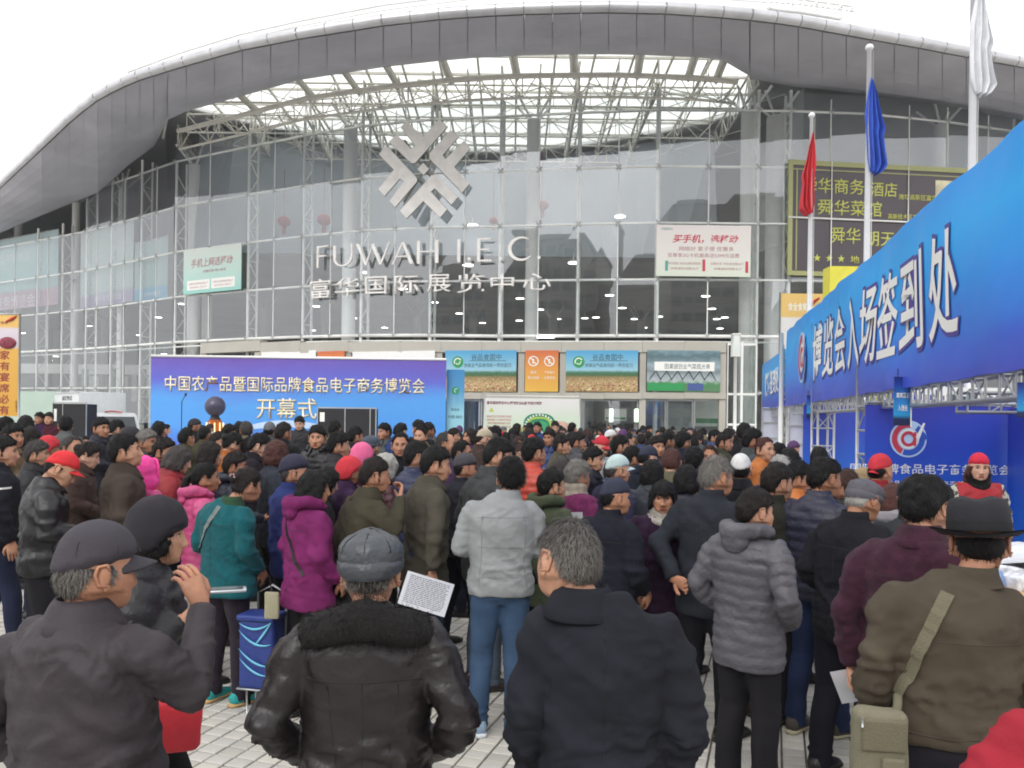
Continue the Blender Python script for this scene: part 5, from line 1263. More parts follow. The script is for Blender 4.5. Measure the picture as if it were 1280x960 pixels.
# ---- second row, left to right
PE['edge'] = person(3, 545, 6.4, -50, 'man at the left edge in a black jacket with a white chest stripe', arms=('down', 'down'), jc=(38, 40, 50), jl=.86, tc=(44, 52, 82), tk='denim', hair='short', yaw=-20, legs=((-.1, -.06), (.1, .14)), sc=((84, 56, 52), (50, 40, 38)), w=1.1)
PE['redcap'] = person(88, 565, 5.6, -55, 'man in a bright red baseball cap and black leather jacket looking down', arms=('relax', 'fwd'), jc=(34, 33, 38), jk='leather', jl=.84, hair='short', ht=.006, hat='cap', hatc=(206, 44, 50), pitch=-28, yaw=-12, collar='lapel', w=1.1, tc=(40, 38, 44), lean=.04)
PE['brown'] = person(151, 543, 5.9, -60, 'tall man in a brown zip jacket lifting his chin, beside the pink hood', arms=('down', 'relax'), jc=(86, 74, 66), jk='cloth', jl=.92, w=1.1, belly=.02, hair='short', pitch=10, yaw=-8, collar='lapel', tc=(50, 48, 52), ht=.017)
PE['pinkhood'] = person(180, 571, 6.3, -30, 'person with a bright pink hood pulled up', arms=('down', 'fwd'), jc=(236, 70, 152), jk='puffer', puff=.012, jl=.78, hat='hood', hatc=(238, 72, 156), sex='f', tc=BLK, skn=2)
PE['teal'] = person(303, 586, 5.45, -32, 'woman in a teal fleece coat with hair pinned up and dark patterned trousers', arms=('relax', 'relax'), jc=(22, 110, 120), jk='fleece', jl=.78, w=1.12, belly=.02, flare=.02, hair='updo', hc='dark', ht=.016, hat=None, yaw=-14, pitch=-8, sex='f', tc=(58, 48, 62), tk='wool', sc=((40, 150, 150), (186, 150, 100)), sk='sneaker', legs=((-.12, .0), (.12, .05)), collar='stand', cc=(60, 96, 70), skn=1, vox=.014, bpx=286)
PE['pink'] = person(256, 578, 5.9, -62, 'woman in a pink down jacket with a black ponytail, left of the teal coat', arms=('down', 'fwd'), jc=(232, 84, 150), jk='puffer', puff=.013, jl=.74, hair='pony', hc='black', ht=.012, sex='f', yaw=-4, hood=.8, tc=BLK, skn=3)
PE['magenta'] = person(393, 587, 5.2, -50, 'woman in a magenta hooded jacket with short black hair and a black strap', arms=('down', 'relax'), jc=(142, 36, 112), jk='cloth', jl=.76, w=1.08, flare=.03, hair='bob', hc='black', ht=.016, sex='f', yaw=-26, pitch=-4, hood=.9, tc=(26, 26, 36), skn=1, vox=.014)
PE['bluecap'] = person(367, 569, 5.9, -58, 'man in a royal blue jacket and navy cap between the teal and magenta women', arms=('down', 'relax'), jc=(48, 64, 132), jk='cloth', jl=.80, hat='armycap', hatc=(38, 38, 60), hair='short', hc='dgrey', ht=.006, yaw=-14, skn=1, collar='shirt', tc=(30, 32, 44), w=1.06)
PE['olive'] = person(470, 572, 5.4, -58, 'stooping man in an olive green jacket, hand at his mouth', arms=('relax', 'face'), jc=(82, 76, 60), jk='cloth', jl=.82, hair='short', hc='dark', lean=.16, pitch=-6, yaw=-10, collar='lapel', skn=1, w=1.06, tc=BLK)
PE['paperman'] = person(546, 559, 5.7, -62, 'man in a long grey-olive jacket holding a sheet of paper low', arms=('relax', ((.27, -.06, 1.11), (.28, -.06, .88), (0, .1, -1), (-.9, 0, 0), .9)), jc=(98, 92, 80), jk='cloth', jl=.72, flare=.02, hair='short', hc='black', ht=.018, yaw=-14, pitch=-6, collar='lapel', tc=(64, 78, 112), tk='denim', lean=.05, w=1.04)
PE['navypuff'] = person(521, 551, 6.4, -58, 'man in a navy quilted down jacket left of the paper holder', arms=('down', 'relax'), jc=(52, 60, 96), jk='puffer', puff=.014, jl=.82, hair='short', yaw=-10, tc=BLK)
PE['darkcap'] = person(582, 567, 6.9, -62, 'man in a charcoal cap and dark navy jacket right of the paper holder', arms=('down', 'relax'), jc=(48, 48, 60), jl=.80, hat='armycap', hatc=(62, 60, 66), hair='short', ht=.006, yaw=-8, pitch=-4, tc=(34, 36, 50), sc=((44, 42, 40), (36, 34, 32)), legs=((-.1, -.1), (.1, .16)), skn=1)
PE['glasses'] = person(627, 549, 5.9, -58, 'man in a dark grey coat wearing glasses, behind the light grey jacket', arms=('relax', 'relax'), jc=(80, 82, 84), jk='wool', jl=.72, hair='short', ht=.016, yaw=-20, pitch=-14, collar='lapel', tc=(96, 110, 128), tk='denim', w=1.12, lean=.05, sc=((52, 40, 40), (36, 30, 28)))
PE['greyjack'] = person(640, 572, 5.0, 6, 'young man in a light grey padded jacket, blue jeans and sneakers, back turned', arms=('fwd', 'hold'), jc=(168, 172, 174), jk='nylon', jl=.85, w=1.06, slim=.006, hair='short', hc='black', ht=.016, strands=1400, pitch=-4, yaw=-6, tc=(66, 94, 128), tk='denim', wide=1.02, legs=((-.13, .0), (.08, -.06)), sc=((128, 150, 170), (206, 210, 214)), sk='sneaker', bpx=628, vox=.012, fold=.8)
PE['orange'] = person(667, 547, 6.9, -45, 'man in an orange-red quilted jacket behind the light grey jacket', arms=('down', 'fwd'), jc=(232, 84, 62), jk='puffer', puff=.014, jl=.82, hair='short', ht=.017, yaw=-12, tc=BLK)
PE['camo'] = person(689, 587, 5.6, -48, 'person in an olive camouflage hooded coat wearing a pale face mask', arms=('relax', 'fwd'), jc=(88, 98, 74), jk='cloth', jl=.70, hair='short', hc='black', ht=.019, yaw=-18, hood=.75, tc=(26, 26, 30), lean=.03)
PE['silver'] = person(722, 577, 6.4, -50, 'old woman with wavy silver hair, patterned scarf and magenta coat', arms=('relax', 'relax'), jc=(128, 44, 98), jk='wool', jl=.74, hair='short', hc='grey', ht=.024, grey=1., strands=1200, sex='f', yaw=-12, collar='scarf', cc=(186, 172, 156), tc=BLK, skn=1)
PE['palecap'] = person(772, 568, 6.6, -62, 'man in a pale blue-grey baseball cap and indigo jacket', arms=('down', 'relax'), jc=(56, 56, 84), jl=.8, hat='cap', hatc=(176, 196, 196), hair='short', hc='dgrey', ht=.006, yaw=-14, pitch=-2, tc=BLK, w=1.08)
PE['navycap'] = person(770, 597, 5.0, -48, 'man in a navy baseball cap and black coat, left of the woman with a fringe', arms=('relax', 'relax'), jc=(34, 36, 50), jl=.76, hat='cap', hatc=(38, 42, 62), hair='short', hc='black', ht=.007, yaw=-26, pitch=-6, w=1.05, collar='stand', tc=(26, 28, 36), skn=1)
PE['fringe'] = person(829, 600, 5.3, 168, 'woman with a black fringe facing the camera in a dark purple sweater and white scarf', arms=('down', 'relax'), jc=(62, 36, 66), jk='wool', jl=.66, w=1.06, belly=.02, flare=.02, hair='bang', hc='black', ht=.015, sex='f', yaw=2, pitch=-4, collar='scarf', cc=(214, 206, 196), tc=(38, 44, 62), skn=1, strands=900)
PE['whitehair'] = person(897, 571, 5.0, -46, 'tall man with white-grey hair in a long dark slate jacket', arms=('back', 'relax'), jc=(50, 54, 64), jk='cloth', jl=.74, hair='short', hc='grey', ht=.013, grey=1., strands=1600, yaw=-24, pitch=-8, tc=(32, 32, 40), w=1.0, legs=((-.1, -.04), (.1, .08)), skn=1, lean=.05)
PE['greypuff'] = person(945, 612, 4.2, -52, 'man in a grey down jacket with a dark hood, hand in pocket', arms=('pocket', 'pocket'), jc=(104, 102, 110), jk='puffer', puff=.017, jl=.72, hair='short', hc='dark', ht=.018, strands=1600, yaw=-22, pitch=-6, hood=1.0, tc=(40, 38, 44), wide=1.15, skn=0, vox=.013, legs=((-.10, -.02), (.10, .04)), sc=((92, 62, 58), (70, 50, 46)))
PE['oliveman'] = person(972, 581, 5.3, -55, 'brown-haired person in a dark olive coat behind the grey down jacket', arms=('down', 'relax'), jc=(54, 54, 46), jl=.72, hair='short', hc='dark', ht=.022, yaw=-18, pitch=-4, tc=BLK, sc=((60, 46, 42), (40, 34, 32)))
PE['blackpuff'] = person(1032, 573, 5.05, -56, 'man in a shiny dark navy down jacket and blue jeans', arms=('down', 'relax'), jc=(54, 54, 78), jk='puffer', puff=.012, jl=.83, hair='short', hc='black', ht=.017, yaw=-16, pitch=-8, tc=(46, 62, 104), tk='denim', sc=((70, 66, 60), (176, 168, 140)), sk='sneaker', legs=((-.1, -.05), (.1, .1)), skn=3)
PE['greycap'] = person(1085, 599, 4.5, -62, 'man in a grey flat cap and long black jacket bending his head', arms=('relax', 'relax'), jc=(34, 34, 42), jk='cloth', jl=.76, hat='flatcap', hatc=(84, 82, 90), hair='short', hc='white', ht=.008, lean=.10, pitch=-22, yaw=-4, tc=(32, 31, 44), legs=((-.1, -.06), (.1, .12)), wide=1.08, vox=.014, skn=3)
PE['maroon'] = person(1158, 599, 3.45, -38, 'man in a maroon wool jacket with thick black hair, left of the fedora', arms=(((.26, -.04, 1.12), (.25, .0, .88), (0, .1, -1), (-1, 0, 0), .8), 'fwd'), jc=(78, 42, 60), jk='wool', jl=.80, w=1.08, hair='short', hc='black', ht=.026, strands=1800, yaw=-14, pitch=-14, lean=.10, collar='lapel', tc=(30, 28, 36), vox=.013)
PE['slate'] = person(1143, 597, 4.5, -40, 'person in a slate grey coat and black cap partly behind the maroon jacket', arms=('relax', 'relax'), jc=(70, 74, 80), jl=.8, hat='armycap', hatc=(34, 36, 48), hair='short', ht=.008, yaw=-10, tc=BLK)
PE['bobgirl'] = person(1118, 604, 5.1, -50, 'girl with a dark bob in a pale grey hooded top', arms=('relax', 'relax'), jc=(176, 172, 178), jl=.8, hair='bob', hc='reddish', sex='f', hood=.8, yaw=-10, pitch=-8, tc=BLK)
PE['staff'] = person(1224, 566, 7.2, 172, 'young woman in a red cap, black scarf and red vest behind the booth table', arms=('relax', 'relax'), jc=(196, 186, 180), jk='cloth', jl=.84, hair='long', hc='reddish', ht=.014, hat='cap_back', hatc=(206, 40, 66), hatc2=(196, 34, 60), sex='f', yaw=-8, pitch=-4, collar='scarf', cc=(30, 28, 34), tc=(40, 42, 60), skn=2, strands=900, slim=.01)

# ---- seams, straps and hand-held things laid on the clothes
from mathutils.bvhtree import BVHTree
def jacket_of(root): return [c for c in root.children if c.name.startswith('jacket')][0]
def on_surface(root, pts, lift=.003, which='jacket'):
    o = jacket_of(root); me = o.data; bv = BVHTree.FromPolygons([v.co for v in me.vertices], [p.vertices for p in me.polygons]); out = []
    for ang, z in pts:   # ang: 0 = back centre, + = to the right side
        a = R(ang); d = Vector((math.sin(a), -math.cos(a), 0)); h = bv.ray_cast(Vector((0, -.01, z)) + d * .6, -d)
        if h[0]: out.append(h[0] + h[1] * lift)
    return out
def seam(root, pts, m, r=.0012, name='seam'):
    q = on_surface(root, pts, .0); b = MB()
    if len(q) > 1: b.tube(q, r, 5); child(name, b.mesh(name, [m]), root)
def lin(a, b, n): return [(a[0] + (b[0] - a[0]) * k / n, a[1] + (b[1] - a[1]) * k / n) for k in range(n + 1)]
def ribbon(q, w, th, m, name='strap'):
    b = MB(); n = len(q); vs = []
    for i, p in enumerate(q):
        d = (q[min(i + 1, n - 1)] - q[max(i - 1, 0)]).normalized(); out = Vector((p.x, p.y, 0)).normalized(); s_ = d.cross(out).normalized() * w / 2
        o_ = out * th; vs += [p - s_, p + s_, p + s_ + o_, p - s_ + o_]
    fs = [(4 * i + j, 4 * i + (j + 1) % 4, 4 * i + 4 + (j + 1) % 4, 4 * i + 4 + j) for i in range(n - 1) for j in range(4)] + [(0, 3, 2, 1), (4 * n - 4, 4 * n - 3, 4 * n - 2, 4 * n - 1)]
    b.add(vs, fs); return b.mesh(name, [m])
M_seamd = mat('seam_dark', rgb(24, 22, 24), .6, var=0); M_seamk = mat('seam_khaki', rgb(66, 58, 48), .7, var=0); M_seamg = mat('seam_grey', rgb(112, 114, 116), .8, var=0)
L_ = PE['leather'][0]; seam(L_, lin((-62, 1.27), (62, 1.27), 30), M_seamd, .0024); seam(L_, lin((0, 1.265), (0, .80), 20), M_seamd)
for sg_ in (-1, 1): seam(L_, lin((sg_ * 40, 1.26), (sg_ * 30, .85), 16), M_seamd, .0014)
K_ = PE['fedora'][0]; seam(K_, lin((-64, 1.255), (64, 1.255), 30), M_seamk, .0022); seam(K_, lin((-80, .945), (80, .945), 30), M_seamk, .003)
S_ = PE['suit'][0]; seam(S_, lin((0, 1.40), (0, .80), 24), M_seamd, .0013)
C_ = PE['capman'][0]; seam(C_, lin((-76, .95), (76, .95), 26), M_seamd, .0035)
G_ = PE['greyjack'][0]
for z in (1.33, 1.15, .97): seam(G_, lin((-60, z), (60, z), 22), M_seamg, .0016)
for sg_ in (-1, 1): seam(G_, lin((sg_ * 48, 1.34), (sg_ * 56, .90), 14), M_seamg, .0016)
for nm_ in ('redcap', 'brown', 'bluecap', 'olive', 'paperman', 'darkcap', 'glasses', 'navycap', 'whitehair', 'greycap', 'maroon', 'edge', 'magenta', 'teal', 'oliveman'):
    r_ = PE[nm_][0]; jl_ = {'paperman': .72, 'glasses': .72, 'whitehair': .74, 'navycap': .76, 'greycap': .76}.get(nm_, .84)
    seam(r_, lin((-62, 1.29), (62, 1.29), 24), M_seamd, .0016); seam(r_, lin((0, 1.36), (0, jl_ + .04), 18), M_seamd, .0013); seam(r_, lin((75, 1.22), (78, jl_ + .04), 14), M_seamd, .0013)
def world_thing(name, loc, label, cat, rz=0., s=1., group=None):
    e = empty(name, loc, label, cat, group, rz); e.scale = (s, s, s); return e
def strap_thing(root, pts, w, m, label, bagfn=None, name='crossbody_bag', cat='bag'):
    q = on_surface(root, pts, .006); s = root.scale.x
    e = world_thing(name, root.location.copy(), label, cat, root.rotation_euler.z, s)
    child('strap', ribbon(q, w, .003, m), e)
    if bagfn: bagfn(e, q)
    return e
M_canvas = mat('canvas', rgb(128, 124, 104), .9, bump=.5, bscale=260, var=.10, vscale=12); M_canvas2 = mat('canvas_strap', rgb(112, 108, 88), .9, bump=.4, bscale=200, var=.08)
def rbox(c, d, r=.02, n=3, mi=0, b=None, puffy=0.):
    bm = bmesh.new(); bmesh.ops.create_cube(bm, size=1)
    for v in bm.verts: v.co = Vector((v.co.x * d[0], v.co.y * d[1], v.co.z * d[2]))
    bmesh.ops.bevel(bm, geom=bm.edges[:], offset=r, segments=n, profile=.6, affect='EDGES')
    if puffy:
        bmesh.ops.subdivide_edges(bm, edges=bm.edges[:], cuts=2, use_grid_fill=True)
        for v in bm.verts: v.co += v.normal * puffy * (math.sin(v.co.x * 40 + v.co.z * 31) * .5 + .6) * .5
    bm.verts.index_update(); b = b or MB(); b.add([v.co + Vector(c) for v in bm.verts], [tuple(v.index for v in f.verts) for f in bm.faces], mi, True); bm.free(); return b
def canvas_bag(e, q):
    c = Vector((-.275, -.15, .91)); child('pouch', rbox(c, (.165, .09, .25), .042, 5, puffy=.010).mesh('pouch', [M_canvas]), e)
    child('flap', rbox(c + Vector((-.0, -.050, .055)), (.135, .016, .10), .0075, 3).mesh('flap', [M_canvas2]), e)
    child('pocket', rbox(c + Vector((.028, -.052, -.055)), (.07, .022, .08), .010, 3, puffy=.003).mesh('pocket', [M_canvas]), e)
    b = MB(); b.tube([c + Vector((-.07, -.064, .115)), c + Vector((-.07, -.066, .085))], .004, 6); child('zip_pull', b.mesh('zip_pull', [M_alu]), e)
    b = MB(); b.tube([q[-1], (q[-1] + c + Vector((.04, -.03, .13))) / 2 + Vector((0, -.01, 0)), c + Vector((.04, -.03, .10))], .014, 6, flat=.4); child('strap_end', b.mesh('strap_end', [M_canvas2]), e)
strap_thing(K_, lin((-30, 1.41), (-74, 1.06), 22), .042, M_canvas2, 'olive canvas shoulder bag hanging at the left hip of the fedora man', canvas_bag, 'shoulder_bag')
strap_thing(PE['teal'][0], [(24, 1.42)] + lin((20, 1.40), (-66, 1.08), 22), .032, mat('grey_webbing', rgb(112, 122, 122), .8, bump=.2), 'grey webbing strap of a bag crossing the teal fleece coat')
strap_thing(PE['magenta'][0], lin((-30, 1.37), (58, 1.0), 22), .022, M_seamd, 'thin black bag strap crossing the back of the magenta jacket')
# held things, in the person's frame then left in the world
def held(root, build, name, label, cat):
    e = world_thing(name, root.location.copy(), label, cat, root.rotation_euler.z, root.scale.x); build(e); return e
M_paper = mat('paper', rgb(222, 224, 232), .8, var=.02); M_ink = mat('ink', rgb(120, 124, 140), .8, var=0)
def sheet(c, U, V, w, h, lines=0):
    def f(e):
        U_, V_ = Vector(U).normalized(), Vector(V); V_ = (V_ - U_ * V_.dot(U_)).normalized(); W_ = U_.cross(V_); b = MB(); n = 6; vs = []
        for j in range(2):
            for i in range(n + 1): x = (i / n - .5) * w; vs.append(Vector(c) + U_ * x + V_ * (j - .5) * h + W_ * (.012 * math.cos(i / n * PI)))
        vs2 = [v + W_ * .0012 for v in vs]; k = len(vs); fs = [(i, i + 1, n + 2 + i, n + 1 + i)[::-1] for i in range(n)] + [(k + i, k + i + 1, k + n + 2 + i, k + n + 1 + i) for i in range(n)]
        b.add(vs + vs2, fs, 0, True); child('sheet', b.mesh('sheet', [M_paper]), e)
        if lines:
            b = MB(); rr = random.Random(2)
            for sgn in (1, -1):
                for r_ in range(lines):
                    x0 = -.42; 
                    while x0 < .38:
                        L2 = rr.uniform(.03, .12); x1 = min(.42, x0 + L2); q0 = (.42 - r_ * .84 / lines)
                        o_ = lambda x, y: Vector(c) + U_ * x * w + V_ * y * h + W_ * (.012 * math.cos((x + .5) * PI) + (.0022 if sgn > 0 else -.0012))
                        b.add([o_(x0, q0), o_(x1, q0), o_(x1, q0 - .35 / lines), o_(x0, q0 - .35 / lines)], [(0, 1, 2, 3)]); x0 = x1 + .015
            child('printed_lines', b.mesh('printed_lines', [M_ink]), e); e.children[-1]['kind'] = 'stuff'
    return f
held(PE['paperman'][0], sheet((.33, -.12, .76), (.47, .88, -.30), (0, .2, 1), .31, .215, 16), 'paper_sheet', 'printed sheet of paper held low by the man in the long grey-olive jacket', 'paper')
held(PE['maroon'][0], sheet((-.27, .05, .77), (.15, .5, -.9), (1, .4, .1), .20, .11), 'folded_paper', 'white folded paper held in the lowered hand of the maroon jacket man', 'paper')
held(PE['camo'][0], sheet((-.02, .30, 1.26), (.9, .5, 0), (0, -.4, 1), .16, .20), 'white_leaflet', 'white leaflet in front of the person in the camouflage coat', 'paper')
def phone(e):
    b = rbox((.105, .285, 1.358), (.065, .14, .012), .005, 2); child('phone_body', b.mesh('phone_body', [mat('phone_silver', rgb(196, 200, 206), .25, .5, var=0)]), e)
    b = MB(); b.box((.105, .285, 1.3652), (.056, .115, .001)); child('screen', b.mesh('screen', [mat('phone_glass', rgb(60, 66, 76), .1, var=0)]), e)
held(PE['beanie'][0], phone, 'mobile_phone', 'silver mobile phone in the hand of the beanie woman', 'phone')
def redbag(e):
    M_rb = mat('red_bag_cloth', rgb(206, 48, 62), .6, bump=.4, bscale=16, var=.12, vscale=8)
    c = Vector((.27, .10, .93)); child('bag_body', rbox(c, (.07, .21, .19), .03, 3, puffy=.016).mesh('bag_body', [M_rb]), e)
    for s_ in (-1, 1):
        b = MB(); b.tube([c + Vector((s_ * .02, -.07, .12)), c + Vector((s_ * .015, -.05, .24)), c + Vector((s_ * .01, .0, .28)), c + Vector((s_ * .015, .05, .24)), c + Vector((s_ * .02, .07, .12))], .006, 6); child('handle', b.mesh('handle', [M_rb]), e)
held(PE['beanie'][0], redbag, 'red_handbag', 'soft red bag carried low by the woman in the black beanie', 'bag')
def clip(e):
    H2 = PE['teal'][1]; b = MB()
    for k in range(7): b.ell(H2 @ Vector((-.030 + k * .010, -.118 - .004 * math.sin(k), .062 + .010 * math.sin(k * 1.9))), (.008, .006, .007), 8, 5)
    child('beads', b.mesh('beads', [mat('clip_pearl', rgb(196, 156, 160), .3, var=.2, vscale=60)]), e)
held(PE['teal'][0], clip, 'hair_clip', 'beaded pink hair clip pinned in the teal coat woman\'s hair', 'hair clip')
# white stripe on the jacket at the left edge
q = on_surface(PE['edge'][0], [(60 + k * 4, 1.30 + k * .0008) for k in range(12)], .003); child('chest_stripe', ribbon(q, .014, .001, M_white), PE['edge'][0])
# ---- the middle of the crowd: heads that can be told apart
CW = dict(black=BLK, navy=NAVY, grey=(96, 98, 102), brown=(84, 70, 60), maroon=(88, 40, 52), red=(188, 44, 56), purple=(84, 50, 96), olive=(84, 82, 60), tan=(150, 130, 96), blue=(52, 74, 132), orange=(224, 130, 52), white=(206, 206, 206), green=(60, 88, 70), teal=(40, 96, 108), pink=(214, 96, 140), slate=(66, 74, 86), khaki=(120, 112, 88), beige=(172, 160, 138))
HN = {'short': 'short {} hair', 'recede': 'receding {} hair', 'bald': 'a bald crown', 'bob': 'a {} bob', 'bang': 'a {} fringe', 'updo': '{} hair pinned up', 'pony': 'a {} ponytail', 'long': 'long {} hair'}
MID = [ # px, top, D, facing, hair/hat, colour, jacket, kind, yaw/pitch
 (7, 522, 12, -40, 'short', 'black', 'maroon', 'c'), (16, 531, 9, -70, 'short', 'black', 'tan', 'c'), (34, 519, 12, 0, 'long', 'black', 'black', 'c'), (38, 533, 9.4, -50, 'long', 'dark', 'slate', 'c'), (60, 546, 8.6, -40, 'knit:red', 'dark', 'white', 'p'), (46, 552, 7.6, -70, 'short', 'dgrey', 'black', 'c'),
 (91, 545, 8.0, -80, 'recede', 'dgrey', 'grey', 'c'), (114, 553, 7.4, -70, 'updo', 'dark', 'brown', 'c'), (82, 521, 12.5, 0, 'short', 'black', 'grey', 'c'), (50, 516, 19, 180, 'short', 'black', 'purple', 'c'), (62, 516, 19, 180, 'short', 'dark', 'maroon', 'c'), (126, 523, 11, -80, 'short', 'black', 'navy', 'c'), (148, 526, 12, -40, 'short', 'black', 'black', 'c'), (163, 534, 9.2, -70, 'armycap:black', 'black', 'black', 'c'),
 (183, 538, 8.6, -80, 'short', 'grey', 'grey', 'c'), (198, 528, 12, 0, 'short', 'black', 'black', 'c'), (205, 549, 7.8, -60, 'short', 'dark', 'maroon', 'c'), (228, 557, 7.0, -70, 'bob', 'dgrey', 'red', 'c'), (233, 536, 11, -60, 'short', 'black', 'olive', 'c'), (243, 523, 14, -40, 'cap:black', 'black', 'black', 'c'), (262, 552, 7.5, -75, 'bob', 'dark', 'brown', 'c'),
 (273, 541, 10, -80, 'short', 'dark', 'grey', 'c'), (294, 541, 9, -50, 'updo', 'black', 'orange', 'c'), (308, 528, 13, -10, 'short', 'dgrey', 'khaki', 'c'), (299, 528, 14, 10, 'short', 'black', 'black', 'c'), (286, 531, 13, -30, 'short', 'black', 'navy', 'c'), (314, 547, 9, -20, 'short', 'black', 'red', 'p'), (328, 543, 8.6, -75, 'short', 'black', 'black', 'c'), (345, 550, 7.4, -60, 'bob', 'reddish', 'slate', 'c'),
 (294, 566, 6.9, -60, 'short', 'dark', 'navy', 'p'), (337, 527, 13, 0, 'cap:grey', 'black', 'grey', 'c'), (354, 529, 11, 0, 'short', 'dark', 'black', 'c'), (374, 521, 17, 180, 'short', 'black', 'black', 'c'), (397, 533, 9.2, 150, 'short', 'black', 'black', 'p'), (418, 526, 13, 20, 'short', 'black', 'beige', 'c'), (423, 541, 8.0, -70, 'short', 'black', 'black', 'c'), (444, 534, 11, -20, 'short', 'black', 'navy', 'c'),
 (412, 584, 6.3, -70, 'bob', 'black', 'black', 'c'), (452, 555, 7.3, -70, 'knit:pink', 'dark', 'purple', 'c'), (436, 572, 6.6, -60, 'knit:red', 'dark', 'purple', 'c'), (463, 544, 9, -30, 'flatcap:slate', 'black', 'black', 'c'), (481, 530, 13, 170, 'short', 'black', 'grey', 'c'), (502, 530, 13, -30, 'short', 'black', 'blue', 'c'), (524, 526, 13.4, 30, 'short', 'black', 'black', 'c'), (535, 529, 14, -40, 'short', 'black', 'grey', 'c'),
 (526, 534, 11.6, 160, 'recede', 'black', 'tan', 'c'), (501, 541, 8.4, -140, 'recede', 'black', 'black', 'c'), (485, 567, 6.6, -50, 'bob', 'white', 'maroon', 'p'), (557, 540, 8.6, -120, 'bald', 'dgrey', 'grey', 'c'), (577, 551, 8, -80, 'recede', 'black', 'purple', 'c'), (567, 536, 14, -100, 'short', 'dark', 'red', 'c'), (588, 535, 12, 170, 'long', 'dark', 'purple', 'c'), (608, 536, 11, -70, 'cap:beige', 'dark', 'brown', 'c'), (620, 533, 14.6, 0, 'short', 'black', 'khaki', 'c'),
 (672, 528, 20, 180, 'short', 'black', 'blue', 'c'), (646, 529, 20, -90, 'long', 'black', 'black', 'c'), (662, 528, 22, 0, 'long', 'black', 'black', 'c'), (694, 527, 20, 180, 'short', 'dark', 'brown', 'c'), (715, 529, 20, -60, 'short', 'black', 'slate', 'c'), (687, 537, 12, 170, 'short', 'dark', 'blue', 'c'), (702, 544, 10, -100, 'short', 'dark', 'khaki', 'c'), (722, 541, 11, -60, 'short', 'dark', 'grey', 'c'),
 (754, 545, 10, -140, 'cap:red', 'black', 'white', 'c'), (775, 545, 9.6, -120, 'short', 'black', 'black', 'c'), (763, 537, 14, -60, 'cap:white', 'black', 'grey', 'c'), (741, 560, 8, -110, 'short', 'black', 'navy', 'c'), (790, 559, 8.2, -40, 'short', 'black', 'blue', 'p'), (813, 557, 8, -60, 'cap:navy', 'black', 'navy', 'c'), (821, 546, 10, 170, 'short', 'dark', 'grey', 'c'), (834, 541, 12, -60, 'short', 'black', 'brown', 'c'),
 (854, 541, 11, -60, 'short', 'black', 'navy', 'c'), (815, 575, 6.9, -20, 'bob', 'black', 'slate', 'c'), (840, 563, 7.4, -20, 'short', 'reddish', 'khaki', 'c'), (868, 560, 7.5, -50, 'short', 'black', 'grey', 'c'), (858, 581, 6.2, -30, 'bob', 'black', 'navy', 'p'), (701, 570, 7.4, -30, 'bob', 'dgrey', 'brown', 'c'), (905, 541, 11, -80, 'short', 'dark', 'olive', 'c'), (911, 537, 13.6, -40, 'short', 'dark', 'beige', 'c'), (930, 530, 12, -60, 'short', 'black', 'black', 'c'),
 (940, 537, 9.5, -70, 'short', 'black', 'grey', 'c'), (956, 547, 8.6, -150, 'recede', 'reddish', 'orange', 'c'), (973, 555, 9.4, -30, 'short', 'black', 'black', 'c'), (986, 560, 8, 0, 'bob', 'black', 'purple', 'c'), (975, 569, 7, -20, 'bald', 'white', 'navy', 'c'), (888, 557, 8.6, 175, 'recede', 'brown', 'white', 'c'), (926, 567, 6.6, -20, 'cap:white', 'black', 'black', 'c'), (998, 579, 6.1, -70, 'short', 'black', 'orange', 'c'),
 (1023, 558, 9, 0, 'long', 'black', 'purple', 'c'), (1060, 588, 6.8, -60, 'short', 'brown', 'khaki', 'c'), (1053, 592, 6.0, -95, 'short', 'brown', 'black', 'c'), (1100, 567, 6.4, -60, 'cap_back:red', 'black', 'red', 'c'), (1078, 584, 7.6, -30, 'flatcap:tan', 'brown', 'slate', 'c')]
USED = set()
LM = [(40, 'orange vertical banner'), (120, 'white truck'), (185, 'stage banner left edge'), (268, 'black globe'), (330, 'stage banner centre'), (385, 'gold stage characters'), (433, 'black stage cases'), (500, 'stage banner right half'), (566, 'teal roll-up banner'), (604, 'map board left edge'), (664, 'green map board'), (725, 'map board right edge'), (760, 'left doors'), (810, 'middle doors'), (860, 'right doors'), (920, 'lantern post'), (965, 'booth panel'), (1030, 'left booth truss'), (1100, 'booth backdrop'), (1300, 'booth wall')]
def mklabel(hd, jn, fa, px, D, taken_extra=()):
    lm = min(LM, key=lambda q: abs(q[0] - px))[1]
    side = {0: '', 1: 'left of ', 2: 'right of '}
    dist = 'far back' if D > 17 else ('in the middle rows' if D > 9.5 else 'nearer')
    opts = [f'person with {hd}, {jn}, below the {lm}', f'person with {hd}, {jn}, {fa}, below the {lm}', f'person with {hd}, {jn}, {fa}, {dist}, below the {lm}'] + [f'person with {hd}, {jn}, {fa}, below the {lm}, {t}' for t in taken_extra]
    for o in opts:
        if o not in USED and len(o.split()) <= 16: USED.add(o); return o
    return None
LIBARM = [('down', 'relax'), ('relax', 'fwd'), ('pocket', 'down'), ('hold', 'hold')]
LEG0 = ((-.10, -.02), (.10, .04))
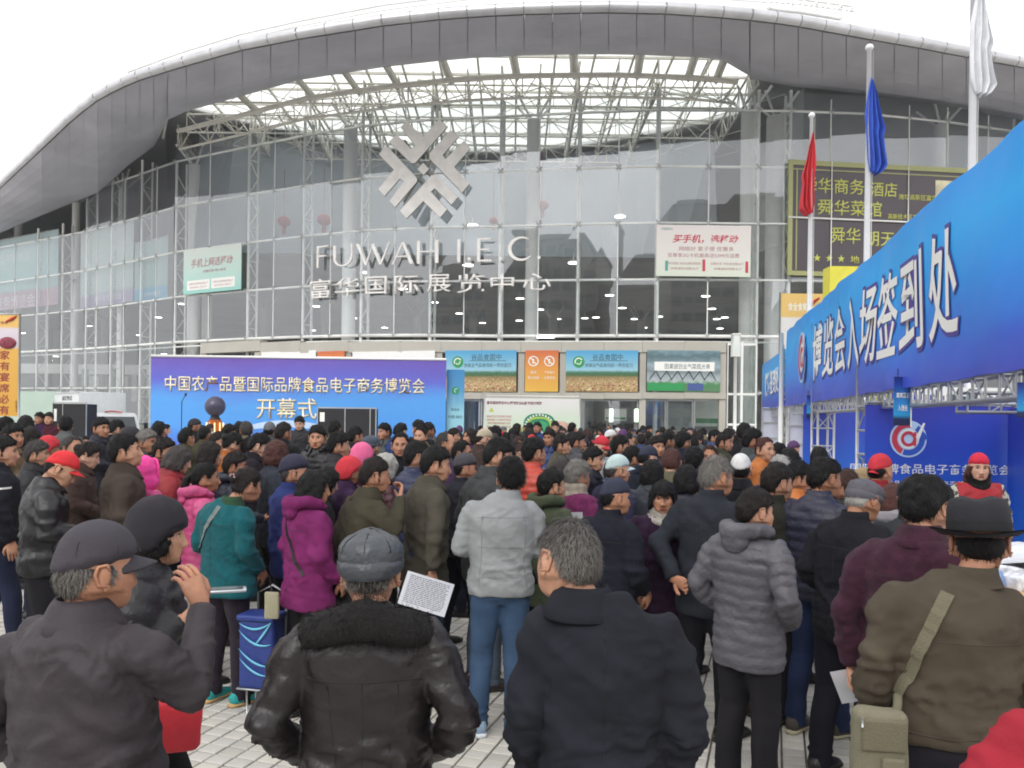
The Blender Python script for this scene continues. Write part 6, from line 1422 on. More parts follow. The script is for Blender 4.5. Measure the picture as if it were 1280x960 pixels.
def crowd_person(px, yt, D, hd, hs, hc, jn, jk, k, extra=()):
    fa = 'facing the camera' if abs(hd) > 135 else ('facing right' if hd < -45 else ('facing left' if hd > 45 else 'back turned'))
    hat = hatc = None
    if ':' in hs:
        hat, cn = hs.split(':'); hatc = CW[cn]; style = 'short'
        hdsc = {'cap': f'a {cn} baseball cap', 'knit': f'a {cn} knit hat', 'armycap': f'a {cn} cap', 'flatcap': f'a {cn} flat cap', 'cap_back': f'a {cn} cap worn backwards'}[hat]
    else:
        style = hs; cn = {'dgrey': 'greying', 'dark': 'dark', 'reddish': 'auburn'}.get(hc, hc); hdsc = HN[hs].format(cn)
    kn = {'c': 'coat', 'p': 'down jacket'}[jk]
    lab = mklabel(hdsc, f'{jn} {kn}', fa, px, D, extra)
    if lab is None: return None
    f = style in ('bob', 'bang', 'updo', 'pony', 'long') or hat == 'knit'
    yaw = (0, -35, 0, 30, -18)[k % 5]; pitch = (0, -4, -16, 0, -8)[k % 5] if k % 5 in (0, 2) else 0
    puffv = .013 if jk == 'p' else 0
    jc = tuple(int(min(250, max(20, c * (.88 + .24 * ((k * 37 % 100) / 100))))) // 6 * 6 for c in CW[jn])
    person(px, yt, D, hd, lab, arms=LIBARM[k % 4 if D < 10 else k % 2], jc=jc, jk='puffer' if jk == 'p' else ('cloth', 'wool', 'nylon')[k % 3], jl=.80 if k % 2 else .74, puff=puffv, w=1.0 if k % 3 else 1.08, hair=style, hc=hc, ht={'short': .021, 'bob': .016, 'bang': .015}.get(style, .013), hat=hat, hatc=hatc, yaw=yaw, pitch=pitch,
        sex='f' if f else 'm', collar=('stand', 'lapel')[k % 2], tc=[BLK, NAVY, (50, 56, 80), (54, 50, 48)][k % 4], legs=LEG0, skn=(0, 1, 2, 4, 3)[k % 5], uniq=False, vox=.018, strands=600, hood=.85 if jk == 'p' and k % 2 else 0, group='people in the waiting crowd')
    return lab
for k, m_ in enumerate(MID):
    crowd_person(*m_, k)
# ---- the far part of the crowd
occ = [(o.location.x, o.location.y) for o in bpy_roots if o.name.startswith('person')]
fr = random.Random(21); nfar = 0; tries = 0
hsty = ['short'] * 9 + ['bob'] * 2 + ['updo', 'pony', 'long', 'recede', 'recede', 'bald', 'cap:black', 'cap:navy', 'knit:red', 'cap:white', 'flatcap:grey', 'knit:purple']
jn_ = ['black'] * 5 + ['navy'] * 4 + ['red', 'purple', 'teal', 'khaki', 'tan', 'blue', 'grey', 'grey', 'grey', 'slate', 'slate', 'brown', 'olive', 'maroon', 'purple', 'red', 'blue', 'khaki', 'green', 'tan', 'orange', 'white', 'pink', 'teal', 'beige']
while nfar < 190 and tries < 9000:
    tries += 1
    u = fr.random(); D = 9.5 + 25 * u ** .9
    px = fr.uniform(-25, 1000) if D < 22 else fr.uniform(560, 925)
    if fr.random() < .5 and D > 12: px = fr.uniform(610, 935)
    if px < 600 and D > 24: continue
    if px > 930 and D > 17: continue
    h = fr.gauss(1.66, .07); h = min(1.82, max(1.5, h))
    x = (px - CX) / FOC * D
    if any((x - a) ** 2 + (D - b) ** 2 < (.42 if D < 24 else .3) ** 2 * (1.3 if px < 600 else 1) for a, b in occ): continue
    if (86 < px < 128 or 383 < px < 480) and 17 < D < 27.5: continue
    pyh = HY + .0122 * (px - CX) + (CAMZ - h) / D * FOC
    hs = fr.choice(hsty); hc = fr.choice(['black'] * 7 + ['dark'] * 4 + ['brown', 'dgrey', 'grey'])
    hd = fr.choice([-80, -60, -50, -30, -10, 0, 15, 40, 90, 170, -120, -150])
    row = 'partly hidden'
    if crowd_person(px, pyh, D, hd, hs, hc, fr.choice(jn_), 'p' if fr.random() < .22 else 'c', nfar * 7 + 3): occ.append((x, D)); nfar += 1
print('people', NPEOPLE, 'far', nfar, 'tries', tries)
# ------------------------------------------------------------------ stage banner and what stands round it
M_stage = ramp_mat('stage_print', [(0, rgb(72, 70, 180)), (.22, rgb(76, 100, 214)), (.40, rgb(84, 158, 236)), (.60, rgb(84, 160, 234)), (.78, rgb(96, 104, 204)), (1, rgb(108, 84, 176))], noise=.35, nscale=2.2, rough=.4, bump=.25, bscale=1.6)
M_gold = mat('gold_white_letter', rgb(240, 228, 196), .35, .1, var=.05); M_goldd = mat('letter_edge', rgb(122, 92, 70), .5, var=0); M_pal = mat('print_pale_blue', rgb(190, 214, 242), .6, var=.03)
M_ol = mat('print_dark_blue', rgb(58, 70, 170), .6, var=.05)
f = Fr(188, 557, 447, 520, 28); f.h += f.O.z; f.O.z = 0
e = empty('stage_banner', f.pt(.5, 0), 'wide blue and purple stage banner with gold-white Chinese title before the hall', 'banner')
wpart(f.slab(.05).build('printed_sheet', M_stage), e)
def zf(py): return (P(370, py, 28).z) / f.h
for dl, m_, bo, lf in ((0, M_goldd, .012, .006), (0, M_gold, .006, .02)):
    f.text('title', '中国农产品暨国际品牌食品电子商务博览会', (368.5 - 188) / 369, zf(481), m_, e, w=325 / 369, h=19.5 / 369 * f.w / f.h, extrude=.01, bold=bo, lift=lf)
    f.text('subtitle', '开幕式', (358.5 - 188) / 369, zf(511), m_, e, w=75 / 369, h=26 / 369 * f.w / f.h, extrude=.01, bold=bo, lift=lf)
b = MB(); O = f.pt(.25, zf(545), .008)
ar = [(x, .55 * math.sin(PI * x / 4.4) ** .8) for x in np.linspace(0, 4.4, 20)]; b.prism(ar + [(x, y * .55) for x, y in ar[::-1]][1:-1], O, f.U, f.V, .003); wpart(b.build('pale_swoosh', M_pal), e)
b = MB(); b.tube([f.pt(0, 1, .0), f.pt(1, 1, .0)], .05, 6); wpart(b.build('top_rail', M_white), e)
for u in (.02, .26, .5, .74, .98):
    b = MB(); b.tube([f.pt(u, 0, -.15), f.pt(u, 1, -.12)], .04, 6); b.tube([f.pt(u, .8, -.12), f.pt(u, 0, -1.2)], .03, 6); wpart(b.build('prop', M_alu), e)
# globe on its pedestal
c = P(269, 508, 26); r_ = 12.6 / FOC * 26
e = empty('launch_globe', (c.x, c.y, 0), 'dark grey globe on a glowing amber pedestal before the stage banner', 'globe')
b = MB(); b.ell(c, (r_, r_, r_), 28, 20); wpart(b.build('sphere', mat('globe_dark', rgb(70, 66, 86), .3, .2, bump=.1, bscale=9, var=.25, vscale=4)), e)
b = MB(); b.tube([c - UPV * r_ * .9, c - UPV * (r_ + .12)], [.12, .18], 16); wpart(b.build('neck', M_black), e)
b = MB(); b.tube([(c.x, c.y, c.z - r_ - .1), (c.x, c.y, c.z - r_ - .5), (c.x, c.y, 0)], [.20, .27, .30], 20); wpart(b.build('pedestal', mat('amber_acrylic', rgb(196, 104, 30), .3, var=.2, vscale=14)), e)
b = MB()
for k in range(10):
    a = k * PI / 5; q = Vector((c.x + .27 * math.cos(a), c.y + .27 * math.sin(a), 0)); b.tube([q + UPV * (c.z - r_ - .75), q + UPV * (c.z - r_ - .2)], .018, 5)
wpart(b.build('glow_strip', mat('amber_lit', (1, .8, .5), .5, var=0, emit=(1, .62, .25), es=1.6), kind='stuff'), e)
c = P(227, 520, 26); e = empty('microphone_stand', (c.x, c.y, 0), 'thin black microphone stand left of the globe', 'microphone stand')
tp = P(227, 502, 26); b = MB(); b.tube([(c.x, c.y, 0), (c.x, c.y, tp.z)], .015, 6); wpart(b.build('pole', M_black), e)
b = MB(); b.tube([(c.x, c.y, tp.z), (c.x + .15, c.y - .1, tp.z + .2)], .012, 5); wpart(b.build('boom', M_black), e)
b = MB(); b.ell((c.x + .17, c.y - .11, tp.z + .23), (.04, .04, .06), 10, 8); wpart(b.build('microphone', M_black), e)
b = MB()
for k in range(3): b.tube([(c.x, c.y, .1), (c.x + .35 * math.cos(k * 2.1), c.y + .35 * math.sin(k * 2.1), .01)], .012, 5)
wpart(b.build('tripod', M_black), e)
# black stage cases
def cases(px0, px1, py, D, splits, label):
    f = Fr(px0, px1, py, 520, D); f.h += f.O.z; f.O.z = 0; e = empty('stage_case', f.pt(.5, 0), label, 'case', 'black stage cases')
    for a, c_ in zip(splits[:-1], splits[1:]):
        wpart(f.slab(.5, a + .01, c_ - .01, .02, .985, l=0).build('case_panel', mat('case_black', rgb(24, 24, 30), .5, bump=.15, bscale=30, var=.15)), e)
    for a in splits: b = MB(); f.slab(.03, a - .008, a + .008, 0, 1, l=.015, b=b); wpart(b.build('edge_trim', M_alu), e)
    b = MB(); f.slab(.03, .013, .987, .987, 1.004, l=.014, b=b); wpart(b.build('edge_trim', M_alu), e)
    b = MB(); f.slab(.01, splits[0] + .04, splits[0] + .12, .8, .93, l=.012, b=b); wpart(b.build('paper_label', M_tw), e)
    b = MB(); f.slab(.03, .3, .42, .5, .53, l=.02, b=b); wpart(b.build('latch', M_alu), e)
cases(397, 470, 509.5, 25.5, (0, .47, .9, 1.0), 'pair of black silver-edged cases in front of the stage banner\'s right half')
cases(66, 108, 503, 19, (0, .3, 1.0), 'black silver-edged case in front of the white truck')
# teal roll-up banner
M_tealp = ramp_mat('teal_print', [(0, rgb(110, 170, 130)), (.2, rgb(150, 206, 216)), (.6, rgb(150, 206, 222)), (.8, rgb(80, 150, 196)), (1, rgb(60, 134, 190))], noise=.2, nscale=4)
f = Fr(558, 580, 462, 520, 28.3); f.h += f.O.z; f.O.z = 0
e = empty('roll_up_banner', f.pt(.5, 0), 'narrow teal banner with a green leaf mark right of the stage banner', 'banner')
wpart(f.slab(.03).build('printed_sheet', M_tealp), e); disc(f, .5, .80, .13, M_green, 'leaf_mark', e); disc(f, .55, .80, .08, M_pal, 'leaf_mark', e, l=.015, r2=.05, arc=(1, 4.5))
f.text('lettering', '食品谷', .5, .62, M_tdark, e, w=.5, extrude=0); f.text('lettering', '中国·潍坊', .5, .55, M_tdark, e, w=.8, extrude=0)
b = MB(); b.box((f.pt(.5, 0).x, 28.3, .06), (.8, .3, .1)); wpart(b.build('foot', M_alu), e)
# map board
M_map = ramp_mat('map_print', [(0, rgb(214, 222, 206)), (.6, rgb(206, 224, 200)), (1, rgb(226, 224, 222))], noise=.4, nscale=3)
f = Fr(606, 724, 498, 524, 35.6); f.h += f.O.z; f.O.z = 0
e = empty('map_board', f.pt(.5, 0), 'white board with a green arena plan and red lettering before the doors', 'board')
wpart(f.slab(.05).build('board_face', M_map), e)
b = MB()
for u in (-.006, 1.006): b.tube([f.pt(u, 0), f.pt(u, 1.0) + UPV * .3], .035, 6)
b.tube([f.pt(0, 1.0) + UPV * .1, f.pt(1, 1.0) + UPV * .1], .025, 5); wpart(b.build('frame_pole', M_white), e)
f.text('lettering', '富华国际展览中心展馆安全疏散平面示意图', .31, .925, mat('print_maroon', rgb(120, 40, 60), .6, var=0), e, w=.58, h=.055, extrude=0, bold=.02)
for k in range(6): f.text('lettering', ('展会安全注意事项说明', '请参展人员遵守规定', '保持通道畅通无阻', '禁止携带危险物品', '禁止吸烟', '注意防火')[k], .15, .72 - k * .052, M_adr, e, w=(.26, .26, .24, .26, .12, .2)[k], h=.032, extrude=0)
b = MB(); b.prism([(-.12, 0), (.12, 0), (0, .2)], f.pt(.07, .79, .006), f.U, f.V, .004); wpart(b.build('warning_triangle', M_yel), e)
M_g2 = mat('print_lime', rgb(168, 200, 90), .6, var=.1); M_g3 = mat('print_deep_green', rgb(34, 130, 96), .6, var=.1); M_bei = mat('print_beige', rgb(206, 170, 150), .6, var=.2)
def oval(fr, u, v, rx, ry, m, l, a0=0, a1=2 * PI, hole=0, nm='plan_shape', par=None):
    b = MB(); O = fr.pt(u, v, l); n = 30; vs = []
    for i in range(n + 1):
        t = a0 + (a1 - a0) * i / n
        for q in (1, hole or .001): vs.append(O + fr.U * rx * q * math.copysign(abs(math.cos(t)) ** .7, math.cos(t)) + fr.V * ry * q * math.copysign(abs(math.sin(t)) ** .7, math.sin(t)))
    b.add(vs, [(2 * i + 1, 2 * i, 2 * i + 2, 2 * i + 3) for i in range(n)]); wpart(b.build(nm, m), par)
oval(f, .80, .52, .42, .40, M_bei, .006, par=e); oval(f, .38, .46, .35, .28, M_g2, .006, par=e)
oval(f, .58, .56, .72, .62, M_g3, .008, par=e); oval(f, .58, .56, .58, .48, M_g2, .010, hole=.8, par=e); oval(f, .58, .54, .40, .34, mat('print_mint', rgb(60, 160, 110), .6, var=0), .012, par=e)
for k in range(15):
    t = PI * k / 14; disc(f, .58 + math.cos(t) * .65 / f.w, .56 + math.sin(t) * .56 / f.h, .045, M_tw, 'stand_mark', e, l=.014, n=6)
# ------------------------------------------------------------------ truck at the left
tc_ = P(124, HY, 31.5); e = empty('box_truck', (tc_.x, tc_.y, 0), 'small white box truck parked by the hall behind the crowd', 'truck', rz=R(-42)); e.scale = (.96, .96, .96)
M_tr = mat('truck_white', rgb(206, 210, 212), .35, bump=.03, var=.05); M_win = mat('dark_windscreen', rgb(40, 48, 54), .08, var=.1, spec=.8); M_tyre = mat('tyre_rubber', rgb(24, 24, 24), .85, bump=.2)
child('cargo_box', rbox((-1.0, 0, 1.95), (2.7, 1.85, 2.05), .03, 2).mesh('cargo_box', [M_tr]), e)
b = MB()
for sy in (-1, 1): b.box((-1.0, sy * .935, 2.93), (2.7, .03, .06)); b.box((-1.0, sy * .935, .98), (2.7, .03, .06))
child('box_trim', b.mesh('box_trim', [M_alu]), e); 
b = MB(); sec = [(.45, .55), (1.95, .55), (2.02, .95), (1.98, 1.25), (1.62, 2.02), (1.35, 2.14), (.45, 2.14)]
b.prism(sec, (0, .85, 0), (1, 0, 0), (0, 0, 1), 1.7); child('cab', b.mesh('cab', [M_tr]), e)
b = MB(); b.prism([(1.50, 1.28), (1.96, 1.29), (1.66, 1.95), (1.50, 1.95)], (0, .86, 0), (1, 0, 0), (0, 0, 1), 1.72)
child('windscreen', MB().add([(2.00, -.75, 1.27), (2.00, .75, 1.27), (1.66, .72, 1.98), (1.66, -.72, 1.98)], [(0, 1, 2, 3)]).mesh('windscreen', [M_win]), e)
for sy in (-1, 1):
    b = MB(); b.prism([(.75, 1.25), (1.68, 1.25), (1.45, 1.92), (.75, 1.92)], (0, sy * .862 + .004, 0), (1, 0, 0), (0, 0, 1), .008); child('side_window', b.mesh('side_window', [M_win]), e)
    b = MB(); b.box((2.0, sy * .62, .82), (.06, .28, .16)); child('headlight', b.mesh('headlight', [mat('headlight', rgb(200, 205, 210), .1, .3, var=0)]), e)
    b = MB(); b.tube([(1.8, sy * .86, 1.7), (1.95, sy * 1.05, 1.7)], .015, 5); b.box((1.96, sy * 1.06, 1.6), (.05, .14, .3)); child('mirror', b.mesh('mirror', [M_black]), e)
    for x in (1.15, -1.6):
        w_ = child('wheel', MB().tube([(x, sy * .72, .37), (x, sy * .90, .37)], .37, 20).mesh('wheel', [M_tyre]), e); o = link('rim', MB().tube([(x, sy * .901, .37), (x, sy * .91, .37)], .2, 14).mesh('rim', [M_alu])); o.parent = w_
b = MB(); b.box((-.1, 0, .62), (3.9, .8, .2)); child('chassis', b.mesh('chassis', [M_black]), e)
b = MB(); b.box((2.04, 0, .58), (.08, 1.7, .24)); child('bumper', b.mesh('bumper', [M_tr]), e); b = MB(); b.box((2.02, 0, 1.02), (.03, 1.0, .14)); child('grille', b.mesh('grille', [M_black]), e)
me = text_mesh('诚信物流', width=1.1, height=.2, extrude=.002); me.materials.append(M_black); me.transform(Matrix.Translation((-.9, -.93, 2.72)) @ Matrix.Rotation(R(90), 4, 'X')); child('lettering', me, e)
bl = [(.5 * math.cos(t) * (1 + .3 * math.sin(3 * t)), .3 * math.sin(t)) for t in np.linspace(0, 2 * PI, 18)[:-1]]
b = MB(); b.prism(bl, (-.2, -.928, 1.6), (1, 0, 0), (0, 0, 1), .004); child('green_graphic', b.mesh('green_graphic', [mat('truck_green', rgb(110, 140, 96), .5, var=.3, vscale=8)]), e)
b = MB(); b.prism([(x * 1.5, y) for x, y in bl], (-.4, -.928, 1.25), (1, 0, 0), (0, 0, 1), .006); child('blue_graphic', b.mesh('blue_graphic', [mat('truck_blue', rgb(90, 150, 200), .5, var=.3, vscale=8)]), e)
b = MB(); b.tube([(1.36, -.3, 2.16), (1.5, -.1, 2.2), (1.4, .1, 2.18), (1.52, .3, 2.16)], .03, 6); child('roof_mark', b.mesh('roof_mark', [mat('truck_red', rgb(190, 60, 60), .5, var=0)]), e)
# ------------------------------------------------------------------ orange banner at the left edge
M_orb = ramp_mat('amber_print', [(0, rgb(214, 160, 60)), (.66, rgb(222, 172, 80)), (.68, rgb(206, 196, 206)), (.86, rgb(214, 204, 214)), (.88, rgb(226, 184, 104)), (1, rgb(230, 190, 110))], noise=.01)
f = Fr(-20, 23.5, 393, 520, 20); e = empty('vertical_banner', (f.pt(.5, 0).x, 20, 0), 'tall amber banner with red vertical Chinese characters at the left edge', 'banner')
wpart(f.slab(.03).build('printed_sheet', M_orb), e); b = MB()
for u in (0, 1): b.tube([f.pt(u, 0) - UPV * f.pt(u, 0).z, f.pt(u, 1.01)], .03, 6)
wpart(b.build('pole', M_alu), e); b = MB(); b.tube([f.pt(0, 1.003), f.pt(1, 1.003)], .02, 6); wpart(b.build('top_rail', M_alu), e)
M_mar = mat('print_wine', rgb(140, 44, 50), .6, var=0)
for k, ch in enumerate('家有宴席必有'): f.text('character', ch, .58, .60 - k * .108, M_mar, e, w=.28, h=.088, extrude=0, bold=.012)
f.text('lettering', '农产品展销中心', .93, .1, M_black, e, w=.06, h=.12, extrude=0)
b = MB(); b.ell(f.pt(.66, .72, .02), (.22, .04, .15), 14, 8); wpart(b.build('fruit_print', mat('print_fruit', rgb(130, 44, 66), .6, var=.5, vscale=14)), e)
b = MB(); b.tube([f.pt(.62, .93, .02), f.pt(.78, .955, .02), f.pt(.92, .985, .02)], [.02, .04, .01], 5); wpart(b.build('red_swoosh', mat('print_red', rgb(190, 50, 44), .6, var=0)), e)
f.text('lettering', '食全食美', .45, .92, M_mar, e, w=.4, extrude=0)
# ------------------------------------------------------------------ flagpoles
M_pole = mat('pole_white', rgb(226, 228, 232), .35, .1, var=.03)
def flag_mesh(h, w, m, seed, side=1, folds=3.2):
    nu, nv = 26, 30; vs = []; rr = random.Random(seed); ph = rr.uniform(0, 6)
    for lay in (0, 1):
        for j in range(nv + 1):
            v = j / nv; prof = w * np.interp(v, [0, .1, .42, .5, .88, 1], [.05, .35, 1, .82, .95, .45])
            for i in range(nu + 1):
                u = i / nu; y = .11 * math.sin(u * folds * 2 * PI + ph + v * 1.5) * (.4 + v) * (.3 + u); x = side * ((u - .28) * prof * 1.55 + .03 * math.sin(v * 5 + ph))
                vs.append((x, y + lay * .008, -v * h - .12 * h * u * math.sin(PI * v * .9 + .2) - .06 * u))
    fs = []; k = (nu + 1) * (nv + 1)
    for lay in (0, 1):
        for j in range(nv):
            for i in range(nu):
                a = lay * k + j * (nu + 1) + i; q = (a, a + nu + 1, a + nu + 2, a + 1); fs.append(q if lay else q[::-1])
    b = MB(); b.add(vs, fs, 0, True); return b.mesh('flag', [m])
for px, pyt, Dd, r_, fpy, fh, fw, sd, fm, lab in ((1010, 147, 21.2, .066, 166, 2.15, .26, -1, mat('flag_red', rgb(196, 40, 52), .7, bump=.1), 'white flagpole with a limp red flag, leftmost of the three'),
    (1081, 63, 17.4, .068, 98, 2.05, .27, 1, mat('flag_blue', rgb(44, 84, 186), .7, bump=.1), 'white flagpole with a limp blue flag, middle of the three'),
    (1211, -60, 14.6, .075, -22, 2.05, .26, 1, mat('flag_white', rgb(222, 224, 228), .7, bump=.1), 'white flagpole with a limp white flag, rightmost of the three')):
    c = P(px, HY, Dd); zt = P(px, pyt, Dd).z; dx_ = 0
    e = empty('flagpole', (c.x - .0, c.y, 0), lab, 'flagpole', 'flagpoles before the hall')
    child('pole', MB().tube([(0, 0, 0), (0, 0, zt * .5), (0, 0, zt)], [r_ * 1.15, r_, r_ * .72], 14).mesh('pole', [M_pole]), e)
    child('finial', MB().ell((0, 0, zt + .06), (r_ * 1.3, r_ * 1.3, r_ * 1.2), 14, 10).mesh('finial', [M_pole]), e)
    child('base', MB().tube([(0, 0, 0), (0, 0, .25)], [.3, .25], 16).mesh('base', [M_conc]), e)
    o = child('flag', flag_mesh(fh, fw, fm, px, sd), e); o.location = (.02 * sd, -r_ * 1.25, P(px, fpy, Dd).z)
    child('halyard', MB().tube([(r_ + .03, 0, 1.2), (r_ + .02, 0, zt)], .008, 4).mesh('halyard', [M_white]), e)
# amber-white banner and yellow box beyond the booth
f = Fr(974, 1032, 367, 470, 23.5); e = empty('vertical_banner', (f.pt(.5, 0).x, 23.5, 0), 'amber and white banner with a red swoosh rising behind the blue booth', 'banner')
M_orb2 = ramp_mat('amber_white_print', [(0, rgb(222, 222, 228)), (.70, rgb(222, 222, 228)), (.72, rgb(226, 192, 124)), (1, rgb(226, 190, 118))], noise=.01)
wpart(f.slab(.03).build('printed_sheet', M_orb2), e); b = MB()
for u in (0, 1): b.tube([f.pt(u, 0) - UPV * f.pt(u, 0).z, f.pt(u, 1.01)], .03, 6)
wpart(b.build('pole', M_alu), e); f.text('lettering', '食全食美', .38, .84, M_tw, e, w=.42, h=.10, extrude=0, bold=.02)
b = MB(); b.tube([f.pt(.58, .84, .02), f.pt(.64, .87, .02), f.pt(.84, .95, .02)], [.02, .07, .02], 5); wpart(b.build('red_swoosh', mat('print_red', rgb(190, 50, 44), .6, var=0)), e)
f = Fr(1036, 1110, 333, 480, 21.6); e = empty('advertising_box', (f.pt(.5, 0).x, 21.6, 0), 'plain yellow advertising box rising behind the blue booth banner', 'sign')
wpart(f.slab(.5).build('yellow_face', mat('box_yellow', rgb(222, 214, 76), .5, var=.05)), e); b = MB()
for u in (.1, .9): b.tube([f.pt(u, 0, -.25) - UPV * f.pt(u, 0).z, f.pt(u, 0, -.25)], .06, 8)
wpart(b.build('leg', M_alu), e)
# lantern post
c = P(918.5, HY, 31); zt = P(918, 418, 31).z; e = empty('lantern_post', (c.x, c.y, 0), 'slim lamp post with a white box lantern right of the entrance', 'lamp post')
child('pole', MB().tube([(0, 0, 0), (0, 0, zt - .8)], .07, 10).mesh('pole', [M_steel]), e)
child('lantern', rbox((0, 0, zt - .42), (.26, .26, .78), .02, 2).mesh('lantern', [mat('opal_glass', rgb(220, 226, 222), .3, var=0)]), e)
b = MB()
for sx in (-1, 1):
    for sy in (-1, 1): b.tube([(sx * .135, sy * .135, zt - .84), (sx * .135, sy * .135, zt - .02)], .014, 4)
b.box((0, 0, zt), (.32, .32, .05)); b.box((0, 0, zt - .84), (.30, .30, .05)); child('lantern_frame', b.mesh('lantern_frame', [M_steel]), e)
for px, lab in ((764, 'short lit pillar lamp in the left doors, greenish white'), (795.5, 'short lit pillar lamp in the middle doors, greenish white')):
    c = P(px, HY, 36.2); e = empty('pillar_lamp', (c.x, c.y, 0), lab, 'lamp', 'pillar lamps at the doors'); zt = P(px, 511, 36.2).z
    child('pillar', MB().tube([(0, 0, 0), (0, 0, zt - .6)], .06, 8).mesh('pillar', [M_alu]), e); child('lamp_head', rbox((0, 0, zt - .3), (.15, .15, .6), .02, 2).mesh('lamp_head', [mat('pillar_lit', (.8, 1, .8), .5, var=0, emit=(.75, 1, .72), es=1.5)]), e)
# ------------------------------------------------------------------ registration booth
M_bb = ramp_mat('booth_banner_print', [(0, rgb(62, 78, 200)), (.16, rgb(50, 98, 218)), (.42, rgb(30, 146, 240)), (.75, rgb(24, 172, 250)), (1, rgb(34, 156, 244))], noise=.42, nscale=3.0, rough=.42, bump=.35, bscale=.9)
slope = .217
def bx(Y): return 4.1 + slope * (Y - 6.4)
bd = Vector((slope, 1, 0)).normalized()
class Fl:   # frame whose plane runs away from the camera, seen from its left side
    def __init__(s, Y0, Y1, z0_, z1_):
        A = Vector((bx(Y1), Y1, z0_)); B_ = Vector((bx(Y0), Y0, z0_)); s.O = A; s.U = (B_ - A).normalized(); s.w = (B_ - A).length; s.h = z1_ - z0_; s.V = Vector((0, 0, 1)); s.W = s.U.cross(s.V)
    pt = Fr.pt; slab = Fr.slab; text = Fr.text
zb1, zt1 = 2.42, 4.44
booth = empty('registration_banner', (bx(14), 14, 0), 'huge sky-blue registration banner with big white characters running along the right', 'banner')
Y0b, Y1b = 4.2, 21.4
f = Fl(Y0b, Y1b, zb1, zt1)
# rippled cloth
def ripple(u, v): return .022 * math.sin(u * 60 + 2 * math.sin(v * 3)) * (.12 + 1.6 * (v - .5) ** 2) + .02 * math.sin(u * 23 + v * 4) + .03 * math.sin(u * 130 + v * 9) * max(0, abs(v - .5) - .28)
def drape(o, eps):   # lay a flat print on the rippled cloth
    for vt in o.data.vertices:
        q = vt.co - f.O; u, v = q.dot(f.U) / f.w, q.z / f.h; d = q.dot(f.W); vt.co += f.W * (ripple(u, v) + eps - d)
nu, nv = 90, 10; vs = []
for lay in (0, 1):
    for j in range(nv + 1):
        for i in range(nu + 1):
            u, v = i / nu, j / nv; rip = ripple(u, v)
            vs.append(f.pt(u, v + .008 * math.sin(u * 75) * (v - .5), rip - lay * .006))
k = (nu + 1) * (nv + 1); fs = []
for lay in (0, 1):
    for j in range(nv):
        for i in range(nu):
            a = lay * k + j * (nu + 1) + i; q = (a, a + 1, a + nu + 2, a + nu + 1); fs.append(q if lay == 0 else q[::-1])
b = MB(); b.add(vs, fs, 0, True); wpart(b.build('banner_cloth', M_bb), booth)
def uY(Y): return (Y1b - Y) / (Y1b - Y0b)
for ch, px in zip('博览会入场签到处', (1021.5, 1034, 1048.5, 1066, 1085, 1107.5, 1136.5, 1178)):
    Yc = 2.71 / ((px - 640) / FOC - slope)
    o1 = f.text('character_outline', ch, uY(Yc), .50, mat('print_purple', rgb(78, 58, 150), .5, var=0), booth, w=1.12 / f.w, h=1.24 / f.h, extrude=0, bold=.034, lift=.050)
    o2 = f.text('character', ch, uY(Yc), .50, M_tw, booth, w=1.02 / f.w, h=1.13 / f.h, extrude=0, bold=.014, lift=.055); drape(o1, .010); drape(o2, .014)
M_lr, M_lb = mat('logo_red', rgb(200, 60, 80), .5, var=.05), mat('logo_blue', rgb(50, 90, 190), .5, var=.05)
def at_logo(fr, u, v, r, parent, l=.05):
    disc(fr, u, v, r * 1.12, M_pal, 'logo_halo', parent, l=l); disc(fr, u, v, r, M_lr, 'logo_arc', parent, l=l + .006, r2=r * .68, arc=(PI * .45, PI * 1.35), n=30); disc(fr, u, v, r, M_lb, 'logo_arc', parent, l=l + .006, r2=r * .66, arc=(PI * 1.38, PI * 2.3), n=30)
    disc(fr, u, v, r * .46, M_lr, 'logo_letter', parent, l=l + .008, r2=r * .28, arc=(0, 2 * PI), n=30); disc(fr, u, v, r * .60, M_tw, 'logo_ring', parent, l=l + .006, r2=r * .48, n=30)
    b = MB(); b.prism([(r * .30, -r * .42), (r * .46, -r * .42), (r * .46, r * .42), (r * .32, r * .42)], fr.pt(u, v, l + .009), fr.U, fr.V, .003); wpart(b.build('logo_letter', M_lr), parent)
    b = MB(); b.prism([(r * .62, r * .02), (r * 1.22, -r * .05), (r * .95, r * .40)], fr.pt(u, v, l + .010), fr.U, fr.V, .003); wpart(b.build('logo_arrow', M_lb), parent)
    b = MB(); b.prism([(r * .42, r * .1), (r * .60, -r * .1), (r * .98, r * .95), (r * .86, r * .98)], fr.pt(u, v, l + .012), fr.U, fr.V, .003); wpart(b.build('logo_tick', M_tw), parent)
at_logo(f, uY(18.2), .52, .52, booth)
e2 = empty('registration_banner', (bx(24), 24, 0), 'far shorter section of the blue booth banner with small white lettering', 'banner')
f2 = Fl(21.75, 28, 2.45, 4.0); wpart(f2.slab(.03).build('banner_cloth', M_bb), e2)
f2.text('lettering', '媒体签到处', .5, .5, M_tw, e2, w=.62, h=.5, extrude=.004, bold=.02, lift=.02)
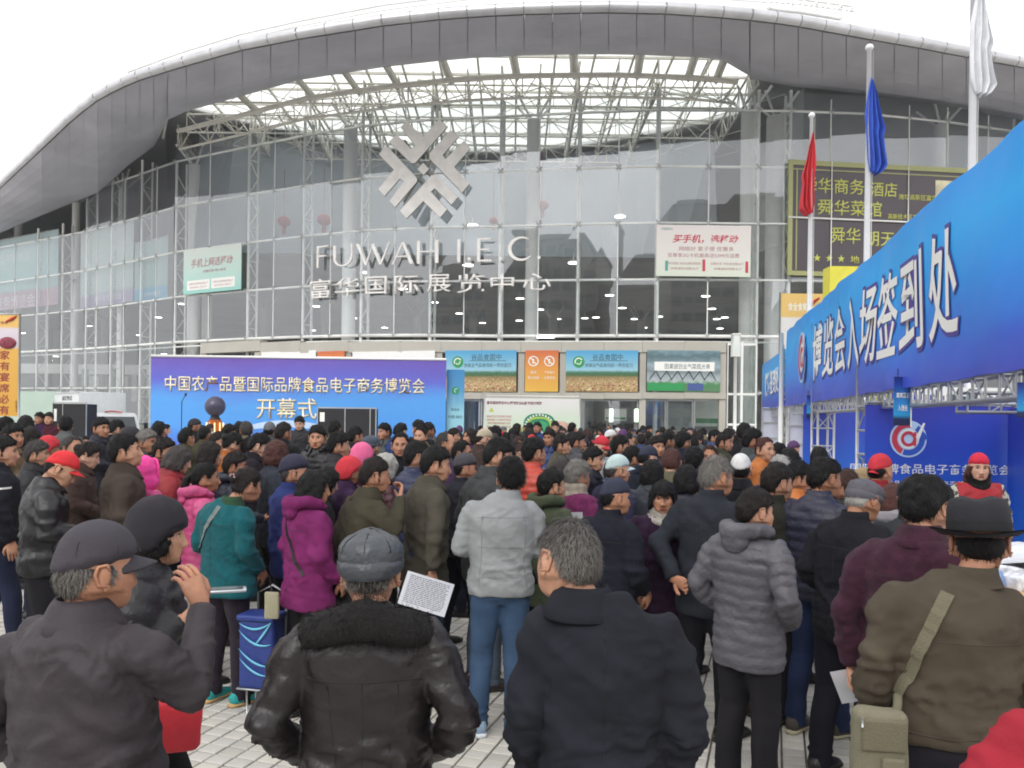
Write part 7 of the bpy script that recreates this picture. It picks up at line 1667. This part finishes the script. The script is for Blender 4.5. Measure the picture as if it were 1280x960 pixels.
# booth frame: top and bottom truss beams and posts
def lattice(p, q, w, m, up=(0, 0, 1), step=.35, r=.022):
    p, q = Vector(p), Vector(q); d = (q - p).normalized(); u = Vector(up); a = d.cross(u).normalized() * w / 2; u = a.cross(d).normalized() * w / 2; b = MB(); L_ = (q - p).length; n = max(1, int(L_ / step))
    cs = [a + u, a - u, -a - u, -a + u]
    for c_ in cs: b.tube([p + c_, q + c_], r, 6)
    for k in range(n):
        s0, s1 = p.lerp(q, k / n), p.lerp(q, (k + 1) / n)
        for j in range(4):
            c0, c1 = cs[j], cs[(j + 1) % 4]; b.tube([s0 + c0, s0 + c1], r * .6, 4, cap=False)
            if k % 2: b.tube([s0 + c0, s1 + c1], r * .5, 4, cap=False)
    return b
fr_e = empty('lattice_truss', (bx(12) + .4, 12, 0), 'aluminium lattice frame carrying the blue registration banner', 'truss')
off = Vector((.26, -.06, 0))
def BL(Y, z, o=0.): return Vector((bx(Y) + .22 + o, Y, z))
for z in (2.32, 4.28): wpart(lattice(BL(4.3, z), BL(21.3, z), .24, M_alu).build('beam', M_alu), fr_e)
wpart(lattice(BL(21.9, 2.3), BL(27.9, 2.3), .24, M_alu).build('beam', M_alu), fr_e)
for Y, o_ in ((12.4, .0), (16.9, .0), (21.6, -.05), (27.9, 0), (4.4, 0)): wpart(lattice(BL(Y, 0, o_), BL(Y, 4.1 if Y < 22 else 3.9, o_), .34, M_alu, up=(0, 1, 0), r=.028).build('post', M_alu), fr_e)
for Y in (6.2, 9.0, 12.4):  # rear posts and cross beams of the booth
    wpart(lattice(BL(Y, 2.22, .2), Vector((bx(Y) + 4.2, Y, 2.22)), .22, M_alu).build('cross_beam', M_alu), fr_e)
b = MB(); b.tube([(bx(21.5) - .12, 21.5, 0), (bx(21.5) - .12, 21.5, 4.4)], .055, 8); wpart(b.build('corner_pole', M_steel), fr_e)
# panels
M_bd = ramp_mat('backdrop_print', [(0, rgb(34, 130, 220)), (.35, rgb(32, 104, 210)), (.75, rgb(48, 74, 186)), (1, rgb(58, 64, 172))], noise=.45, nscale=1.8, rough=.45, bump=.2, bscale=1.1)
def backdrop(px0, px1, pyt, D, label, texts=True):
    f = Fr(px0, px1, pyt, HY + 60, D); f.h += f.O.z; f.O.z = 0
    e = empty('booth_backdrop', f.pt(.5, 0), label, 'backdrop'); wpart(f.slab(.04).build('printed_sheet', M_bd), e)
    b = MB(); b.tube([f.pt(0, 1) + UPV * .03, f.pt(1, 1) + UPV * .03], .03, 6); wpart(b.build('top_rail', M_alu), e); return e, f
e, f = backdrop(1082, 1268, 507, 11.3, 'deep blue booth backdrop with a round target logo and white Chinese title')
zv = lambda py: P(1170, py, 11.3).z / f.h
uu = lambda px: (P(px, 560, 11.3).x - f.O.x) / f.w
at_logo(f, uu(1135), zv(549), .235, e, l=.006)
f.text('title', '国际品牌食品电子商务博览会', uu(1163), zv(586.5), M_tw, e, w=200 / 186, h=.145 / f.h, extrude=0, bold=.003)
f.text('subtitle', '农产品暨食品电子商务平台签到处', uu(1165), zv(605), M_tw, e, w=130 / 186, h=.09 / f.h, extrude=0, bold=.003)
f.text('lettering', '欢迎参加', uu(1215), zv(667), M_pal, e, w=.2, extrude=0)
e, f = backdrop(1004, 1084, 507, 17.3, 'plain deep blue backdrop seen between the silver post and the lattice tower')
Mp = Fr(1262, 1300, 507, HY + 60, 10.6)
e = empty('booth_side_wall', (6.9, 9.0, 0), 'blue side wall of the booth at the right edge', 'wall')
b = MB(); A_ = P(1264, HY, 11.2); B_ = P(1330, HY, 7.9); d_ = (B_ - A_); d_.z = 0; b.prism([(0, 0), (d_.length, 0), (d_.length, 2.2), (0, 2.2)], (A_.x, A_.y, 0), d_, UPV, .04); wpart(b.build('printed_sheet', M_bd), e)
b = MB(); b.tube([(A_.x, A_.y - .05, 0), (A_.x, A_.y - .05, 2.25)], .03, 6); wpart(b.build('post', M_alu), e)
for px0, px1, D, lab in ((952, 975, 25.5, 'pale lilac booth panel at the far end of the blue banner'), (986, 1004, 20.5, 'white ribbed booth panel beside the silver corner pole')):
    f = Fr(px0, px1, 509, HY + 40, D); f.h += f.O.z; f.O.z = 0; e = empty('exhibition_stand', f.pt(.5, 0), lab, 'panel'); wpart(f.slab(.04).build('panel_sheet', mat('lilac_panel', rgb(196, 198, 216), .5, var=.05)), e)
    for v in (.2, .4, .6, .8, .98): b = MB(); f.slab(.05, .03, .97, v - .008, v + .008, l=.04, b=b); wpart(b.build('rail', M_alu), e)
    for u in (0.015, .985): b = MB(); f.slab(.05, u - .02, u + .02, 0, 1, l=.045, b=b); wpart(b.build('stile', M_alu), e)
# boards seen above the backdrop
f = Fr(1085, 1268, 484, 512, 14.5); e = empty('notice_strip', f.pt(.5, 0), 'white printed strip with dark and yellow prints above the booth backdrop', 'sign')
wpart(f.slab(.04).build('board_face', M_white), e); rp = random.Random(5)
for k in range(26):
    u = .01 + k * .0375; w_ = rp.uniform(.014, .03); b = MB(); f.slab(.004, u, u + w_, rp.uniform(.15, .3), rp.uniform(.6, .95), l=.006, b=b); wpart(b.build('printed_block', M_yel if k < 4 else rp.choice([M_tdark, M_ol, mat('print_mid', rgb(120, 124, 140), .6, var=0), M_conc])), e)
f.text('lettering', '食品电子商务展示交易区', .5, .3, M_tdark, e, w=.6, h=.3, extrude=0, bold=.02, lift=.012)
b = MB()
for u in (.02, .98): b.tube([f.pt(u, .0, -.1) - UPV * f.pt(u, 0).z, f.pt(u, .5, -.1)], .03, 6)
wpart(b.build('leg', M_alu), e)
# hanging signs under the banner
M_hs = ramp_mat('hanging_print', [(0, rgb(30, 40, 80)), (.14, rgb(34, 44, 90)), (.22, rgb(44, 160, 220)), (.5, rgb(44, 130, 205)), (.85, rgb(36, 70, 160)), (1, rgb(30, 44, 110))], noise=.03)
for px0, px1, py0, py1, tx, lab in ((1117.5, 1138.5, 471, 532, '嘉宾登记', 'small blue hanging sign in front of the target logo'), (1008.5, 1016, 494, 522, '', 'tiny blue hanging sign at the far end under the banner'), (1273, 1300, 478, 522, '', 'blue hanging sign cut by the right edge under the banner')):
    D = 2.71 / (((px0 + px1) / 2 - 640) / FOC - slope); f = Fr(px0, px1, py0, py1, D); e = empty('hanging_sign', f.pt(.5, 1), lab, 'sign', 'hanging signs of the booth'); wpart(f.slab(.02).build('sign_board', M_hs), e)
    b = MB(); b.tube([f.pt(.98, -.02, .01), f.pt(.98, 1.0, .01)], .008, 5); wpart(b.build('edge_strip', M_white), e)
    b = MB(); b.tube([f.pt(.2, 1), f.pt(.2, 1) + UPV * .1], .006, 4); b.tube([f.pt(.8, 1), f.pt(.8, 1) + UPV * .1], .006, 4); wpart(b.build('cable', M_black), e)
    if tx: f.text('lettering', tx, .5, .62, M_tw, e, w=.8, h=.11, extrude=0, bold=.02); f.text('lettering', '入场处', .5, .36, M_tw, e, w=.6, h=.13, extrude=0, bold=.02)
    else: f.text('lettering', '入场', .5, .5, M_tw, e, w=.6, extrude=0)
# table with goods
e = empty('booth_table', (4.0, 5.1, 0), 'wooden booth table at the right edge below the backdrop', 'table')
M_wood = mat('pale_wood', rgb(196, 158, 110), .5, bump=.1, var=.12, vscale=5, stretch=(1, 8, 1))
child('table_top', rbox((.02, 0, .93), (2.2, .7, .04), .008, 2).mesh('table_top', [M_wood]), e)
for sx in (-1, 1):
    for sy in (-1, 1): child('leg', MB().tube([(sx * 1.0, sy * .3, 0), (sx * 1.0, sy * .3, .91)], .022, 8).mesh('leg', [M_alu]), e)
child('table_cloth', rbox((.02, .0, .5), (2.16, .66, .8), .01, 1).mesh('table_cloth', [M_bd]), e)
rg = random.Random(8); n_ = 0
for k in range(15):
    x = 2.98 + (k % 5) * .21 + rg.uniform(-.03, .03); y = 4.95 + (k // 5) * .16; z = .951 + .05 + (k // 5) * .02
    cl = rg.choice(['white', 'white', 'red', 'blue', 'white']); cc_ = dict(white=(214, 216, 222), red=(190, 50, 56), blue=(120, 150, 200))[cl]
    bm_ = rbox((0, 0, 0), (rg.uniform(.16, .22), .13, rg.uniform(.07, .12)), .02, 3, puffy=.012)
    o = bm_.build('goods_packet', mat('packet_' + cl, rgb(*cc_), .25, bump=.3, bscale=30, var=.35, vscale=26)); o.location = (x, y, z); o.rotation_euler = (rg.uniform(-.2, .2), rg.uniform(-.2, .2), rg.uniform(-.5, .5))
    tag(o, f'{cl} packet on the booth table, ' + ('front', 'middle', 'back')[k // 5] + ' row, ' + ('at the left end', 'second from the left end', 'in the middle of the row', 'second from the right end', 'at the right end')[k % 5], 'packet', 'packets piled on the booth table')
b = MB(); c0 = Vector((3.35, 5.25, 1.12)); pl = [(c0 + Vector((.42 * math.cos(t) * (1 + .1 * math.sin(5 * t)), .2 * math.sin(t), .02 * math.sin(3 * t)))) for t in np.linspace(0, 2 * PI, 24)[:-1]]
b.add(pl + [c0 + Vector((0, 0, .08))] + [p - Vector((0, 0, .04)) for p in pl], [(i, (i + 1) % 23, 23) for i in range(23)] + [(24 + i, 24 + (i + 1) % 23, (i + 1) % 23, i) for i in range(23)], 0, True)
o = b.build('plastic_sheet', mat('white_plastic', rgb(218, 220, 228), .3, bump=.4, bscale=14, var=.1)); tag(o, 'crumpled white plastic sheet over the goods at the back of the table', 'sheet')
# ------------------------------------------------------------------ shopping trolley beside the teal woman
c = P(331, HY, 5.3); e = empty('shopping_trolley', (c.x, c.y, 0), 'blue fabric shopping trolley with light blue curved stripes beside the teal coat', 'shopping trolley', rz=R(-12)); e.scale = (.80, .80, .80)
M_bag = mat('blue_nylon', rgb(40, 58, 126), .5, bump=.3, bscale=24, var=.12); M_str = mat('stripe_light_blue', rgb(110, 190, 220), .5, var=.05)
child('bag', rbox((0, 0, .50), (.31, .22, .58), .045, 4, puffy=.006).mesh('bag', [M_bag]), e); child('flap', rbox((0, -.01, .80), (.33, .25, .05), .02, 3).mesh('flap', [M_bag]), e)
for (x0, z0_, x1, z1_, zc) in ((-.14, .70, .15, .60, .54), (-.14, .76, .15, .78, .66), (-.14, .55, .14, .42, .40), (-.13, .47, .12, .34, .33), (.0, .58, .15, .78, .66)):
    pts = []
    for t in np.linspace(0, 1, 10): pts.append(Vector((x0 + (x1 - x0) * t, -.128, (1 - t) ** 2 * z0_ + 2 * t * (1 - t) * zc + t * t * z1_)))
    b = MB(); b.tube(pts, [.002 + .008 * math.sin(PI * k / 9) for k in range(10)], 6, flat=.4, up=(0, 1, 0)); child('stripe', b.mesh('stripe', [M_str]), e)
b = MB(); b.tube([(-.13, .14, .05), (-.13, .16, .95), (.0, .17, 1.02), (.13, .16, .95), (.13, .14, .05)], .010, 8); b.tube([(-.15, -.13, .22), (.15, -.13, .22)], .008, 6); b.tube([(-.15, -.13, .22), (-.15, .14, .22)], .008, 6); b.tube([(.15, -.13, .22), (.15, .14, .22)], .008, 6)
b.tube([(-.06, -.13, .22), (-.06, -.12, .02)], .008, 6); b.tube([(.06, -.13, .22), (.06, -.12, .02)], .008, 6); child('frame', b.mesh('frame', [M_alu]), e)
for s_ in (-1, 1): child('wheel', MB().tube([(s_ * .17, .14, .08), (s_ * .20, .14, .08)], .08, 18).mesh('wheel', [M_tyre]), e)
c = P(340, 745, 5.05); e2 = empty('paper_bag', c, 'small beige cloth pouch dangling above the blue trolley', 'pouch')
child('pouch_body', rbox((0, 0, -.06), (.09, .03, .17), .012, 2, puffy=.004).mesh('pouch_body', [mat('beige_cloth', rgb(150, 146, 122), .9, bump=.3)]), e2); child('cord', MB().tube([(0, 0, .02), (-.02, 0, .13)], .004, 5).mesh('cord', [M_black]), e2)
# camouflage sleeves and red vest of the booth worker
cam_m = bpy.data.materials.new('camouflage'); cam_m.use_nodes = True; N_, L_ = cam_m.node_tree.nodes, cam_m.node_tree.links; pb = N_['Principled BSDF']; pb.inputs['Roughness'].default_value = .85
tc = N_.new('ShaderNodeTexCoord'); nz = N_.new('ShaderNodeTexNoise'); nz.inputs['Scale'].default_value = 22; L_.new(tc.outputs['Object'], nz.inputs['Vector'])
cr = N_.new('ShaderNodeValToRGB'); cr.color_ramp.interpolation = 'CONSTANT'; L_.new(nz.outputs[0], cr.inputs[0]); el = cr.color_ramp.elements; el[0].color = (*rgb(60, 60, 56), 1); el[1].position = .5; el[1].color = (*rgb(190, 188, 180), 1); x_ = el.new(.43); x_.color = (*rgb(120, 108, 96), 1)
L_.new(cr.outputs[0], pb.inputs['Base Color'])
sr = PE['staff'][0]; jo = jacket_of(sr); jo.material_slots[0].link = 'OBJECT'; jo.material_slots[0].material = cam_m
me = jo.data.copy(); bm = bmesh.new(); bm.from_mesh(me); bmesh.ops.delete(bm, geom=[v for v in bm.verts if abs(v.co.x) > .185 or v.co.z > 1.42], context='VERTS')
for v in bm.verts: v.co += v.normal * .008
bm.to_mesh(me); bm.free(); me.name = 'vest'; me.materials.clear(); me.materials.append(cloth((206, 30, 48), 'nylon')); child('vest', me, sr, mats={0: cloth((206, 30, 48), 'nylon')})
# ------------------------------------------------------------------ the far side of the square, behind the camera (it shows as reflections in the glass)
M_bw = mat('tower_render', rgb(176, 174, 168), .8, var=.1, vscale=.1); M_bg = mat('tower_window', rgb(132, 136, 136), .2, var=.2, vscale=.3)
rb = random.Random(12)
for k, (x, y, w, d, h, tone) in enumerate(((-62, -70, 30, 18, 30, 'low slab block with a stepped parapet'), (-26, -82, 24, 20, 38, 'taller square office block'), (6, -76, 30, 16, 27, 'broad office block with long window bands'), (40, -84, 22, 22, 44, 'tallest slim tower'), (72, -72, 32, 16, 24, 'lowest wide block'))):
    e = empty('office_block', (x, y, 0), f'grey {tone} across the square, behind the camera', 'building')
    b = MB(); b.box((0, 0, h / 2), (w, d, h)); b.box((0, 0, h + .4), (w + .6, d + .6, .8)); b.box((w * .2, 0, h + 2), (w * .25, d * .4, 3.2)); child('wall', b.mesh('wall', [M_bw]), e)
    nfl = int(h / 3.4)
    for q in range(nfl):
        b = MB(); n_w = int(w / 2.4)
        for i in range(n_w): b.box((-w / 2 + (i + .5) * w / n_w, d / 2 + .03, 2 + q * 3.4), (w / n_w * .7, .1, 1.7))
        child('window_row', b.mesh('window_row', [M_bg]), e)['kind'] = 'stuff'
# ------------------------------------------------------------------ haze
HAZE = .0010
if HAZE:
    b = MB(); b.box((0, 22, 24.2), (312, 302, 50.8)); m = bpy.data.materials.new('haze'); m.use_nodes = True; N_, L_ = m.node_tree.nodes, m.node_tree.links
    for n_ in list(N_): N_.remove(n_)
    v = N_.new('ShaderNodeVolumePrincipled'); v.inputs['Density'].default_value = HAZE; v.inputs['Color'].default_value = (.96, .97, 1, 1); v.inputs['Anisotropy'].default_value = .3
    o_ = N_.new('ShaderNodeOutputMaterial'); L_.new(v.outputs[0], o_.inputs['Volume']); b.build('haze', m, kind='stuff')
